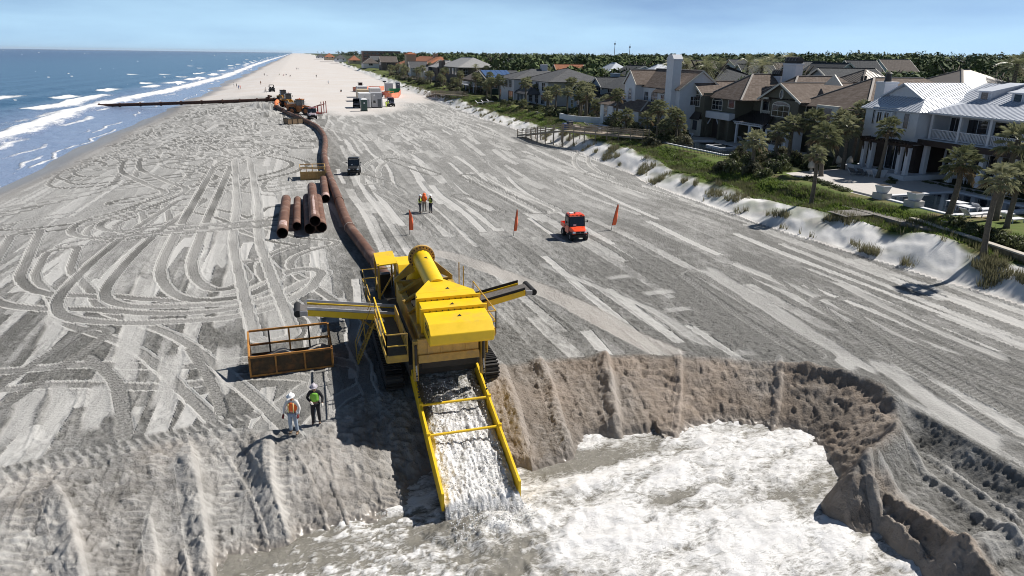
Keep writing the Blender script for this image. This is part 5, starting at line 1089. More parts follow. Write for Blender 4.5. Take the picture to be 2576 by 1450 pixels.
def toilet(px, py, label, m, rm):
    p = G(px, py); o = thing('portable_toilet', label, 'toilet', (p.x, p.y, 0), .1, 'portable toilets by the cabins')
    P = lambda n, mb, mm, par=None: mb.build(n, mm, par or o, bevel=.03)
    P('base', MB().box(-.65, .65, -.65, .65, 0, .15), DARK); P('shell', MB().box(-.6, .6, -.6, .6, .15, 2.25), m); P('roof', MB().hexa([(-.66, -.66, 2.253), (.66, -.66, 2.253), (.66, .66, 2.253), (-.66, .66, 2.253)], [(-.45, -.45, 2.55), (.45, -.45, 2.55), (.45, .45, 2.55), (-.45, .45, 2.55)]), rm)
    d = P('door', MB().box(-.42, .42, -.64, -.603, .2, 2.1), m); P('door_sign', MB().box(-.15, .15, -.66, -.642, 1.5, 1.75), WHITEP, d); P('vent_pipe', MB().cyl((.4, .4, 2.2), (.4, .4, 2.9), .06, 8), DARK)
    o.scale = (1.3, 1.3, 1.3)
toilet(916, 280, 'dark green portable toilet with white roof in front of the white cabin', mat('dark_green_plastic', (.03, .07, .06), .5), WHITEP)
toilet(1001, 226, 'navy portable toilet inside the inland orange fence', mat('navy_plastic', (.03, .045, .075), .5), mat('grey_plastic', (.4, .42, .45), .5))
b = N('orange_mesh_fence'); ORF = b.done(Base_Color=b.mix(b.noise(2), (.85, .22, .12), (.9, .33, .2)), Roughness=.8, Alpha=b.rng(b.noise(14, 2), .35, .5, .35, 1.))
def mesh_fence(pts, label):
    q = [G(*p) for p in pts]; o = thing('barrier_fence', label, 'fence', (q[0].x, q[0].y, 0)); O = (q[0].x, q[0].y, 0)
    for a, c in zip(q[:-1], q[1:]):
        n = max(1, int((c - a).length / 3))
        for k in range(n + 1): z_ = a.lerp(c, k / n); off(MB().cyl((z_.x, z_.y, 0), (z_.x, z_.y, 1.9), .04, 6), O).build('post', DARK, o)
        for k in range(n):
            u, v = a.lerp(c, k / n), a.lerp(c, (k + 1) / n); off(MB().hexa([(u.x, u.y, .1), (v.x, v.y, .1), (v.x, v.y + .02, .1), (u.x, u.y + .02, .1)], [(u.x, u.y, 1.8), (v.x, v.y, 1.75), (v.x, v.y + .02, 1.75), (u.x, u.y + .02, 1.8)]), O).build('mesh_panel', ORF, o)
mesh_fence([(888, 231), (905, 231), (930, 229), (955, 229), (966, 228)], 'orange mesh barrier fence behind the site cabins')
mesh_fence([(968, 247), (985, 249), (1003, 246), (1008, 238)], 'orange mesh barrier fence round the green skip')
p = G(992, 238); o = thing('waste_skip', 'green waste skip inside the inland orange fence', 'skip', (p.x, p.y, 0), .1)
GRN = mat('green_skip_paint', (.03, .28, .10), .5, 0, .1, 2); MB().hexa([(-1.6, -1, .1), (1.6, -1, .1), (1.6, 1, .1), (-1.6, 1, .1)], [(-2.1, -1.1, 2.1), (2.1, -1.1, 2.1), (2.1, 1.1, 2.1), (-2.1, 1.1, 2.1)]).build('tub', GRN, o, bevel=.03); MB().box(-2.15, 2.15, -1.16, -1.08, 2.05, 2.2).build('rim', GRN, o)
for x_ in (-1, 0, 1): MB().box(x_ - .06, x_ + .06, -1.12, -1.0, .3, 2.0).build('rib', GRN, o)
p = G(969, 244); o = thing('light_tower', 'red trailer light tower with folded mast beside the cabins', 'light tower', (p.x, p.y, 0), .3)
MB().box(-1, 1, -.8, .8, .5, 1.6).build('generator_box', REDP, o, bevel=.04); MB().box(-.05, .05, -.05, .05, 1.6, 5.2).build('mast', DARK, o); MB().box(-.6, .6, -.15, .15, 5.0, 5.4).build('lamp_head', CHAR, o, bevel=.03)
wheel(o, -1.1, 0, .4, .25, -1); wheel(o, 1.1, 0, .4, .25, 1)
OFR = mat('orange_steel_frame', (.75, .25, .05), .6, 0, .1, 2)
for k, px in enumerate((975, 984)):
    p = G(px, 247 + k); o = thing('steel_trestle', 'orange steel trestle frame in front of the green skip', 'trestle', (p.x, p.y, 0), .1 + k * .3, 'orange trestles by the skip')
    for x_ in (-.9, .9): MB().bar((x_, -.5, 0), (x_, 0, 2.2), .1).bar((x_, .5, 0), (x_, 0, 2.2), .1).build('leg_pair', OFR, o)
    MB().bar((-1.1, 0, 2.2), (1.1, 0, 2.2), .14).build('top_beam', OFR, o); MB().bar((-.9, -.25, 1.1), (.9, -.25, 1.1), .08).build('brace', OFR, o)

# ================================================================== BOARDWALKS
WOOD = mat('weathered_boards', (.30, .25, .19), .85, 0, .2, 3, stretch=(1, 1, .3)); WOODD = mat('grey_deck_boards', (.20, .185, .17), .85, 0, .2, 3)
def boardwalk(pts, w2, label, rails=1.0, step=.32, sc=1):
    O = pts[0]; o = thing('boardwalk', label, 'boardwalk', (O[0], O[1], O[2] - .2)); O = (O[0], O[1], O[2] - .2)
    P = lambda n, mb, m=WOOD, par=None: off(mb, O).build(n, m, par or o)
    for a, c in zip(pts[:-1], pts[1:]):
        a = Vector(a); c = Vector(c); d = (c - a); L = d.length; d.normalize(); n_ = Vector((-d.y, d.x, 0)).normalized()
        k = int(L / step)
        for i in range(k):
            u = a + d * (L * (i + .04) / k); v = a + d * (L * (i + .96) / k); mb = MB(); mb.hexa([u - n_ * w2, u + n_ * w2, v + n_ * w2, v - n_ * w2], [p_ + Vector((0, 0, .05)) for p_ in (u - n_ * w2, u + n_ * w2, v + n_ * w2, v - n_ * w2)]); P('plank', mb)
        for s_ in (-1, 1):
            e = n_ * w2 * s_; mb = MB(); mb.bar(a + e - Vector((0, 0, .12)), c + e - Vector((0, 0, .12)), .08, .22); P('stringer', mb)
            for zz in (.38, .72, 1.02):
                mb = MB(); mb.bar(a + e + Vector((0, 0, zz)), c + e + Vector((0, 0, zz)), .06, .1 if zz < 1 else .06); P('rail', mb)
            m_ = max(1, int(L / 2.1))
            for i in range(m_ + 1):
                q = a + d * (L * i / m_) + e; gz = min(ground(q.x, q.y), q.z) - .3; mb = MB(); mb.box(q.x - .06, q.x + .06, q.y - .06, q.y + .06, gz, q.z + 1.08); P('post', mb)
    return o
def bp(px, py, z): p = G(px, py, z); return (p.x, p.y, z)
boardwalk([bp(1312, 340, .35), bp(1362, 334, 1.7), bp(1425, 328, 2.75), bp(1625, 346, 2.9)], .85, 'weathered wooden dune boardwalk with stairs beside the blue bins')
boardwalk([bp(1078, 243, .4), bp(1102, 236, 1.9), bp(1170, 241, 3.0)], .9, 'wooden dune boardwalk leading to the green house with solar panels', step=.6)
boardwalk([bp(1000, 205, .6), bp(1016, 196, 3.0), bp(1092, 203, 3.2)], 1.1, 'far wooden dune boardwalk with high piles beyond the site cabins', step=.9)
for k, (px, c_) in enumerate(((1421, (.03, .08, .25)), (1433, (.06, .07, .09)))):
    p = G(px, 327, 2.3); o = thing('litter_bin', ['blue litter bin on posts at the boardwalk', 'dark grey litter bin on posts at the boardwalk'][k], 'bin', (p.x, p.y, ground(p.x, p.y)), .2)
    for x_ in (-.3, .3): MB().box(x_ - .04, x_ + .04, -.04, .04, 0, 2.2).build('post', WOOD, o)
    MB().hexa([(-.35, -.35, .9), (.35, -.35, .9), (.35, .35, .9), (-.35, .35, .9)], [(-.42, -.42, 1.9), (.42, -.42, 1.9), (.42, .42, 1.9), (-.42, .42, 1.9)]).build('bin_body', mat('bin_%d' % k, c_, .5), o, bevel=.03); MB().box(-.45, .45, -.45, .45, 1.9, 2.0).build('lid', mat('bin_%d' % k, c_, .5), o, bevel=.03)
# ================================================================== HOUSES
HW = mat('white_stucco', (.62, .63, .66), .8, 0, .05, 1.5); HGRAY = mat('olive_shingle_wall', (.115, .105, .075), .85, 0, .22, 5, stretch=(1, 1, 4)); TRIM = mat('cream_trim', (.60, .57, .50), .6, 0, .05, 2); HBLUE = mat('blue_grey_siding', (.24, .30, .36), .8, 0, .08, 3, stretch=(.4, .4, 6)); HCREAM = mat('pale_siding', (.52, .52, .54), .8, 0, .06, 3, stretch=(.4, .4, 6)); HGREEN = mat('dark_green_siding', (.035, .075, .055), .8, 0, .12, 3); HBROWN = mat('brown_siding', (.12, .10, .085), .85, 0, .15, 3); HTAN = mat('tan_stucco', (.42, .34, .24), .85, 0, .08, 2); DKWOOD = mat('dark_stained_wood', (.035, .022, .016), .7, 0, .25, 4)
PANE = mat('window_glass', (.015, .018, .024), .05, 0, .3, .6, spec=.9)
def shingle(name, c1, c2, sx=1.):
    b = N(name); ob = b.n('TexCoord').outputs['Object']; br = b.n('TexBrick', Scale=1., offset=.5); br.inputs['Brick Width'].default_value = .55 * sx; br.inputs['Row Height'].default_value = .22; br.inputs['Mortar Size'].default_value = .012
    br.inputs['Color1'].default_value = (*c1, 1); br.inputs['Color2'].default_value = (*c2, 1); br.inputs['Mortar'].default_value = (*(x * .35 for x in c1), 1); br.inputs['Bias'].default_value = 0
    sp = b.n('SeparateXYZ'); b.put(sp.inputs[0], ob); cb = b.n('CombineXYZ'); b.put(cb.inputs[0], b.math('ADD', sp.outputs[0], sp.outputs[1])); b.put(cb.inputs[1], b.math('MULTIPLY', sp.outputs[2], 1.8)); b.put(br.inputs['Vector'], cb.outputs[0])
    nz_ = b.noise(2.5, 4, .7, ob); c = b.mix(b.rng(nz_, .3, .75, .0, .55), br.outputs[0], c2); b.bump(br.outputs['Fac'], .6, .05)
    return b.done(Base_Color=c, Roughness=.9, Specular_IOR_Level=.2)
CEDAR = shingle('cedar_shingles', (.115, .085, .066), (.205, .165, .14)); ASPH = shingle('grey_asphalt_shingles', (.085, .087, .092), (.135, .137, .142)); SLATE = shingle('charcoal_shingles', (.055, .058, .065), (.09, .095, .10)); BRNS = shingle('brown_shingles', (.10, .085, .075), (.16, .135, .12)); TERRA = shingle('terracotta_tiles', (.34, .135, .075), (.43, .19, .11)); LSH = shingle('light_grey_shingles', (.33, .33, .33), (.42, .41, .40))
METW = mat('white_metal_roof', (.52, .55, .60), .5, .0, .05, 1, spec=.3); METT = mat('tan_metal_roof', (.20, .175, .15), .45, .2, .06, 1); METD = mat('dark_bronze_roof', (.045, .038, .034), .4, .3, .1, 1)
class House:
    def __init__(s, label, x, y, z, cat='house', name='house', group=None): s.o = (x, y, z); s.t = thing(name, label, cat, s.o, 0, group)
    def P(s, n, mb, m, par=None, bv=0, **k): return off(mb, s.o).build(n, m, par or s.t, bevel=bv, **k)
    def wall(s, x0, x1, y0, y1, z0, z1, m, n='wall'): return s.P(n, MB().box(x0, x1, y0, y1, z0, z1), m)
    def win(s, face, c, a0, a1, z0, z1, fr=None, nx=2, nz=1, arch=0., pane=None, fw=.1):
        fr = fr or TRIM; pane = pane or PANE
        def B(p, q, r, t, d0, d1):
            return (c - d1, c - d0, p, q, r, t) if face == 'x' else (p, q, c - d1, c - d0, r, t)
        mb = MB()
        mb.box(*B(a0 - fw, a0, z0 - fw, z1 + fw, .003, .08)).box(*B(a1, a1 + fw, z0 - fw, z1 + fw, .003, .08)).box(*B(a0, a1, z0 - fw, z0, .003, .08)).box(*B(a0, a1, z1, z1 + fw, .003, .08))
        if arch:
            n = 8
            for k in range(n):
                t0, t1 = PI * k / n, PI * (k + 1) / n; mid = (a0 + a1) / 2; R_ = (a1 - a0) / 2 + fw / 2
                p0 = (mid + R_ * math.cos(t0), z1 + arch * math.sin(t0)); p1 = (mid + R_ * math.cos(t1), z1 + arch * math.sin(t1))
                if face == 'x': mb.bar((c - .05, p0[0], p0[1]), (c - .05, p1[0], p1[1]), .1, .12, up=(1, 0, 0))
                else: mb.bar((p0[0], c - .05, p0[1]), (p1[0], c - .05, p1[1]), .1, .12, up=(0, 1, 0))
        w_ = s.P('window', mb, fr); mb = MB(); mb.box(*B(a0, a1, z0, z1, .003, .04))
        if arch:
            n = 10; mid = (a0 + a1) / 2; poly = [(mid + (a1 - a0) / 2 * math.cos(PI * k / n), z1 + arch * math.sin(PI * k / n)) for k in range(n + 1)]; mb.prism(poly, 'x' if face == 'x' else 'y', c - .04, c - .003)
        s.P('pane', mb, pane, w_)
        for k in range(1, nx): q = a0 + (a1 - a0) * k / nx; s.P('glazing_bar', MB().box(*B(q - .03, q + .03, z0, z1, .041, .06)), fr, w_)
        for k in range(1, nz): q = z0 + (z1 - z0) * k / nz; s.P('glazing_bar', MB().box(*B(a0, a1, q - .03, q + .03, .041, .058)), fr, w_)
        return w_
    def oval(s, face, c, a, z, ra, rz, fr=TRIM):
        mb = MB(); n = 14
        for k in range(n):
            t0, t1 = 2 * PI * k / n, 2 * PI * (k + 1) / n; p0 = (a + ra * math.cos(t0), z + rz * math.sin(t0)); p1 = (a + ra * math.cos(t1), z + rz * math.sin(t1))
            if face == 'x': mb.bar((c - .05, *p0), (c - .05, *p1), .12, .12, up=(1, 0, 0))
            else: mb.bar((p0[0], c - .05, p0[1]), (p1[0], c - .05, p1[1]), .12, .12, up=(0, 1, 0))
        w_ = s.P('window', mb, fr); poly = [(a + ra * math.cos(2 * PI * k / n), z + rz * math.sin(2 * PI * k / n)) for k in range(n)]; s.P('pane', MB().prism(poly, face, c - .04, c - .003), PANE, w_)
    def roof(s, kind, x0, x1, y0, y1, ze, zr, m, oh=.45, seam=None, gm=None, ends=(1, 1), th=.16, trim=True, hipin=None, name='roof'):
        """kind gx/gy: gable with ridge along x/y; hx/hy: hipped"""
        X0, X1, Y0, Y1 = x0 - oh, x1 + oh, y0 - oh, y1 + oh; along_x = kind[1] == 'x'
        half = ((y1 - y0) if along_x else (x1 - x0)) / 2; zl = ze - (zr - ze) * oh / half
        if along_x:
            ym = (y0 + y1) / 2; h = (half + oh) if hipin is None else hipin; a0 = X0 + (h if kind[0] == 'h' and ends[0] else 0); a1 = X1 - (h if kind[0] == 'h' and ends[1] else 0)
            Ps = [[(X0, Y0, zl), (X1, Y0, zl), (a1, ym, zr), (a0, ym, zr)], [(X1, Y1, zl), (X0, Y1, zl), (a0, ym, zr), (a1, ym, zr)]]
            if kind[0] == 'h':
                if ends[0]: Ps.append([(X0, Y1, zl), (X0, Y0, zl), (a0, ym, zr)])
                if ends[1]: Ps.append([(X1, Y0, zl), (X1, Y1, zl), (a1, ym, zr)])
            rl = [((a0, ym, zr), (a1, ym, zr))]
        else:
            xm = (x0 + x1) / 2; h = (half + oh) if hipin is None else hipin; a0 = Y0 + (h if kind[0] == 'h' and ends[0] else 0); a1 = Y1 - (h if kind[0] == 'h' and ends[1] else 0)
            Ps = [[(X0, Y1, zl), (X0, Y0, zl), (xm, a0, zr), (xm, a1, zr)], [(X1, Y0, zl), (X1, Y1, zl), (xm, a1, zr), (xm, a0, zr)]]
            if kind[0] == 'h':
                if ends[0]: Ps.append([(X0, Y0, zl), (X1, Y0, zl), (xm, a0, zr)])
                if ends[1]: Ps.append([(X1, Y1, zl), (X0, Y1, zl), (xm, a1, zr)])
            rl = [((xm, a0, zr), (xm, a1, zr))]
        r = s.planes(Ps, m, th, seam, name)
        if trim:
            for (p, q) in rl + ([((X0, Y0, zl), rl[0][0]), ((X0, Y1, zl), rl[0][0] if along_x else rl[0][1])] if kind[0] == 'h' else []):
                s.P('ridge_cap', MB().bar(Vector(p) + Vector((0, 0, .04)), Vector(q) + Vector((0, 0, .04)), .26, .08), mat('pale_ridge', (.42, .38, .34), .8) if m in (CEDAR, BRNS) else m, r)
        if gm and kind[0] == 'g':
            if along_x:
                for e, q in zip(ends, (x0, x1)):
                    if e: s.P('gable_wall', MB().prism([(y0, ze), (y1, ze), ((y0 + y1) / 2, zr - .12)], 'x', q + (.0 if q == x0 else -.12), q + (.12 if q == x0 else 0)), gm); s._barge('x', q + (-oh if q == x0 else oh), y0 - oh, y1 + oh, zl, zr, r)
            else:
                for e, q in zip(ends, (y0, y1)):
                    if e: s.P('gable_wall', MB().prism([(x0, ze), (x1, ze), ((x0 + x1) / 2, zr - .12)], 'y', q + (0 if q == y0 else -.12), q + (.12 if q == y0 else 0)), gm); s._barge('y', q + (-oh if q == y0 else oh), x0 - oh, x1 + oh, zl, zr, r)
        return r
    def _barge(s, ax, q, a, b_, zl, zr, r):
        m = (a + b_) / 2
        for e in (a, b_):
            p0, p1 = ((q, e, zl - .12), (q, m, zr - .12)) if ax == 'x' else ((e, q, zl - .12), (m, q, zr - .12)); s.P('barge_board', MB().bar(p0, p1, .08, .26), TRIM, r)
    def planes(s, Ps, m, th=.16, seam=None, name='roof'):
        mb = MB()
        for q in Ps: mb.slab(q, th)
        r = s.P(name, mb, m)
        if seam:
            for q in Ps:
                q = [Vector(p) for p in q]; u = (q[1] - q[0]).normalized(); n_ = (q[1] - q[0]).cross(q[2] - q[0]).normalized(); v = n_.cross(u); L = (q[1] - q[0]).length
                pp = [((p - q[0]).dot(u), (p - q[0]).dot(v)) for p in q]; k = 1
                while k * seam < L:
                    a = k * seam; hit = []
                    for (c, d) in zip(pp, pp[1:] + pp[:1]):
                        if (c[0] - a) * (d[0] - a) < 0: hit.append(c[1] + (d[1] - c[1]) * (a - c[0]) / (d[0] - c[0]))
                    if len(hit) >= 2 and max(hit) - min(hit) > .1: p0 = q[0] + u * a + v * min(hit) + n_ * .02; p1 = q[0] + u * a + v * max(hit) + n_ * .02; s.P('roof_seam', MB().bar(p0, p1, .05, .06, up=n_), mat('seam_grey', (.40, .43, .50), .4, .2, .05, 1) if m is METW else m, r)
                    k += 1
        return r
    def chimney(s, x, y, w_, d, z0, z1, m, cap=None, pot=True):
        c = s.P('chimney', MB().box(x, x + w_, y, y + d, z0, z1).box(x - .08, x + w_ + .08, y - .08, y + d + .08, z1 - .25, z1 + .02), m, None, .02)
        if cap == 'barrel':
            s.P('chimney_base_cage', MB().box(x + .1, x + w_ - .1, y + .1, y + d - .1, z1 + .025, z1 + .35), DARK, c); n = 8; mb = MB(); poly = [(x + w_ / 2 + (w_ / 2) * math.cos(PI * k / n), z1 + .35 + .62 * math.sin(PI * k / n)) for k in range(n + 1)]; mb.prism(poly, 'y', y, y + d); s.P('barrel_cowl', mb, METD, c)
            for k in range(4): yy = y + d * (k + .5) / 4; s.P('cowl_band', MB().prism([(x + w_ / 2 + (w_ / 2 + .04) * math.cos(PI * j / n), z1 + .35 + .66 * math.sin(PI * j / n)) for j in range(n + 1)], 'y', yy - .06, yy + .06), METT, c)
        elif cap == 'pot': s.P('chimney_pot', MB().tube([(x + w_ / 2, y + d / 2, z1), (x + w_ / 2, y + d / 2, z1 + .9)], [.42, .3], 12).tube([(x + w_ / 2, y + d / 2, z1 + .95), (x + w_ / 2, y + d / 2, z1 + 1.15)], [.45, .1], 12), METD, c, smooth=SM)
        elif cap == 'tent': s.P('chimney_cap', MB().prism([(y - .1, z1 + .02), (y + d + .1, z1 + .02), (y + d * .75, z1 + .7), (y + d * .25, z1 + .7)], 'x', x - .1, x + w_ + .1), m, c)
        return c
    def post(s, x, y, z0, z1, w_=.3, m=None, n='column'): return s.P(n, MB().box(x - w_ / 2, x + w_ / 2, y - w_ / 2, y + w_ / 2, z0, z1), m or HW, None, .01)
    def balustrade(s, p, q, z, m=None, h=1.0, sp=.16):
        m = m or HW; p = Vector((*p, z)); q = Vector((*q, z)); L = (q - p).length; r = s.P('railing', MB().bar(p + Vector((0, 0, h)), q + Vector((0, 0, h)), .1, .08).bar(p + Vector((0, 0, .1)), q + Vector((0, 0, .1)), .08, .06), m)
        key = ('bal', m.name, h)
        if key not in WH: WH[key] = MB().box(-.03, .03, -.03, .03, .13, h - .04).mesh('baluster', m)
        n = int(L / sp)
        for k in range(1, n): c = p.lerp(q, k / n); inst('baluster', WH[key], r, (c.x - s.o[0], c.y - s.o[1], c.z - s.o[2]))

# ---- big white house with metal roof
h = House('big white house with white standing seam roof and balcony porch behind the dark pool', 62.5, 58.6, 2.6)
h.wall(62.5, 74, 58.6, 65.9, 5.95, 9.35, HW); h.wall(63.2, 74, 58.7, 65.8, 2.6, 5.95, DKWOOD, 'ground_floor_wall')
h.P('plinth', MB().box(60.6, 68, 57.2, 66.4, 2.4, 2.95), HW)
h.P('bay', MB().box(62.0, 62.5, 61.6, 64.0, 6.1, 9.2), HW)
h.win('x', 62.5, 64.35, 64.75, 7.7, 9.2, HW); h.win('x', 62.0, 62.0, 62.6, 7.9, 9.1, HW); h.win('x', 62.0, 63.0, 63.6, 7.9, 9.1, HW); h.win('x', 62.5, 59.7, 60.35, 7.6, 9.15, HW, 1)
for y_ in (57.9, 58.9, 62.9, 64.0): h.post(61.4, y_, 2.95, 5.8, .42)
h.P('pergola_beam', MB().box(61.1, 61.3, 57.4, 64.6, 5.85, 6.15), DKWOOD)
for k in range(18): yy = 57.5 + k * .41; h.P('pergola_rafter', MB().box(60.7, 62.5, yy, yy + .1, 6.16, 6.36), DKWOOD)
for y_ in (57.9, 58.9, 62.9, 64.0): h.P('pergola_bracket', MB().bar((61.35, y_, 4.6), (61.0, y_, 5.9), .14), DKWOOD)
for y0, y1 in ((59.3, 62.5), (64.3, 65.6)): h.win('x', 63.2, y0, y1, 3.0, 5.6, HW, 3, pane=PANE)
# roof of the front wing: skirt hip, then gable
gx0, gy0, gy1, gz, pz = 64.6, 60.7, 65.1, 10.75, 12.2; ym = (gy0 + gy1) / 2
e0, e1, ex = 58.15, 66.35, 62.05
h.planes([[(ex, e1, 9.4), (ex, e0, 9.4), (gx0, gy0 - .6, gz), (gx0, gy1 + .6, gz)], [(ex, e0, 9.4), (74, e0, 9.4), (74, gy0 - .6, gz), (gx0, gy0 - .6, gz)], [(74, e1, 9.4), (ex, e1, 9.4), (gx0, gy1 + .6, gz), (74, gy1 + .6, gz)]], METW, .14, .45)
h.planes([[(gx0 - .5, gy0 - .75, gz - .1), (73, gy0 - .75, gz - .1), (73, ym, pz), (gx0 - .5, ym, pz)], [(73, gy1 + .75, gz - .1), (gx0 - .5, gy1 + .75, gz - .1), (gx0 - .5, ym, pz), (73, ym, pz)]], METW, .14, .45)
h.P('gable_wall', MB().prism([(gy0 - .5, gz), (gy1 + .5, gz), (ym, pz - .25)], 'x', gx0, gx0 + .15), HW)
h.P('dormer_shed', MB().hexa([(62.3, 61.2, 9.35), (62.3, 64.4, 9.35), (64.6, 64.4, 9.35), (64.6, 61.2, 9.35)], [(62.2, 61.0, 9.6), (62.2, 64.6, 9.6), (64.6, 64.6, 10.5), (64.6, 61.0, 10.5)]), METW)
# porch wing
h.wall(67, 79, 28, 58.55, 2.6, 9.4, HW, 'wing_wall')
for y0, y1 in ((57.4, 60.3), (54.2, 56.4), (50.5, 53.4), (45, 49), (38, 42), (31, 35)): h.win('x', 67, min(y0, 58.3) , min(y1, 58.5), 6.8, 8.8, HW, 2)
for y0, y1 in ((55.6, 58.2), (52.3, 55), (48.8, 51.8), (45, 48), (41, 44), (36, 40), (30, 34)): h.win('x', 67, y0, y1, 2.95, 5.5, HW, 3, 1, fw=.22)
h.P('porch_floor', MB().box(63.3, 67, 28, 58.5, 6.3, 6.68), HW); h.P('porch_fascia', MB().box(63.0, 63.3, 28, 58.6, 6.05, 6.62), DKWOOD); h.P('porch_soffit', MB().box(63.35, 66.99, 28, 58.45, 6.1, 6.298), DKWOOD)
for k in range(9):
    y_ = 58.2 - k * 3.35; h.post(64.0, y_ - .1, 6.68, 9.3, .26); h.post(64.1, y_, 2.6, 6.1, .48)
    if k < 8: h.balustrade((64.0, y_ - .25), (64.0, y_ - 3.3), 6.7)
h.P('porch_beam', MB().box(63.75, 64.25, 28, 58.4, 9.2, 9.5), HW)
h.planes([[(63.2, 58.6, 9.45), (63.2, 27, 9.45), (68.6, 27, 10.35), (68.6, 61.0, 10.35)], [(68.6, 61.2, 10.36), (68.6, 27, 10.36), (74.2, 27, 12.25), (74.2, 61.5, 12.25)], [(80, 27, 10.0), (80, 61, 10.0), (74.2, 61, 12.25), (74.2, 27, 12.25)]], METW, .14, .45)
for y_ in (57.6, 53.9, 49.6, 45, 40):
    d = h.P('dormer', MB().hexa([(69.8, y_ - .75, 10.4), (69.8, y_ + .75, 10.4), (74, y_ + .75, 11.8), (74, y_ - .75, 11.8)], [(69.8, y_ - .75, 11.6), (69.8, y_ + .75, 11.6), (74, y_ + .75, 12.3), (74, y_ - .75, 12.3)]), HW); h.win('x', 69.8, y_ - .4, y_ + .4, 10.65, 11.45, HW, 1); h.P('dormer_roof', MB().slab([(69.4, y_ + 1.0, 11.62), (69.4, y_ - 1.0, 11.62), (74.1, y_ - 1.0, 12.42), (74.1, y_ + 1.0, 12.42)], .1), METW)
h.chimney(65.6, 67.0, 1.9, 1.35, 5, 12.15, HW, 'pot')
# outdoor table and chairs on the balcony and the porch
def furn_table(x, y, z, L, W, Hh, label, m, rz=0, group=None):
    o = thing('table', label, 'table', (x, y, z), rz, group); MB().box(-L / 2, L / 2, -W / 2, W / 2, Hh - .05, Hh).build('top', m, o, bevel=.01)
    for sx in (-1, 1):
        for sy in (-1, 1): MB().box(sx * (L / 2 - .08) - .03, sx * (L / 2 - .08) + .03, sy * (W / 2 - .08) - .03, sy * (W / 2 - .08) + .03, 0, Hh - .05).build('leg', m, o)
    return o
CHK = {}
def furn_chair(x, y, z, rz, label, m, group):
    if m.name not in CHK:
        CHK[m.name] = (MB().box(-.24, .24, -.24, .24, .4, .45).mesh('seat', m), MB().box(-.24, .24, .2, .24, .45, .9).mesh('backrest', m), MB().box(-.02, .02, -.02, .02, 0, .4).mesh('leg', m))
    o = thing('patio_chair', label, 'chair', (x, y, z), rz, group); inst('seat', CHK[m.name][0], o); inst('backrest', CHK[m.name][1], o)
    for sx in (-.21, .21):
        for sy in (-.21, .21): inst('leg', CHK[m.name][2], o, (sx, sy, 0))
furn_table(65.3, 53.4, 6.69, 1.0, 1.9, .74, 'white table on the balcony of the white house', HW)
for k in range(4): furn_chair(65.3 + (-.8 if k % 2 else .8), 52.9 + (k // 2) * 1., 6.69, PI / 2 if k % 2 else -PI / 2, 'white chair at the balcony table of the white house', HW, 'balcony chairs')
furn_table(65.8, 53.3, 2.6, 1.0, 2.2, .74, 'dark dining table under the porch of the white house', DKWOOD)
for k in range(4): furn_chair(65.8 + (-.85 if k % 2 else .85), 52.6 + (k // 2) * 1.2, 2.6, PI / 2 if k % 2 else -PI / 2, 'white chair at the dining table under the porch', HW, 'porch chairs')

# ---- grey shingled mansion
h = House('olive shingled mansion with brown cedar roofs and two gables behind its pool', 61.5, 78, 2.5)
h.wall(61.5, 72, 98.4, 103.9, 2.5, 9.3, HGRAY); h.wall(62.9, 72, 92, 98.38, 2.5, 9.0, HGRAY); h.wall(66, 76, 86.5, 91.98, 2.5, 9.0, HGRAY); h.wall(65, 76, 80.6, 86.48, 2.5, 9.1, HGRAY); h.wall(66.2, 82, 70, 80.58, 2.5, 8.9, HGRAY)
h.roof('gx', 61.5, 72, 98.9, 104, 9.35, 11.0, CEDAR, .6, gm=HGRAY, ends=(1, 0)); h.roof('hx', 62.9, 80, 90.5, 99.5, 9.1, 12.3, CEDAR, .6)
h.roof('hx', 66, 82, 84, 93, 9.1, 12.2, CEDAR, .5); h.roof('gx', 65, 76, 80.2, 88.5, 9.3, 11.4, CEDAR, .6, gm=HGRAY, ends=(1, 0)); h.roof('hx', 66, 86, 69.5, 81.5, 9.0, 12.4, CEDAR, .6)
h.planes([[(68.5, 101.2, 10.9), (68.5, 97.2, 10.9), (70.4, 98.6, 12.0), (70.4, 99.8, 12.0)]], CEDAR); h.P('half_gable', MB().prism([(97.4, 10.9), (100.4, 10.9), (98.9, 12.15)], 'x', 70.6, 70.8), TRIM); h.P('half_gable', MB().prism([(79.5, 11.2), (83, 11.2), (81.2, 12.6)], 'x', 70.6, 70.8), TRIM)
h.win('x', 61.5, 99.7, 101.6, 7.15, 8.9, TRIM, 3, 2); h.oval('x', 61.5, 101.2, 10.05, .33, .55); h.P('bay', MB().box(61.0, 61.5, 98.7, 102.8, 2.6, 5.2), TRIM); h.win('x', 61.0, 99.0, 100.4, 3.5, 5.0, TRIM, 1); h.win('x', 61.0, 101, 102.4, 3.5, 5.0, TRIM, 1); h.planes([[(60.6, 103.2, 5.2), (60.6, 98.3, 5.2), (61.5, 99.0, 6.3), (61.5, 102.6, 6.3)]], METD)
h.win('x', 62.9, 95.5, 98.2, 6.9, 8.2, TRIM, 3, 2, .5); h.win('x', 62.9, 92.3, 93.8, 7.4, 8.75, TRIM, 1); h.win('x', 66, 88.3, 90.0, 7.3, 8.8, TRIM, 1)
h.P('porch_band', MB().box(61.9, 62.9, 91.9, 99.0, 5.6, 6.6), HW); h.P('arch_opening', MB().box(62.86, 62.9, 94.6, 97.6, 2.6, 5.2).prism([(94.6 + 1.5 + 1.5 * math.cos(PI * k / 8), 5.2 + .35 * math.sin(PI * k / 8)) for k in range(9)], 'x', 62.86, 62.9), DKWOOD); h.win('x', 62.9, 92.2, 93.4, 2.8, 5.2, DKWOOD, 1)
for y_ in (91.95, 94.3, 98.0): h.P('porch_pier', MB().box(62.0, 62.86, y_, y_ + .5, 2.5, 5.6), HGRAY)
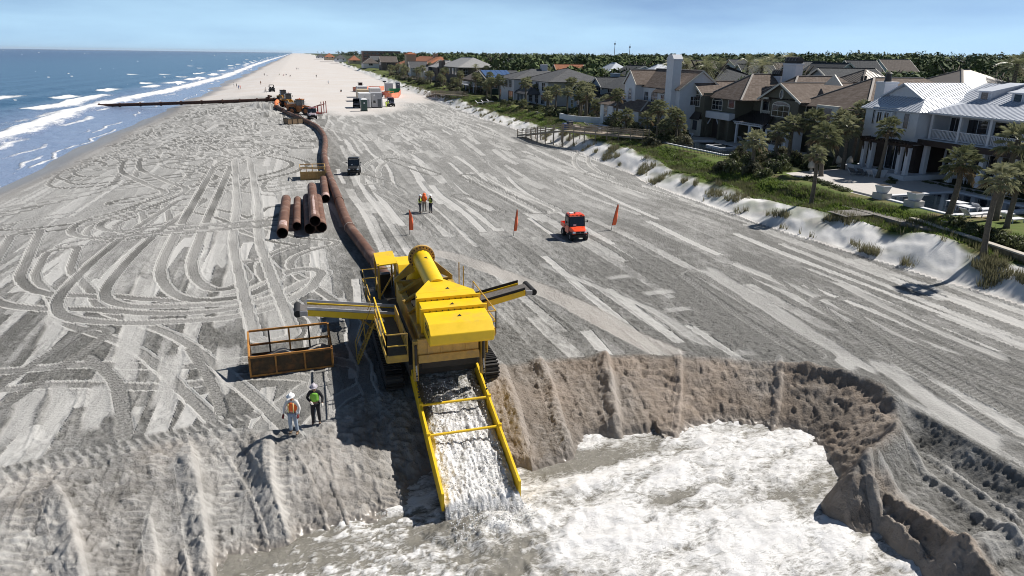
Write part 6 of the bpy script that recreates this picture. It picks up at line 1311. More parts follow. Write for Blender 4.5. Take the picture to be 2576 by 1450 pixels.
for y_, d_ in ((94.8, 1), (98.0, -1)): h.P('bracket', MB().bar((62.2, y_, 4.6), (62.2, y_ + .8 * d_, 5.5), .14), HW)
h.win('x', 65, 82.4, 86.0, 6.85, 8.3, TRIM, 3, 2, .55); h.oval('x', 65, 84.4, 9.85, .36, .6); h.win('x', 66.2, 79.3, 80.4, 6.9, 8.7, TRIM, 1); h.P('bay', MB().box(65.4, 66.2, 73.6, 77.6, 6.6, 8.9), TRIM); h.win('x', 65.4, 74.6, 77.2, 6.9, 8.6, TRIM, 1); h.win('y', 73.6, 65.55, 66.05, 6.9, 8.6, TRIM, 1); h.win('x', 66.2, 70.6, 72.6, 6.9, 8.4, TRIM, 2)
h.P('cornice', MB().box(64.8, 65.0, 80.0, 81.2, 9.0, 9.3).box(64.8, 65, 87.2, 88.8, 9.0, 9.3), TRIM); h.balustrade((65.6, 86.7), (65.6, 89.2), 6.3, TRIM); h.P('balcony', MB().box(65.4, 66, 86.5, 89.4, 6.1, 6.3), TRIM); h.P('balcony_post', MB().box(65.45, 65.65, 89.2, 89.4, 6.3, 9.0), TRIM)
h.planes([[(62.2, 92.2, 5.6), (62.2, 83.6, 5.6), (66, 86.3, 7.1), (66, 91.8, 7.1)]], METD, .12, .4); h.P('pergola_beam', MB().box(62.3, 62.5, 84, 91, 5.3, 5.58), HW)
for y_ in (90.3, 87.2, 84.4): h.post(62.4, y_, 2.5, 5.3, .3)
for k in range(14): yy = 84.1 + k * .5; h.P('pergola_rafter', MB().box(61.9, 64, yy, yy + .08, 5.581, 5.72), HW)
h.win('x', 66, 86.8, 91.0, 2.6, 5.0, DKWOOD, 4)
h.planes([[(62.0, 84.0, 5.35), (62.0, 78.6, 5.35), (65, 79.5, 6.5), (65, 84.0, 6.5)]], METD, .12); h.P('sun_room', MB().box(62.4, 65, 79, 83.6, 2.5, 5.2), HW); h.win('x', 62.4, 79.6, 83.0, 3.3, 5.0, TRIM, 3)
h.chimney(71.2, 90.1, 1.3, 2.9, 8, 13.9, HW, 'barrel'); h.chimney(70.9, 93.2, 1.1, 2.0, 8, 12.0, HW, 'barrel')
h.roof('hx', 80, 86, 86, 92, 11.6, 13.2, METT, .3, .6); h.P('cupola_wall', MB().box(80, 86, 86, 92, 8.6, 11.5), HCREAM); h.P('vent_stack', MB().box(72.0, 72.2, 77, 77.25, 11.6, 12.6).box(72.0, 72.2, 77.6, 77.85, 11.5, 12.5), DARK)

# ---- white house with tall chimney
h = House('white gabled house with tall white chimney and cedar shingle roof', 57, 101, 2.5)
h.wall(57, 66, 113.8, 118, 2.5, 10.2, HW); h.wall(58.5, 68, 101, 113.78, 2.5, 9.9, HW); h.roof('gx', 57, 66, 113.4, 118.2, 10.2, 12.4, CEDAR, .25, gm=HW, ends=(1, 0)); h.roof('gy', 58.5, 66, 101, 116, 9.9, 12.6, CEDAR, .35, gm=HW, ends=(1, 0))
h.win('x', 57, 115.2, 116.2, 7.4, 9.2, HW, 2, 3); h.win('x', 58.5, 111.6, 113, 7.3, 8.8, HW, 3, 2); h.win('x', 58.5, 108.4, 110.4, 7.3, 8.8, HW, 4, 2); h.win('x', 58.5, 106, 107, 7.3, 8.6, HW, 2, 2); h.win('x', 58.5, 103.3, 104.4, 7.3, 8.6, HW, 2, 2); h.win('y', 101, 60.5, 61.6, 7.3, 8.6, HW, 2, 2)
h.planes([[(57.4, 108.2, 9.0), (57.4, 104.5, 9.0), (59.4, 104.5, 10.6), (59.4, 108.2, 10.6)]], CEDAR)
h.chimney(57.6, 102.2, 1.5, 2.1, 2.5, 14.3, HW, 'tent')
h.wall(54.5, 58.5, 117.3, 122.8, 2.5, 6.4, HW, 'garden_room_wall'); h.wall(55, 60, 108, 117.28, 2.5, 6.0, HW, 'lower_wing_wall'); h.roof('hx', 54.5, 60, 116, 122.8, 6.4, 8.1, CEDAR, .4); h.roof('hy', 55, 60, 107, 117, 6.1, 7.4, CEDAR, .4)
h.win('x', 54.5, 119.5, 121, 3.3, 6.0, HW, 3, 4); h.win('y', 117.3, 55.4, 56.6, 3.3, 5.6, HW, 2, 3); h.balustrade((56, 114.5), (56, 118.6), 7.2, HW, 1.0, .5)

# ---- blue grey house
h = House('small blue grey house with charcoal roofs beside the turquoise pool', 60, 132, 2.4)
h.wall(60, 68, 141.5, 153.5, 2.4, 6.1, HBLUE); h.wall(61.5, 70, 132, 141.48, 2.4, 6.0, HBLUE); h.wall(64, 76, 133, 150, 6.0, 8.3, HBLUE, 'upper_wall')
h.roof('gx', 60, 70, 143.2, 153.4, 6.0, 8.6, SLATE, .5, gm=HBLUE, ends=(1, 0)); h.roof('gx', 64, 76, 143.5, 150.5, 8.1, 10.2, SLATE, .4, gm=HBLUE, ends=(1, 0)); h.roof('gy', 64, 76, 132, 148, 8.3, 10.4, SLATE, .5, gm=HBLUE); h.roof('hy', 61.5, 66, 132, 142, 6.1, 7.2, SLATE, .5)
h.oval('x', 60, 148.3, 7.2, .4, .8); h.chimney(68, 147, 1.6, 1.6, 8, 11, HBLUE)
for y0 in (143.6, 146.8, 150.2): h.win('x', 60, y0, y0 + 1.5, 3.5, 5.1, HW, 2, 2)
h.win('x', 61.5, 135.6, 137, 3.3, 5.0, HW, 2, 2); h.win('x', 61.5, 138.8, 140.6, 2.6, 5.0, HW, 2); h.win('x', 64, 144.6, 147.4, 6.6, 8.0, HW, 3, 2); h.win('x', 64, 136.4, 140.6, 6.6, 8.0, HW, 4, 2); h.win('y', 132, 63, 65, 3.4, 5, HW, 2)

# ---- pale two storey house
h = House('pale grey two storey house with grey hip roofs and covered porch', 56, 170, 2.4)
h.wall(56, 68, 184, 199, 2.4, 8.7, HCREAM); h.wall(60, 74, 168, 183.98, 2.4, 8.6, HCREAM); h.roof('hx', 56, 74, 184, 199, 8.7, 11.0, ASPH, .6); h.roof('hy', 60, 76, 167, 186, 8.6, 11.4, ASPH, .6); h.chimney(66, 190, 1.6, 1.6, 10, 12.2, HCREAM)
for y0 in (186, 190, 196): h.win('x', 56, y0, y0 + 2.2, 6.2, 8.1, HW, 2, 2)
h.win('y', 184, 58, 60, 6.2, 8.1, HW, 2, 2); h.win('x', 56, 196.5, 198, 3.2, 5.3, HW, 2, 2)
for y0 in (170, 175, 180): h.win('x', 60, y0, y0 + 2.4, 6, 8, HW, 2, 2); h.win('x', 60, y0, y0 + 2.8, 2.8, 5, HW, 3, 2)
h.roof('hy', 56.5, 61, 174, 184, 5.4, 7.0, ASPH, .5)
for y_ in (174.2, 177.4, 180.6, 183.6): h.post(56.8, y_, 2.4, 5.3, .3, HCREAM)
h.win('x', 56, 185, 189, 2.6, 5.2, DKWOOD, 2)

# ---- green house with solar panels
h = House('dark green house with blue solar panels on its roof and white deck', 58, 204, 2.4)
h.wall(58, 68, 222, 236, 2.4, 7.4, HGREEN); h.roof('gx', 58, 70, 220, 238, 7.4, 9.8, SLATE, .5, gm=HGREEN, ends=(1, 0)); h.win('x', 58, 223, 225.5, 3, 5.5, HW, 2, 2); h.win('y', 222, 60, 62, 4.4, 6.4, HW, 2, 2)
so = h.planes([[(59, 237.6, 7.75), (66.5, 237.6, 7.75), (66.5, 230, 9.75), (59, 230, 9.75)][::-1]], mat('solar_glass', (.10, .17, .33), .15, .3, .1, 1), .06, None, 'solar_array')
h.planes([[(58, 220.5, 7.7), (67, 220.5, 7.7), (67, 228.6, 9.85), (58, 228.6, 9.85)]], mat('solar_glass', (.10, .17, .33), .15, .3, .1, 1), .05, 1.6, 'solar_array')
h.P('deck', MB().box(55.5, 58, 224, 246, 4.6, 4.8), HW); h.balustrade((55.6, 224), (55.6, 246), 4.8, HW, 1., .5)
for y_ in (224.3, 229, 235, 240, 245.7): h.post(55.7, y_, 2.3, 4.6, .25)
h.wall(60, 72, 238.5, 262, 2.4, 6.3, HBROWN, 'wing_wall'); h.roof('gy', 60, 72, 238, 262, 6.3, 9.2, BRNS, .6, gm=HBROWN)

# ---- tall brown house with pale hip roof
h = House('tall brown house with pale tiled hip roof and broad brown chimney', 66, 294, 2.4)
h.wall(66, 80, 298, 330, 2.4, 9.8, HBROWN); h.roof('hy', 66, 82, 296, 334, 9.8, 13.4, LSH, .8); h.wall(64, 76, 334, 352, 2.4, 8.8, HBROWN); h.roof('hy', 64, 78, 332, 356, 9.0, 11.8, LSH, .8); h.chimney(64.4, 327, 1.8, 6, 2.4, 11.6, HBROWN); h.win('y', 298, 68, 70, 6.6, 8.8, HW, 2, 2); h.win('y', 298, 74, 76, 6.6, 8.8, HW, 2, 2)
for y0 in (302, 308, 315): h.win('x', 66, y0, y0 + 3, 6.4, 8.8, HW, 2)
h.wall(60, 66, 342, 366, 2.4, 6.2, HCREAM); h.roof('gx', 60, 68, 342, 366, 6.2, 8.6, ASPH, .5, gm=HCREAM, ends=(1, 0))

# ---- terracotta mansion
h = House('long tan mansion with terracotta tiled roofs and square towers', 70, 390, 2.4)
h.wall(70, 84, 392, 470, 2.4, 9.8, HTAN); h.roof('hy', 70, 86, 390, 474, 9.8, 13.4, TERRA, 1.0); h.wall(66, 72, 446, 454, 2.4, 14.5, HTAN, 'tower'); h.roof('hx', 66, 72, 446, 454, 14.5, 15.6, TERRA, .5); h.chimney(72, 482, 3, 4, 8, 15, TERRA); h.chimney(76, 408, 2.4, 3, 9, 15, HTAN); h.wall(68, 80, 474, 505, 2.4, 8, HTAN); h.roof('hy', 68, 82, 474, 508, 8, 11, TERRA, .8)
for y0 in (396, 404, 412, 420, 428, 460): h.win('x', 70, y0, y0 + 3, 6.5, 8.8, DKWOOD, 2)

# ---- roofs and houses further off (traced as roof pixel + size, set on the land behind)
def far_house(px, py, D, w_, d, hz, rise, m, rm, label, kind='gy', cat='house', rz=0.):
    dr = _ray(px, py); sc = D / math.hypot(dr.x, dr.y); p = CAM + dr * sc; zr = max(p.z, 7.5); ze = zr - rise; w_ *= .66; d *= .66
    hh = House(label, p.x - w_ / 2, p.y - d / 2, 2.4); x0, y0 = p.x - w_ / 2, p.y - d / 2
    hh.wall(x0, x0 + w_, y0, y0 + d, 2.4, ze, m); hh.roof(kind, x0, x0 + w_, y0, y0 + d, ze, zr, rm, .6, gm=m)
    n = max(1, int(d / 6))
    for k in range(n): hh.win('x', x0, y0 + d * (k + .35) / n, y0 + d * (k + .65) / n, ze - 2.2, ze - .6, HW, 2)
    for k in range(max(1, int(w_ / 7))): q = max(1, int(w_ / 7)); hh.win('y', y0, x0 + w_ * (k + .35) / q, x0 + w_ * (k + .6) / q, ze - 2.2, ze - .6, HW, 2)
    return hh
SL2 = [(2430, 176, 118, 26, 24, 0, 3.6, HBROWN, METT, 'brown house with wide tan metal roof behind the white house', 'hx'),
       (2130, 172, 132, 16, 14, 0, 2.6, HBLUE, SLATE, 'blue grey house with dark gable roof behind the mansion cupola', 'gx'),
       (2250, 150, 250, 16, 12, 0, 3, HW, BRNS, 'white house with sandy brown roof among the oaks', 'gx'),
       (2165, 152, 215, 14, 12, 0, 3.2, HBLUE, SLATE, 'blue house with steep dark roof and chimney in the wood', 'gx'),
       (2490, 160, 300, 20, 14, 0, 3, HTAN, TERRA, 'tan house with terracotta roof in the wood inland', 'hx'),
       (2090, 158, 175, 14, 16, 0, 3, HCREAM, SLATE, 'pale house with slate roof behind the mansion', 'gy'),
       (2030, 155, 190, 15, 12, 0, 3, HCREAM, ASPH, 'pale house with grey roof between palms behind the mansion', 'gx'),
       (1955, 158, 200, 20, 14, 0, 3.4, HCREAM, BRNS, 'long house with brown roof behind the big white chimneys', 'gx'),
       (1870, 150, 260, 16, 18, 0, 3, HW, SLATE, 'white gabled house with charcoal roof behind the mansion', 'gx'),
       (1900, 162, 180, 13, 12, 0, 3.2, HW, SLATE, 'white house with dark front gable behind the mansion roof', 'gx'),
       (1830, 165, 160, 16, 14, 0, 2.6, HBLUE, SLATE, 'dark roofed house just behind the mansion left wing', 'hy'),
       (1755, 152, 230, 14, 12, 0, 3, HCREAM, BRNS, 'pale house with brown shingle roof behind the date palms', 'gx'),
       (1662, 162, 190, 14, 12, 0, 2.2, HCREAM, METW, 'house with small white metal roof behind the white chimney', 'hx'),
       (1545, 158, 220, 16, 20, 0, 3.4, HW, METW, 'white house with pale pyramid roof and chimney in the palms', 'hy'),
       (1600, 165, 200, 18, 14, 0, 2.6, HBLUE, SLATE, 'low house with slate roof right of the pyramid roof', 'gy'),
       (1430, 162, 240, 14, 12, 0, 3, HTAN, TERRA, 'low house with terracotta roof among palms', 'gx'),
       (1295, 148, 330, 30, 20, 0, 3.4, HW, METW, 'large house with bright white metal roofs in the palms', 'hx'),
       (1325, 155, 290, 26, 16, 0, 2.4, HW, METW, 'low wing with white metal roof below the bright white house', 'hx'),
       (1255, 148, 350, 18, 14, 0, 3, HCREAM, METW, 'pale house with white hip roof left of the bright white house', 'hx'),
       (1108, 150, 380, 20, 20, 0, 4, HBROWN, BRNS, 'brown house with big brown roof behind the hip roofed house', 'hy'),
       (1050, 155, 400, 14, 18, 0, 3, HCREAM, ASPH, 'grey roofed cottage in front of the terracotta mansion', 'gx'),
       (975, 142, 560, 18, 26, 0, 4, HBROWN, BRNS, 'brown beach house beyond the terracotta mansion', 'gx'),
       (930, 146, 640, 20, 30, 0, 4, HCREAM, BRNS, 'pale beach house with brown roof far down the shore', 'hy'),
       (945, 141, 760, 16, 30, 0, 4, HTAN, ASPH, 'tan beach house with grey roof far down the shore', 'gx'),
       (890, 140, 900, 20, 36, 0, 5, HTAN, TERRA, 'far beach house with orange roof', 'hy'),
       (855, 138, 1100, 24, 40, 0, 5, HW, ASPH, 'far white beach house with grey roof', 'hy'),
       (828, 134, 1300, 26, 50, 0, 6, HTAN, TERRA, 'far terracotta roofed building near the shore point', 'hy'),
       (805, 136, 1700, 26, 60, 0, 6, HW, ASPH, 'farthest pale building at the shore point', 'hy'),
       (1480, 152, 300, 16, 14, 0, 3, HCREAM, ASPH, 'grey roofed house inland of the palm row', 'hx'),
       (1390, 146, 420, 22, 16, 0, 3, HCREAM, BRNS, 'brown roofed house deep in the palm wood', 'hx'),
       (1180, 152, 360, 16, 16, 0, 3, HCREAM, ASPH, 'grey roofed house behind the green solar house', 'hx'),
       (2390, 150, 330, 18, 14, 0, 3, HCREAM, ASPH, 'grey roofed house deep in the oak wood', 'gx'),
       (1700, 150, 280, 16, 14, 0, 3, HW, ASPH, 'white walled house deep behind the tall chimney', 'gx')]
for a in SL2: far_house(*a)
# long flat condominium block
dr = _ray(955, 131); sc = 800 / math.hypot(dr.x, dr.y); p = CAM + dr * sc
h = House('long flat roofed brick apartment block rising above the palms', p.x - 10, p.y, 2.4, 'building', 'apartment_block'); x0, y0 = p.x - 18, p.y
BRICK = mat('brown_brick', (.22, .12, .09), .85, 0, .1, 1); h.wall(x0, x0 + 40, y0, y0 + 18, 2.4, p.z, BRICK); h.P('roof', MB().box(x0 - .6, x0 + 40.6, y0 - .6, y0 + 18.6, p.z + .003, p.z + 1.0), LSH)
for k in range(9):
    for zf in (p.z - 2.6, p.z - 5.8): h.win('y', y0, x0 + 1 + k * 4.3, x0 + 4 + k * 4.3, zf, zf + 1.6, TRIM, 2)
# radio masts on the skyline
for k, (px, top, D) in enumerate(((1546, 103, 1500), (1584, 111, 1500), (1215, 127, 1600))):
    d0 = _ray(px, 128); sc = D / math.hypot(d0.x, d0.y); p = CAM + d0 * sc; d1 = _ray(px, top); q = CAM + d1 * (D / math.hypot(d1.x, d1.y))
    o = thing('radio_mast', ['tallest lattice radio mast on the skyline', 'shorter radio mast beside the tallest mast', 'small radio mast above the distant palms'][k], 'mast', (p.x, p.y, 2.4)); MB().tube([(0, 0, 0), (0, 0, q.z - 2.4)], [.9, .35], 6).build('shaft', CABG, o); MB().box(-1.2, 1.2, -1.2, 1.2, q.z - 10, q.z - 7).build('antenna_ring', CABG, o)
# ================================================================== VEGETATION
def leafmat(name, c1, c2, rough=.55, tr=.35):
    b = N(name); oi = b.n('ObjectInfo'); ob = b.n('TexCoord').outputs['Object']
    f = b.math('ADD', b.math('MULTIPLY', b.noise(1.1, 3, .6, ob), .75), b.math('MULTIPLY', oi.outputs['Random'], .4))
    c = b.mix(b.rng(f, .3, .95), c1, c2); m = b.done(Base_Color=c, Roughness=rough, Specular_IOR_Level=.35)
    t = b.n('BsdfTranslucent'); b.put(t.inputs[0], c); mxs = b.n('MixShader'); mxs.inputs[0].default_value = tr; b.t.links.new(b.p.outputs[0], mxs.inputs[1]); b.t.links.new(t.outputs[0], mxs.inputs[2]); b.t.links.new(mxs.outputs[0], b.o.inputs[0]); return m
PALMG = leafmat('palm_leaf', (.16, .175, .085), (.46, .45, .28), .35); PALMD = leafmat('dead_palm_leaf', (.20, .15, .09), (.34, .28, .2), .8); TRUNK = mat('palm_trunk', (.13, .11, .085), .95, 0, .3, 7, bump=.03)
OAK = leafmat('oak_leaf', (.035, .058, .02), (.13, .165, .055), .6); OAK2 = leafmat('bright_oak_leaf', (.05, .085, .02), (.12, .16, .045), .6); PINE = leafmat('pine_needles', (.016, .028, .014), (.045, .06, .028), .7); SHRUB = leafmat('coastal_shrub_leaf', (.045, .062, .025), (.15, .165, .07), .6); SEAG = leafmat('silver_shrub_leaf', (.07, .075, .04), (.16, .15, .09), .7); BARK = mat('bark', (.07, .055, .042), .95, 0, .3, 5)
def palm_meshes(seed, R_=1.8, n=32, date=False):
    r = random.Random(seed); mb = MB()
    for i in range(n):
        a = 2.39996 * i + r.uniform(-.3, .3); el = math.radians(80 - 128 * (i / n) ** .9 + r.uniform(-8, 8)); dead = 1 if (i / n > .84 and r.random() < .8) else 0
        d = Vector((math.cos(a) * math.cos(el), math.sin(a) * math.cos(el), math.sin(el))); side = Vector((-math.sin(a), math.cos(a), 0)); upv = side.cross(d) * -1
        if upv.z < 0: upv = -upv
        L = R_ * r.uniform(.5, .64); p0 = Vector((0, 0, r.uniform(-.25, .1))); p1 = p0 + d * L + Vector((0, 0, -.12 * L))
        if not date:
            mb.add([p0 - side * .03, p0 + side * .03, p1 + side * .02, p1 - side * .02], [(0, 1, 2, 3)], dead)
            nl = 15
            for j in range(nl):
                b_ = math.radians(-105 + 210 * j / (nl - 1)) + r.uniform(-.06, .06); dir_ = d * math.cos(b_) + side * math.sin(b_); ll = R_ * r.uniform(.46, .6) * (1 - .25 * abs(b_) / 1.9); tip = p1 + dir_ * ll + Vector((0, 0, -.30 * ll * r.uniform(.5, 1.3))); w_ = dir_.cross(upv).normalized() * .05; mid = p1 + dir_ * ll * .55 + upv * .05
                mb.add([p1, mid - w_, tip, mid + w_], [(0, 1, 2), (0, 2, 3)], dead)
        else:
            L2 = R_ * 1.35; prev = p0
            for j in range(9):
                t = (j + 1) / 9; q = p0 + d * L2 * t + Vector((0, 0, -.55 * L2 * t * t)); mb.add([prev - side * .02, prev + side * .02, q + side * .02, q - side * .02], [(0, 1, 2, 3)], dead)
                for s_ in (-1, 1):
                    tip = q + (side * s_ * .8 + d * .5) * (.5 * R_ * (1 - .4 * t)) + Vector((0, 0, -.12)); mb.add([q - d * .04, q + d * .06, tip], [(0, 1, 2)], dead)
                prev = q
    return mb.mesh('crown', [PALMG, PALMD])
def trunk_mesh(seed, h, r0, r1, m, lean=.25):
    r = random.Random(seed); lx, ly = r.uniform(-lean, lean), r.uniform(-lean, lean); mb = MB(); k = 14
    pts = [(lx * math.sin(t * 2.2), ly * t * t, h * t) for t in np.linspace(0, 1, k)]; mb.tube(pts, [(r0 + (r1 - r0) * t) * (1 + .1 * (i % 2)) * (1.35 if i == 0 else 1) for i, t in enumerate(np.linspace(0, 1, k))], 9, 0); return mb.mesh('trunk', m, True), pts[-1]
PAL_C = [palm_meshes(s) for s in (1, 2, 3, 4)]; PAL_D = [palm_meshes(9, 2.3, 46, True)]; PAL_T = {}
def palm(x, y, ztop, label, group=None, z0=None, sc=1., date=False, thick=1.):
    z0 = ground(x, y) - .1 if z0 is None else z0; hgt = max(1.2, ztop - z0 - 1.0 * sc); key = (round(hgt * 2) / 2, thick, random.randint(0, 2))
    if key not in PAL_T: PAL_T[key] = trunk_mesh(hash(key) % 1000, key[0], .2 * thick, .15 * thick, TRUNK)
    o = thing('palm_tree', label, 'palm', (x, y, z0), random.uniform(0, 6.28), group); inst('trunk', PAL_T[key][0], o); inst('crown', random.choice(PAL_D if date else PAL_C), o, PAL_T[key][1], (random.uniform(-.12, .12), random.uniform(-.12, .12), random.uniform(0, 6)), sc * .84); return o
def crown_mesh(seed, m, nclump=26, nleaf=46, leaf=.3, flat=.75, m2=None, spread=.62):
    r = np.random.RandomState(seed); V = []; Fc = []
    c = r.normal(0, 1, (nclump, 3)); c /= np.linalg.norm(c, axis=1)[:, None]; c *= r.uniform(.35, 1, (nclump, 1)) ** .6 * spread; c[:, 2] = np.abs(c[:, 2]) * flat + .12 * r.rand(nclump) ; cr = r.uniform(.22, .42, nclump)
    for k in range(nclump):
        d = r.normal(0, 1, (nleaf, 3)); d /= np.linalg.norm(d, axis=1)[:, None]; p = c[k] + d * (cr[k] * r.uniform(.55, 1.05, (nleaf, 1)) * np.array([1, 1, .75])); t1 = r.normal(0, 1, (nleaf, 3)); t1 -= d * (t1 * d).sum(1)[:, None] * .7; t1 /= np.linalg.norm(t1, axis=1)[:, None]; t2 = np.cross(d, t1); t2 /= np.linalg.norm(t2, axis=1)[:, None] + 1e-6; s_ = leaf * r.uniform(.5, 1.1, (nleaf, 1)) * .35
        b0 = len(V) * 0 + sum(len(v) for v in V); V.append(np.stack([p - t1 * s_, p + t2 * s_ * .55, p + t1 * s_, p - t2 * s_ * .55], 1).reshape(-1, 3)); Fc.append(b0 + np.arange(nleaf * 4).reshape(-1, 4))
    V = np.vstack(V); Fc = np.vstack(Fc); me = bpy.data.meshes.new('crown'); me.from_pydata(V.tolist(), [], Fc.tolist()); me.materials.append(m); me.update(); return me
CR_OAK = [crown_mesh(11, OAK), crown_mesh(12, OAK), crown_mesh(13, OAK2), crown_mesh(14, OAK)]; CR_PINE = [crown_mesh(21, PINE, 18, 40, .3, .5), crown_mesh(22, PINE, 16, 40, .3, .55)]; CR_SH = [crown_mesh(31, SHRUB, 22, 40, .34, .8), crown_mesh(32, SHRUB, 22, 40, .34, .7), crown_mesh(33, SEAG, 22, 40, .36, .8)]
TR_O = [trunk_mesh(s, 1., .05, .03, BARK, .05)[0] for s in (51, 52)]
def limb_trunk(seed):
    r = random.Random(seed); mb = MB(); mb.tube([(0, 0, 0), (.02, .01, .3), (.0, .03, .55)], [.05, .04, .03], 7)
    for k in range(5): a = k * 1.3 + r.random(); mb.tube([(0, .02, .4 + .03 * k), (.14 * math.cos(a), .14 * math.sin(a), .6), (.3 * math.cos(a), .3 * math.sin(a), .78)], [.025, .018, .008], 5)
    return mb.mesh('trunk', BARK, True)
TR_O = [limb_trunk(s) for s in (1, 2, 3)]
def tree(x, y, hgt, rad, label, kind='oak', group=None, z0=None):
    z0 = ground(x, y) - .15 if z0 is None else z0; o = thing({'oak': 'oak_tree', 'pine': 'pine_tree', 'shrub': 'shrub'}[kind], label, {'oak': 'tree', 'pine': 'tree', 'shrub': 'shrub'}[kind], (x, y, z0), random.uniform(0, 6.28), group)
    cm = random.choice({'oak': CR_OAK, 'pine': CR_PINE, 'shrub': CR_SH}[kind]); cz = {'oak': .38, 'pine': .62, 'shrub': .0}[kind]
    inst('trunk' if kind != 'shrub' else 'stems', random.choice(TR_O), o, (0, 0, 0), (0, 0, 0), (hgt, hgt, hgt if kind != 'pine' else hgt * 1.15)); inst('crown' if kind != 'shrub' else 'foliage', cm, o, (0, 0, hgt * cz), (0, 0, random.random() * 6), (rad * 1.15, rad * 1.15, hgt * (1 - cz) * 1.15)); return o
def at(px, py, x): q = GX(px, py, x); return q
# ---- palms in front of the two big houses (crown pixel, base pixel or X)
q = G(2475, 635, 1.9); palm(q.x, q.y, 8.1, 'single palm growing from the dune in front of the long hedge', z0=ground(q.x, q.y) - .1, sc=.85)
q = G(2385, 545, 2.4); palm(q.x, q.y, 8.2, 'palm beside the white pool terrace tables', sc=1.08, thick=1.2)
q = G(2040, 512, 1.7); palm(q.x, q.y, 7.1, 'short palm leaning over the hedge at the white terrace', sc=.7)
q = GX(2235, 300, 59.5); palm(q.x, q.y, q.z + .3, 'palm between the white planter pots against the white facade', sc=.95)
q = GX(2560, 320, 53.0); palm(q.x, q.y, q.z + .4, 'tall palm at the far end of the white house balcony', sc=1.15, thick=1.2)
q = GX(2570, 420, 51.0); palm(q.x, q.y, q.z + .2, 'lower palm beside the tall palm at the end of the balcony', sc=1.0)
for k, (px, py, x_, lb, sc_) in enumerate(((1903, 335, 48.5, 'single palm on the grass beside the iron fence', 1.0), (1962, 315, 54, 'palm between the two big houses nearest the mansion sun room', .95), (2000, 300, 56, 'palm behind the sun room palm, between the big houses', .95), (2050, 283, 58, 'tallest palm between the two big houses', 1.1), (2085, 318, 54, 'broad palm in front of the tallest palm between the houses', 1.25), (2140, 300, 60, 'palm against the mansion side wall next to the white house', 1.1), (2165, 262, 64, 'palm squeezed against the white house corner', 1.0), (2120, 290, 62, 'palm half hidden behind the broad palm', 1.0))):
    q = GX(px, py, x_); palm(q.x, q.y, q.z + .35, lb, sc=sc_, thick=1.2)
# ---- thicket between the white gabled house and the mansion
r5 = random.Random(5)
for k in range(15):
    px = r5.uniform(1550, 1725); x_ = r5.uniform(51, 59); py = 262 + r5.uniform(-6, 45) + max(0, (1600 - px) * .2); q = GX(px, py, x_); palm(q.x, q.y, max(4.6, q.z), 'cabbage palm in the thicket between the white gabled house and the mansion', 'thicket palms', sc=r5.uniform(.8, 1.1))
for k in range(26):
    px = r5.uniform(1530, 1728); x_ = r5.uniform(49, 58); py = r5.uniform(300, 352); q = GX(px, py, x_); tree(q.x, q.y, r5.uniform(1.6, 2.9), r5.uniform(1.1, 1.9), 'dark shrub under the thicket palms', 'shrub', 'thicket shrubs')
# ---- dark planting between and below the big houses
for k in range(26):
    x_ = r5.uniform(50.5, 60); y_ = r5.uniform(65.5, 76); tree(x_, y_, r5.uniform(1.2, 2.6), r5.uniform(.9, 1.6), 'dark shrub in the planting between the two big houses', 'shrub', 'shrubs between the big houses')
for (px, py, x_, s_) in ((1850, 418, 47.5, 1.2), (1820, 425, 47, 1.0), (1890, 440, 48, 1.1), (1940, 438, 50, 1.3), (1920, 452, 48, .9)): q = GX(px, py, x_); tree(q.x, q.y, 1.6 * s_, 1.3 * s_, 'rounded shrub beside the iron fence', 'shrub', 'shrubs beside the iron fence')
# ---- palms and shrubs along the shore houses further on
occ = [(62, 80, 27, 67), (60.5, 86, 68, 105), (54, 69, 100, 124), (59, 77, 131, 155), (55.5, 77, 166, 200), (57.5, 73, 219, 263), (59.5, 83, 293, 367), (65, 87, 389, 509)]
def free(x, y, m=1.0): return not any(a - m < x < b_ + m and c - m < y < d + m for a, b_, c, d in occ)
r6 = random.Random(6); n = 0
ZN = [(131, 'between the white gabled house and the blue grey house'), (160, 'round the blue grey house'), (203, 'round the pale two storey house'), (266, 'round the dark green solar house'), (296, 'between the solar house and the tall brown house'), (370, 'round the tall brown house'), (9999, 'round the terracotta mansion')]
def zone(y_): return next(t for lim, t in ZN if y_ < lim)
def side(x_): return 'seaward' if x_ < 61 else ('inland' if x_ < 85 else 'far inland')
while n < 175:
    y_ = 112 + (r6.random() ** 1.2) * 360; x_ = 52.5 + abs(r6.gauss(0, 1)) * (14 + y_ * .06)
    if not free(x_, y_): continue
    zt = r6.uniform(6.0, 9.8) + (1.2 if x_ > 70 else 0); palm(x_, y_, zt, ('feathery date palm growing %s, %s side' if n % 11 == 0 else 'cabbage palm growing %s, %s side') % (zone(y_), side(x_)), 'palms ' + zone(y_), sc=r6.uniform(.9, 1.25), z0=2.3, date=(n % 11 == 0)); n += 1
for (px, py, x_, lb) in ((1465, 222, 57, 'tall palm standing in front of the blue grey house gable'), (1482, 215, 60, 'tall palm just behind the palm of the blue house'), (1300, 192, 62, 'tall palm in front of the pale two storey house porch'), (1330, 200, 60, 'second tall palm in front of the pale two storey house'), (1352, 215, 60, 'shorter palm at the corner of the pale two storey house'), (1235, 198, 57, 'palm beside the dark green solar house'), (1155, 205, 55, 'slender palm before the brown roofed wing'), (1190, 208, 56, 'palm before the white deck of the green house'), (1120, 172, 58, 'tall palm before the brown gable'), (1315, 260, 51, 'little palm in the dune garden by the sand court'), (1400, 200, 66, 'tall palm left of the blue grey house'), (1425, 185, 70, 'tall palm behind the blue grey house'), (1500, 205, 72, 'palm right behind the blue house roofs'), (1380, 225, 58, 'palm in front of the low grey roof')):
    q = GX(px, py, x_); palm(q.x, q.y, q.z + .4, lb, sc=1.15)
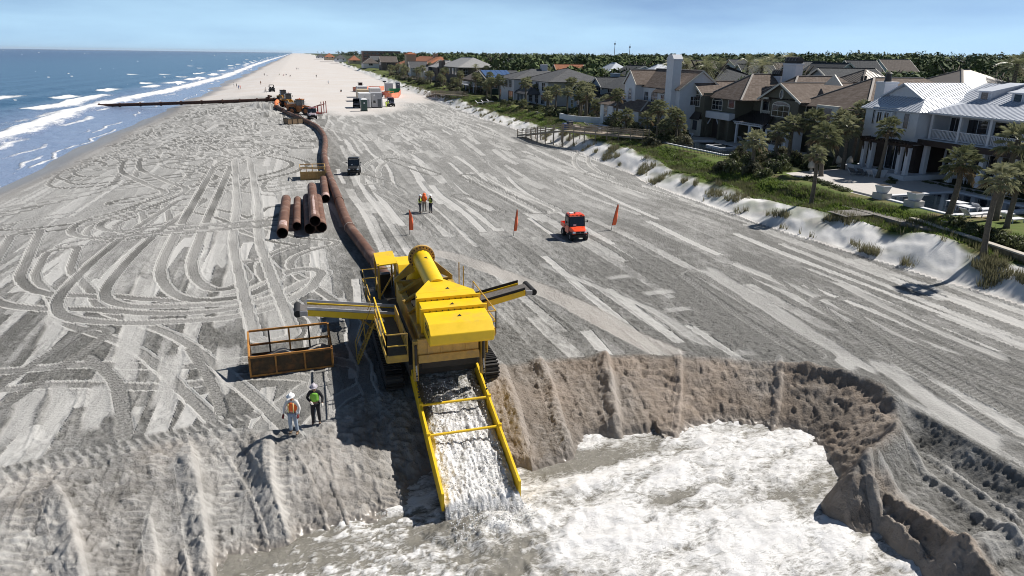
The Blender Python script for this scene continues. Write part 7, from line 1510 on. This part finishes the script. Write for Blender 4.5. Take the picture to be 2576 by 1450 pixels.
for (px, py, D) in ((1730, 165, 150), (1775, 165, 150), (1885, 160, 170), (1940, 152, 200), (1915, 168, 150), (1780, 172, 140), (1690, 172, 150), (1985, 150, 210), (2560, 170, 120), (1815, 168, 160)):
    d0 = _ray(px, py); q = CAM + d0 * (D / math.hypot(d0.x, d0.y)); palm(q.x, q.y, q.z + 1.5, 'feathery date palm rising behind the mansion roofs', 'date palms behind the mansion', z0=2.3, sc=1.2, date=True, thick=1.5)
n = 0
while n < 120:
    y_ = 108 + (r6.random() ** 1.1) * 330; x_ = 49.5 + r6.random() * 9 + (r6.random() * 18 if r6.random() < .4 else 0)
    if not free(x_, y_, .4) or (y_ < 128 and x_ < 54): continue
    hh = r6.uniform(.9, 2.6); tree(x_, y_, hh, hh * r6.uniform(.7, 1.1), ('tall' if hh > 1.7 else 'low') + ' coastal shrub growing ' + zone(y_), 'shrub', 'shrubs ' + zone(y_)); n += 1
# ---- the wood inland: the nearer trees singly, the rest as one mass
r7 = random.Random(8); n = 0; T3 = []
HOUSEF = [(a[0], a[1], a[2]) for a in SL2]
while n < 230:
    th = math.radians(r7.uniform(4, 57)); D = 1 / r7.uniform(1 / 420., 1 / 105.); x_ = D * math.sin(th); y_ = D * math.cos(th)
    if x_ < 76 or not free(x_, y_, 2): continue
    if x_ < 90 and y_ < 110: continue
    pine = r7.random() < .18; hh = r7.uniform(6.5, 10.5) + (3 if pine else 0) + (D > 250) * 1.0
    tree(x_, y_, hh, r7.uniform(2.6, 4.4) * (.8 if pine else 1), ['dark oak crown in the inland wood', 'broad oak among the inland houses', 'tall pine standing in the inland wood'][2 if pine else n % 2], 'pine' if pine else 'oak', ['oaks of the inland wood', 'oaks among the inland houses', 'pines of the inland wood'][2 if pine else n % 2], z0=2.3); n += 1
rw = np.random.RandomState(3); Vw = []; Cw = []
N_T = 9500
th = np.radians(rw.uniform(.6, 60, N_T)); D = 1 / rw.uniform(1 / 5200., 1 / 125., N_T); xw = D * np.sin(th); yw = D * np.cos(th); ok = (xw > toe_x(yw) + 30 + rw.uniform(0, 14, N_T)) & ((D > 190) | (xw > 92)); xw = xw[ok]; yw = yw[ok]; D = D[ok]
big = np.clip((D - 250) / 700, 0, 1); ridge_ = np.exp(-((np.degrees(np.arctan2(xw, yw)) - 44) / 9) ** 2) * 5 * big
az_ = np.degrees(np.arctan2(xw, yw)); ang = np.interp(az_, [0, 8, 25, 35, 44, 60], [.004, .0045, .006, .010, .014, .011]); hw = np.where(D < 260, rw.uniform(6.5, 10, len(D)), np.minimum(11.0 + D * ang * rw.uniform(.1, 1.0, len(D)) ** .8, 25) + rw.uniform(-1.5, 1.0, len(D))); rw_ = rw.uniform(3, 5.2, len(D)) * (1 + .6 * big); LF = 58
c = np.stack([xw, yw, 2.3 + hw * .62], 1)
d = rw.normal(0, 1, (len(D), LF, 3)); d /= np.linalg.norm(d, axis=2)[..., None]; d[..., 2] = np.abs(d[..., 2]) * 1.3 - .35; rad = np.stack([rw_, rw_, hw * .38], 1)[:, None, :]; p = c[:, None, :] + d * rad * rw.uniform(.55, 1.0, (len(D), LF, 1))
sz = (rw_ * .23)[:, None, None] * rw.uniform(.6, 1.2, (len(D), LF, 1)); t1 = rw.normal(0, 1, p.shape); t1 /= np.linalg.norm(t1, axis=2)[..., None]; t2 = np.cross(d, t1); t2 /= np.linalg.norm(t2, axis=2)[..., None] + 1e-6
Vt = np.stack([p - t1 * sz, p + t1 * sz * .6 + t2 * sz * .7, p + t1 * sz * .5 - t2 * sz * .8], 2).reshape(-1, 3); Ft = np.arange(len(Vt)).reshape(-1, 3)
b = N('woodland_leaves'); ca, far_haze, _ = b.attr('tint'); cc = b.mix(ca, (.03, .052, .022), (.15, .19, .07)); cc = b.mix(b.math('MULTIPLY', far_haze, .65), cc, (.085, .11, .062)); WOODM = b.done(Base_Color=cc, Roughness=.8, Specular_IOR_Level=.15)  # paler olive with distance: haze put into the far leaf colour
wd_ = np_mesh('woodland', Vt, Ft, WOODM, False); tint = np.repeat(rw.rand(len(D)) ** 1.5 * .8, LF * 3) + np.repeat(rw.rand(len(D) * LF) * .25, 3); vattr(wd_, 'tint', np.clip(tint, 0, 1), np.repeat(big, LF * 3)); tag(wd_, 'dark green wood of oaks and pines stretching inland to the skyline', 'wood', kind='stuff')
n = 0
while n < 110:
    x_ = r7.uniform(78, 150); y_ = r7.uniform(70, 260)
    if not free(x_, y_, 1.5) or (x_ < 92 and y_ < 110): continue
    tree(x_, y_, r7.uniform(6.0, 9.2), r7.uniform(2.4, 4.0), 'oak growing close behind the shore houses', 'oak', 'oaks close behind the shore houses', z0=2.3); n += 1
# ---- dune grass and ground cover
def grass(name, label, pts, hmin, hmax, nb, m, spread=.25, wdt=.03, droop=.35):
    r = np.random.RandomState(len(name)); P_ = np.array(pts); n = len(P_); a = r.uniform(0, 2 * PI, (n, nb)); rr = r.rand(n, nb) * spread; hh = r.uniform(hmin, hmax, (n, nb)); bx_ = P_[:, None, 0] + rr * np.cos(a); by_ = P_[:, None, 1] + rr * np.sin(a); bz = P_[:, None, 2] - .03 + 0 * a
    ln = hh * droop * r.uniform(.3, 1.3, (n, nb)); tx = bx_ + ln * np.cos(a); ty = by_ + ln * np.sin(a); px_ = -np.sin(a) * wdt; py_ = np.cos(a) * wdt
    V = np.stack([np.stack([bx_ - px_, by_ - py_, bz], -1), np.stack([bx_ + px_, by_ + py_, bz], -1), np.stack([tx, ty, bz + hh], -1)], 2).reshape(-1, 3); o = np_mesh(name, V, np.arange(len(V)).reshape(-1, 3), m, False); tag(o, label, 'grass', kind='stuff')
rg = np.random.RandomState(4); yy = rg.uniform(24, 330, 40000) ** 1.0; yy = 24 + (rg.rand(40000) ** 1.7) * 300; uu_ = rg.uniform(.6, 8.5, 40000); xx2 = toe_x(yy) + uu_
cl = vn(xx2 / 1.3, yy / 1.7, 201) + .35 * vn(xx2 / .5, yy / .5, 202)
face = (uu_ < 5) & (cl > .95); back = (uu_ >= 4.2)
zz3 = h_macro(xx2, yy)
SEAOAT = leafmat('sea_oat_grass', (.17, .16, .09), (.30, .28, .17), .8, .3); GCOV = leafmat('dune_ground_cover', (.08, .135, .028), (.24, .30, .075), .7, .35); DRYG = leafmat('dry_dune_grass', (.12, .13, .06), (.24, .22, .12), .8, .3)
grass('dune_grass', 'tufts of grey green sea oats growing on the white dune face', np.stack([xx2, yy, zz3], 1)[face], .3, .75, 7, SEAOAT)
grass('ground_cover', 'low bright green ground cover behind the dune crest', np.stack([xx2, yy, zz3], 1)[back & (cl > .42)], .1, .34, 9, GCOV, .45, .085, .8)
grass('dry_grass', 'dry brownish grass mixed into the dune vegetation', np.stack([xx2, yy, zz3], 1)[back & (cl <= .62) & (rg.rand(40000) < .7)], .25, .6, 8, DRYG, .3)
# ================================================================== YARDS
STONE = mat('pale_stone_paving', (.50, .47, .44), .8, 0, .08, 2); COQ = mat('coquina_wall', (.20, .165, .115), .9, 0, .2, 4, bump=.02); COPING = mat('coping_stone', (.46, .42, .36), .8, 0, .1, 3); POOLD = mat('dark_pool_water', (.012, .02, .03), .04, 0, .2, 1, spec=.7); POOLT = mat('turquoise_pool_water', (.10, .32, .33), .08, 0, .1, 1, spec=.5); HEDGE = CR_SH[1]
def slabobj(name, poly, z0, z1, m, kind='structure', parent=None):
    o = MB().prism(poly, 'z', z0, z1).build(name, m, parent, bevel=.02)
    if kind: o['kind'] = kind
    return o
# white house terrace, dark pool, sea wall
slabobj('patio', [(49.4, 41.6), (49.4, 54.6), (51.5, 64.5), (61.8, 66), (64, 62), (64, 41.6)], 1.2, 2.46, STONE); slabobj('patio', [(48.6, 27), (48.6, 41.5), (64, 41.5), (64, 27)], 1.2, 2.44, STONE)
sw = thing('sea_wall', 'long low stone sea wall with pale coping below the white terrace', 'wall', (47.3, 45, .8))
wpts = [(43.6, 26), (45.2, 36), (46.4, 43.6)]; wp2 = [(47.6, 50.6), (48.2, 58), (50.4, 66.5)]
for ps in (wpts, wp2):
    for a, c in zip(ps[:-1], ps[1:]):
        n = max(1, int(math.dist(a, c) / 2.2))
        for k in range(n):
            p = Vector((*a, 0)).lerp(Vector((*c, 0)), k / n); q = Vector((*a, 0)).lerp(Vector((*c, 0)), (k + .985) / n)
            off(MB().bar((p.x + 1.5, p.y, 1.4), (q.x + 1.5, q.y, 1.4), .4, 1.5), (47.3, 45, .8)).build('wall_block', COQ, sw, bevel=.02); off(MB().bar((p.x + 1.5, p.y, 2.21), (q.x + 1.5, q.y, 2.21), .55, .11), (47.3, 45, .8)).build('coping', COPING, sw, bevel=.015)
dk = thing('timber_deck', 'grey timber deck between the stone steps and the pool overflow wall', 'deck', (47, 47, 1.6)); DKO = (47, 47, 1.6)
for k in range(15): x_ = 46.3 + k * .24; off(MB().box(x_, x_ + .22, 40.2, 51.4, 2.0, 2.05), DKO).build('plank', WOODD, dk)
for k in range(10): y_ = 46.0 + k * .22; off(MB().box(43.4, 46.25, y_, y_ + .2, 1.96, 2.01), DKO).build('plank', WOODD, dk)
off(MB().box(46.28, 46.34, 40.2, 45.9, 1.2, 1.99).box(46.3, 49.8, 40.15, 40.19, 1.2, 1.99), DKO).build('fascia', WOODD, dk)
st_ = thing('stone_steps', 'pale stone steps rising from the timber deck to the white terrace', 'steps', (49.8, 51.2, 2.0))
for k in range(4): off(MB().box(49.2 + k * .38, 51, 50.6, 53.0, 2.05 + k * .15, 2.2 + k * .15), (49.8, 51.2, 2.0)).build('step', STONE, st_, bevel=.02)
pool = thing('swimming_pool', 'dark swimming pool of the white house with pale stone rim', 'pool', (55, 47, 2.3)); PO2 = (55, 47, 2.3)
off(MB().box(50.9, 60, 42.6, 50.2, 2.47, 2.53), PO2).build('water', POOLD, pool)
off(MB().box(50.4, 50.9, 42.2, 50.6, 1.8, 2.62).box(60, 60.5, 42.2, 50.6, 2.2, 2.62).box(50.9, 60, 50.2, 50.7, 2.2, 2.62).box(50.9, 60, 42.1, 42.6, 2.2, 2.62), PO2).build('rim', HW, pool, bevel=.02)
off(MB().box(50.2, 50.39, 45.6, 49.4, 2.0, 2.5), PO2).build('overflow_sheet', POOLT, pool)
for k, (px, py) in enumerate(((2218, 494), (2297, 521))):
    q = GX(px, py, 50.4); o = thing('planter_pot', ['square white planter pot on the pool pier nearest the stone steps', 'square white planter pot on the pool pier nearest the terrace tables'][k], 'planter', (50.4, q.y, 2.0))
    MB().box(-.55, .55, -.6, .6, 0, 1.1).build('pier', STONE, o, bevel=.02); MB().hexa([(-.35, -.35, 1.103), (.35, -.35, 1.103), (.35, .35, 1.103), (-.35, .35, 1.103)], [(-.52, -.52, 1.75), (.52, -.52, 1.75), (.52, .52, 1.75), (-.52, .52, 1.75)]).build('pot', HW, o, bevel=.03); MB().box(-.42, .42, -.42, .42, 1.752, 1.77).build('soil', mat('soil', (.05, .04, .03), .95), o)
for k, y_ in enumerate((63.6, 59.9)):
    o = thing('planter_pot', ['white planter pot on the terrace at the corner of the white house', 'white planter pot on the terrace beside the facade palm'][k], 'planter', (60.0, y_, 2.46)); MB().hexa([(-.4, -.4, 0), (.4, -.4, 0), (.4, .4, 0), (-.4, .4, 0)], [(-.6, -.6, .85), (.6, -.6, .85), (.6, .6, .85), (-.6, .6, .85)]).build('pot', HW, o, bevel=.03); inst('plant', CR_SH[0], o, (0, 0, .7), (0, 0, 0), .55)
LG = None
def lounger(x, y, z, rz, label, group, m=HW):
    o = thing('sun_lounger', label, 'lounger', (x, y, z), rz, group); MB().box(-.33, .33, -1.0, .35, .26, .34).build('seat', m, o, bevel=.02); MB().hexa([(-.33, .35, .26), (.33, .35, .26), (.33, .42, .34), (-.33, .42, .34)], [(-.33, .95, .85), (.33, .95, .85), (.33, 1.02, .8), (-.33, 1.02, .8)]).build('backrest', m, o)
    for sx in (-.28, .28):
        for sy in (-.9, .3): MB().box(sx - .03, sx + .03, sy - .03, sy + .03, 0, .26).build('leg', m, o)
GREYC = mat('grey_sling_fabric', (.14, .15, .17), .8)
for k, (px, py) in enumerate(((2195, 445), (2150, 440), (2172, 442))): q = G(px, py, 2.46); lounger(q.x, q.y, 2.46, PI / 2 + .3, ['grey lounger nearest the stone planter on the white terrace', 'grey lounger beside the wire chairs on the white terrace', 'grey lounger in the middle of the white terrace'][k], 'terrace loungers', GREYC if k else HW)
for k, (px, py) in enumerate(((2470, 535), (2520, 548), (2440, 548), (2545, 560))): q = G(px, py, 2.46); lounger(q.x, q.y, 2.46, PI / 2, 'low white bench lounger on the terrace beyond the dark pool', 'white loungers by the dark pool')
for k, (px, py) in enumerate(((2430, 535), (2405, 523))): q = G(px, py, 2.46); furn_table(q.x, q.y, 2.46, 1.1, 1.4, .55, ['white low table beside the terrace palm', 'white low table nearest the pool wall'][k], HW)
WIRE = mat('pale_wire_chair', (.55, .50, .42), .6)
for k, (px, py) in enumerate(((2040, 432), (2110, 420), (2135, 420))):
    q = G(px, py, 2.46); o = thing('wire_chair', ['pale high backed wire chair at the edge of the terrace', 'wire chair next to the round terrace table', 'wire chair nearest the white house planting'][k], 'chair', (q.x, q.y, 2.46), k * 1.3); MB().tube([(0, 0, 0), (0, 0, .38)], [.25, .1], 10).build('base', WIRE, o); MB().tube([(0, 0, .38), (0, .02, .55), (0, .12, .9), (0, .25, 1.3)], [.35, .42, .32, .08], 12).build('shell', WIRE, o, smooth=True)
def hedge(x0, y0, x1, y1, hgt, wdt, label, z=2.3):
    o = thing('hedge', label, 'hedge', (x0, y0, z)); L = math.dist((x0, y0), (x1, y1)); n = max(2, int(L / (wdt * .9)))
    for k in range(n): t = k / (n - 1); inst('foliage', CR_SH[k % 2], o, ((x1 - x0) * t, (y1 - y0) * t, -.1), (0, 0, k * 1.7), (wdt * .95, wdt * .95, hgt * 1.15))
hedge(47.2, 29, 48.6, 40, 1.0, 1.1, 'clipped green hedge along the sea wall by the terrace tables'); hedge(50.0, 53.8, 51.2, 60.5, .9, 1.2, 'clipped green hedge on the sea wall beside the stone steps'); hedge(58.4, 56.6, 60.8, 58.6, .7, 1.0, 'low dark hedge below the white facade'); hedge(62.4, 44, 62.6, 56, .6, .8, 'low dark planting along the porch of the white house'); hedge(49.4, 41.6, 50.0, 41.0, .9, .8, 'spiky plant bed at the end of the timber deck')
# mansion pool
slabobj('patio', [(54.5, 76), (54.5, 101), (62.8, 104), (66, 92), (66, 76)], 1.4, 2.46, STONE)
pw2 = thing('swimming_pool', 'long dark pool with white wall in front of the mansion', 'pool', (52.5, 88, 2.2)); O3 = (52.5, 88, 2.2)
A_ = [(51.0, 94.6), (52.6, 78.2), (58.6, 77.0), (60, 92.5)]
off(MB().prism([(51.4, 94), (53.0, 79.2), (58.3, 78), (59.6, 92)], 'z', 2.3, 2.5), O3).build('water', POOLD, pw2)
for a, c in ((A_[0], A_[1]), (A_[1], A_[2]), (A_[3], A_[0])): off(MB().bar((*a, 2.1), (*c, 2.1), .4, 1.1), O3).build('pool_wall', HW, pw2, bevel=.02)
off(MB().box(55.6, 58.6, 84, 87.5, 2.5, 2.75), O3).build('spa', HW, pw2, bevel=.02); off(MB().box(55.9, 58.3, 84.3, 87.2, 2.752, 2.76), O3).build('spa_water', POOLD, pw2)
hedge(50.3, 93.5, 51.8, 80, .8, 1.1, 'dark hedge along the outside of the mansion pool wall', 1.5); hedge(53.4, 77.8, 58, 76.8, .8, 1.1, 'dark hedge at the corner of the mansion pool', 2.2)
for k, (px, py) in enumerate(((1690, 345), (1720, 348), (1732, 350))): q = G(px, py, 2.5); lounger(q.x, q.y, 2.46, -1.0, ['white lounger standing apart on the mansion lawn edge', 'white lounger paired beside the mansion bay window', 'white lounger paired, nearer the mansion pool'][k], 'white loungers by the mansion')
for k, (px, py) in enumerate(((1850, 352), (1868, 356), (1890, 358), (1905, 362))): q = G(px, py, 2.5); lounger(q.x, q.y, 2.46, 1.9, 'white lounger under the mansion pergola', 'pergola loungers')
q = G(1868, 374, 2.5); person((q.x, q.y, 2.46), 1.0, 'two toned dark figure standing on the mansion pool terrace', BLACKC, BLACKC, None, None, 'stand', 1., hair=HAIR, lod=1)
slabobj('lawn', [(56, 101.5), (52, 100), (50.5, 95.5), (54, 95.2), (54.4, 101)], 1.5, 2.35, mat('lawn_grass', (.05, .09, .02), .9, 0, .2, 3)); slabobj('lawn', [(49.5, 68.5), (49.5, 74), (53, 74), (53, 68.5)], 1.2, 2.05, mat('lawn_grass', (.05, .09, .02), .9, 0, .2, 3)); slabobj('path', [(48, 71), (48, 72.2), (54, 75), (54, 73.8)], 1.4, 2.12, STONE)
fn = thing('iron_fence', 'black iron picket fence below the mansion pool wall', 'fence', (49, 85, 1.2)); FO = (49, 85, 1.2)
fp_ = [(48.6, 97), (49.2, 88), (50.2, 78), (50.8, 75.5), (53.5, 74.5)]
for a, c in zip(fp_[:-1], fp_[1:]):
    za, zc = ground(*a), ground(*c); off(MB().bar((*a, za + 1.0), (*c, zc + 1.0), .04).bar((*a, za + .2), (*c, zc + .2), .04), FO).build('rail', BLACK, fn); n = int(math.dist(a, c) / .3)
    for k in range(n): t = k / n; x_, y_ = a[0] + (c[0] - a[0]) * t, a[1] + (c[1] - a[1]) * t; z_ = za + (zc - za) * t; off(MB().box(x_ - .015, x_ + .015, y_ - .015, y_ + .015, z_ - .1, z_ + 1.1), FO).build('picket', BLACK, fn)
# white gabled house terrace
gw = thing('garden_wall', 'low curved white garden wall beside the white gabled house', 'wall', (51, 128, 2)); GO = (51, 128, 2)
cv = [(50.5, 133.5), (50.3, 129.5), (51.2, 126.2), (53.2, 123.8), (54.6, 122.9)]
for a, c in zip(cv[:-1], cv[1:]): off(MB().bar((*a, 2.6), (*c, 2.6), .3, 2.0), GO).build('wall_panel', HW, gw)
slabobj('patio', [(48.5, 107), (47.6, 121), (51.5, 124), (55, 122), (55, 107)], 1.3, 2.42, mat('pinkish_paving', (.40, .33, .29), .85, 0, .1, 2)); furn_table(51.2, 114.5, 2.42, 1.2, 4.5, .6, 'long white slatted table on the terrace of the white gabled house', HW)
for k in range(5): lounger(50.2 - .15 * k, 117.5 - 1.6 * k, 2.42, PI / 2, 'white lounger on the terrace of the white gabled house', 'loungers of the white gabled house')
# blue house pool, sand court, lawns
slabobj('patio', [(50.5, 138), (50.5, 154), (60, 154), (60, 138)], 1.3, 2.4, STONE); pt = thing('swimming_pool', 'turquoise pool beside the blue grey house', 'pool', (54.5, 146, 2.2)); off(MB().box(51.6, 57, 141, 152, 2.42, 2.46), (54.5, 146, 2.2)).build('water', POOLT, pt); off(MB().box(51.2, 51.59, 140.6, 152.4, 2.2, 2.52).box(57.01, 57.4, 140.6, 152.4, 2.2, 2.52).box(51.6, 57, 140.6, 140.99, 2.2, 2.52).box(51.6, 57, 152.01, 152.4, 2.2, 2.52), (54.5, 146, 2.2)).build('rim', STONE, pt)
slabobj('sand_court', [(52, 160), (52, 176), (60, 178), (62, 160)], 1.5, 2.4, mat('court_sand', (.42, .37, .32), .95, 0, .1, 2)); slabobj('lawn', [(50, 186), (50, 204), (56, 204), (56, 186)], 1.5, 2.4, mat('lawn_grass', (.05, .09, .02), .9, 0, .2, 3))
for k in range(3): q = G(1205 + k * 14, 262 - k * 2, 2.45); lounger(q.x, q.y, 2.45, 1.2, 'white lounger on the lawn of the pale two storey house', 'lawn loungers')

# ================================================================== AIR
hz_m = bpy.data.materials.new('haze_air'); hz_m.use_nodes = True; ht = hz_m.node_tree; ht.nodes.clear()
ho = ht.nodes.new('ShaderNodeOutputMaterial'); hv = ht.nodes.new('ShaderNodeVolumePrincipled'); hv.inputs['Color'].default_value = (.80, .88, 1, 1); hv.inputs['Density'].default_value = .00002; hv.inputs['Anisotropy'].default_value = .2
ht.links.new(hv.outputs[0], ho.inputs['Volume'])
hz = MB().box(-45000, 12500, -12500, 45000, -34, 75).build('haze', hz_m); tag(hz, kind='stuff', label='thin pale sea haze hanging over the beach and the wood', cat='haze')
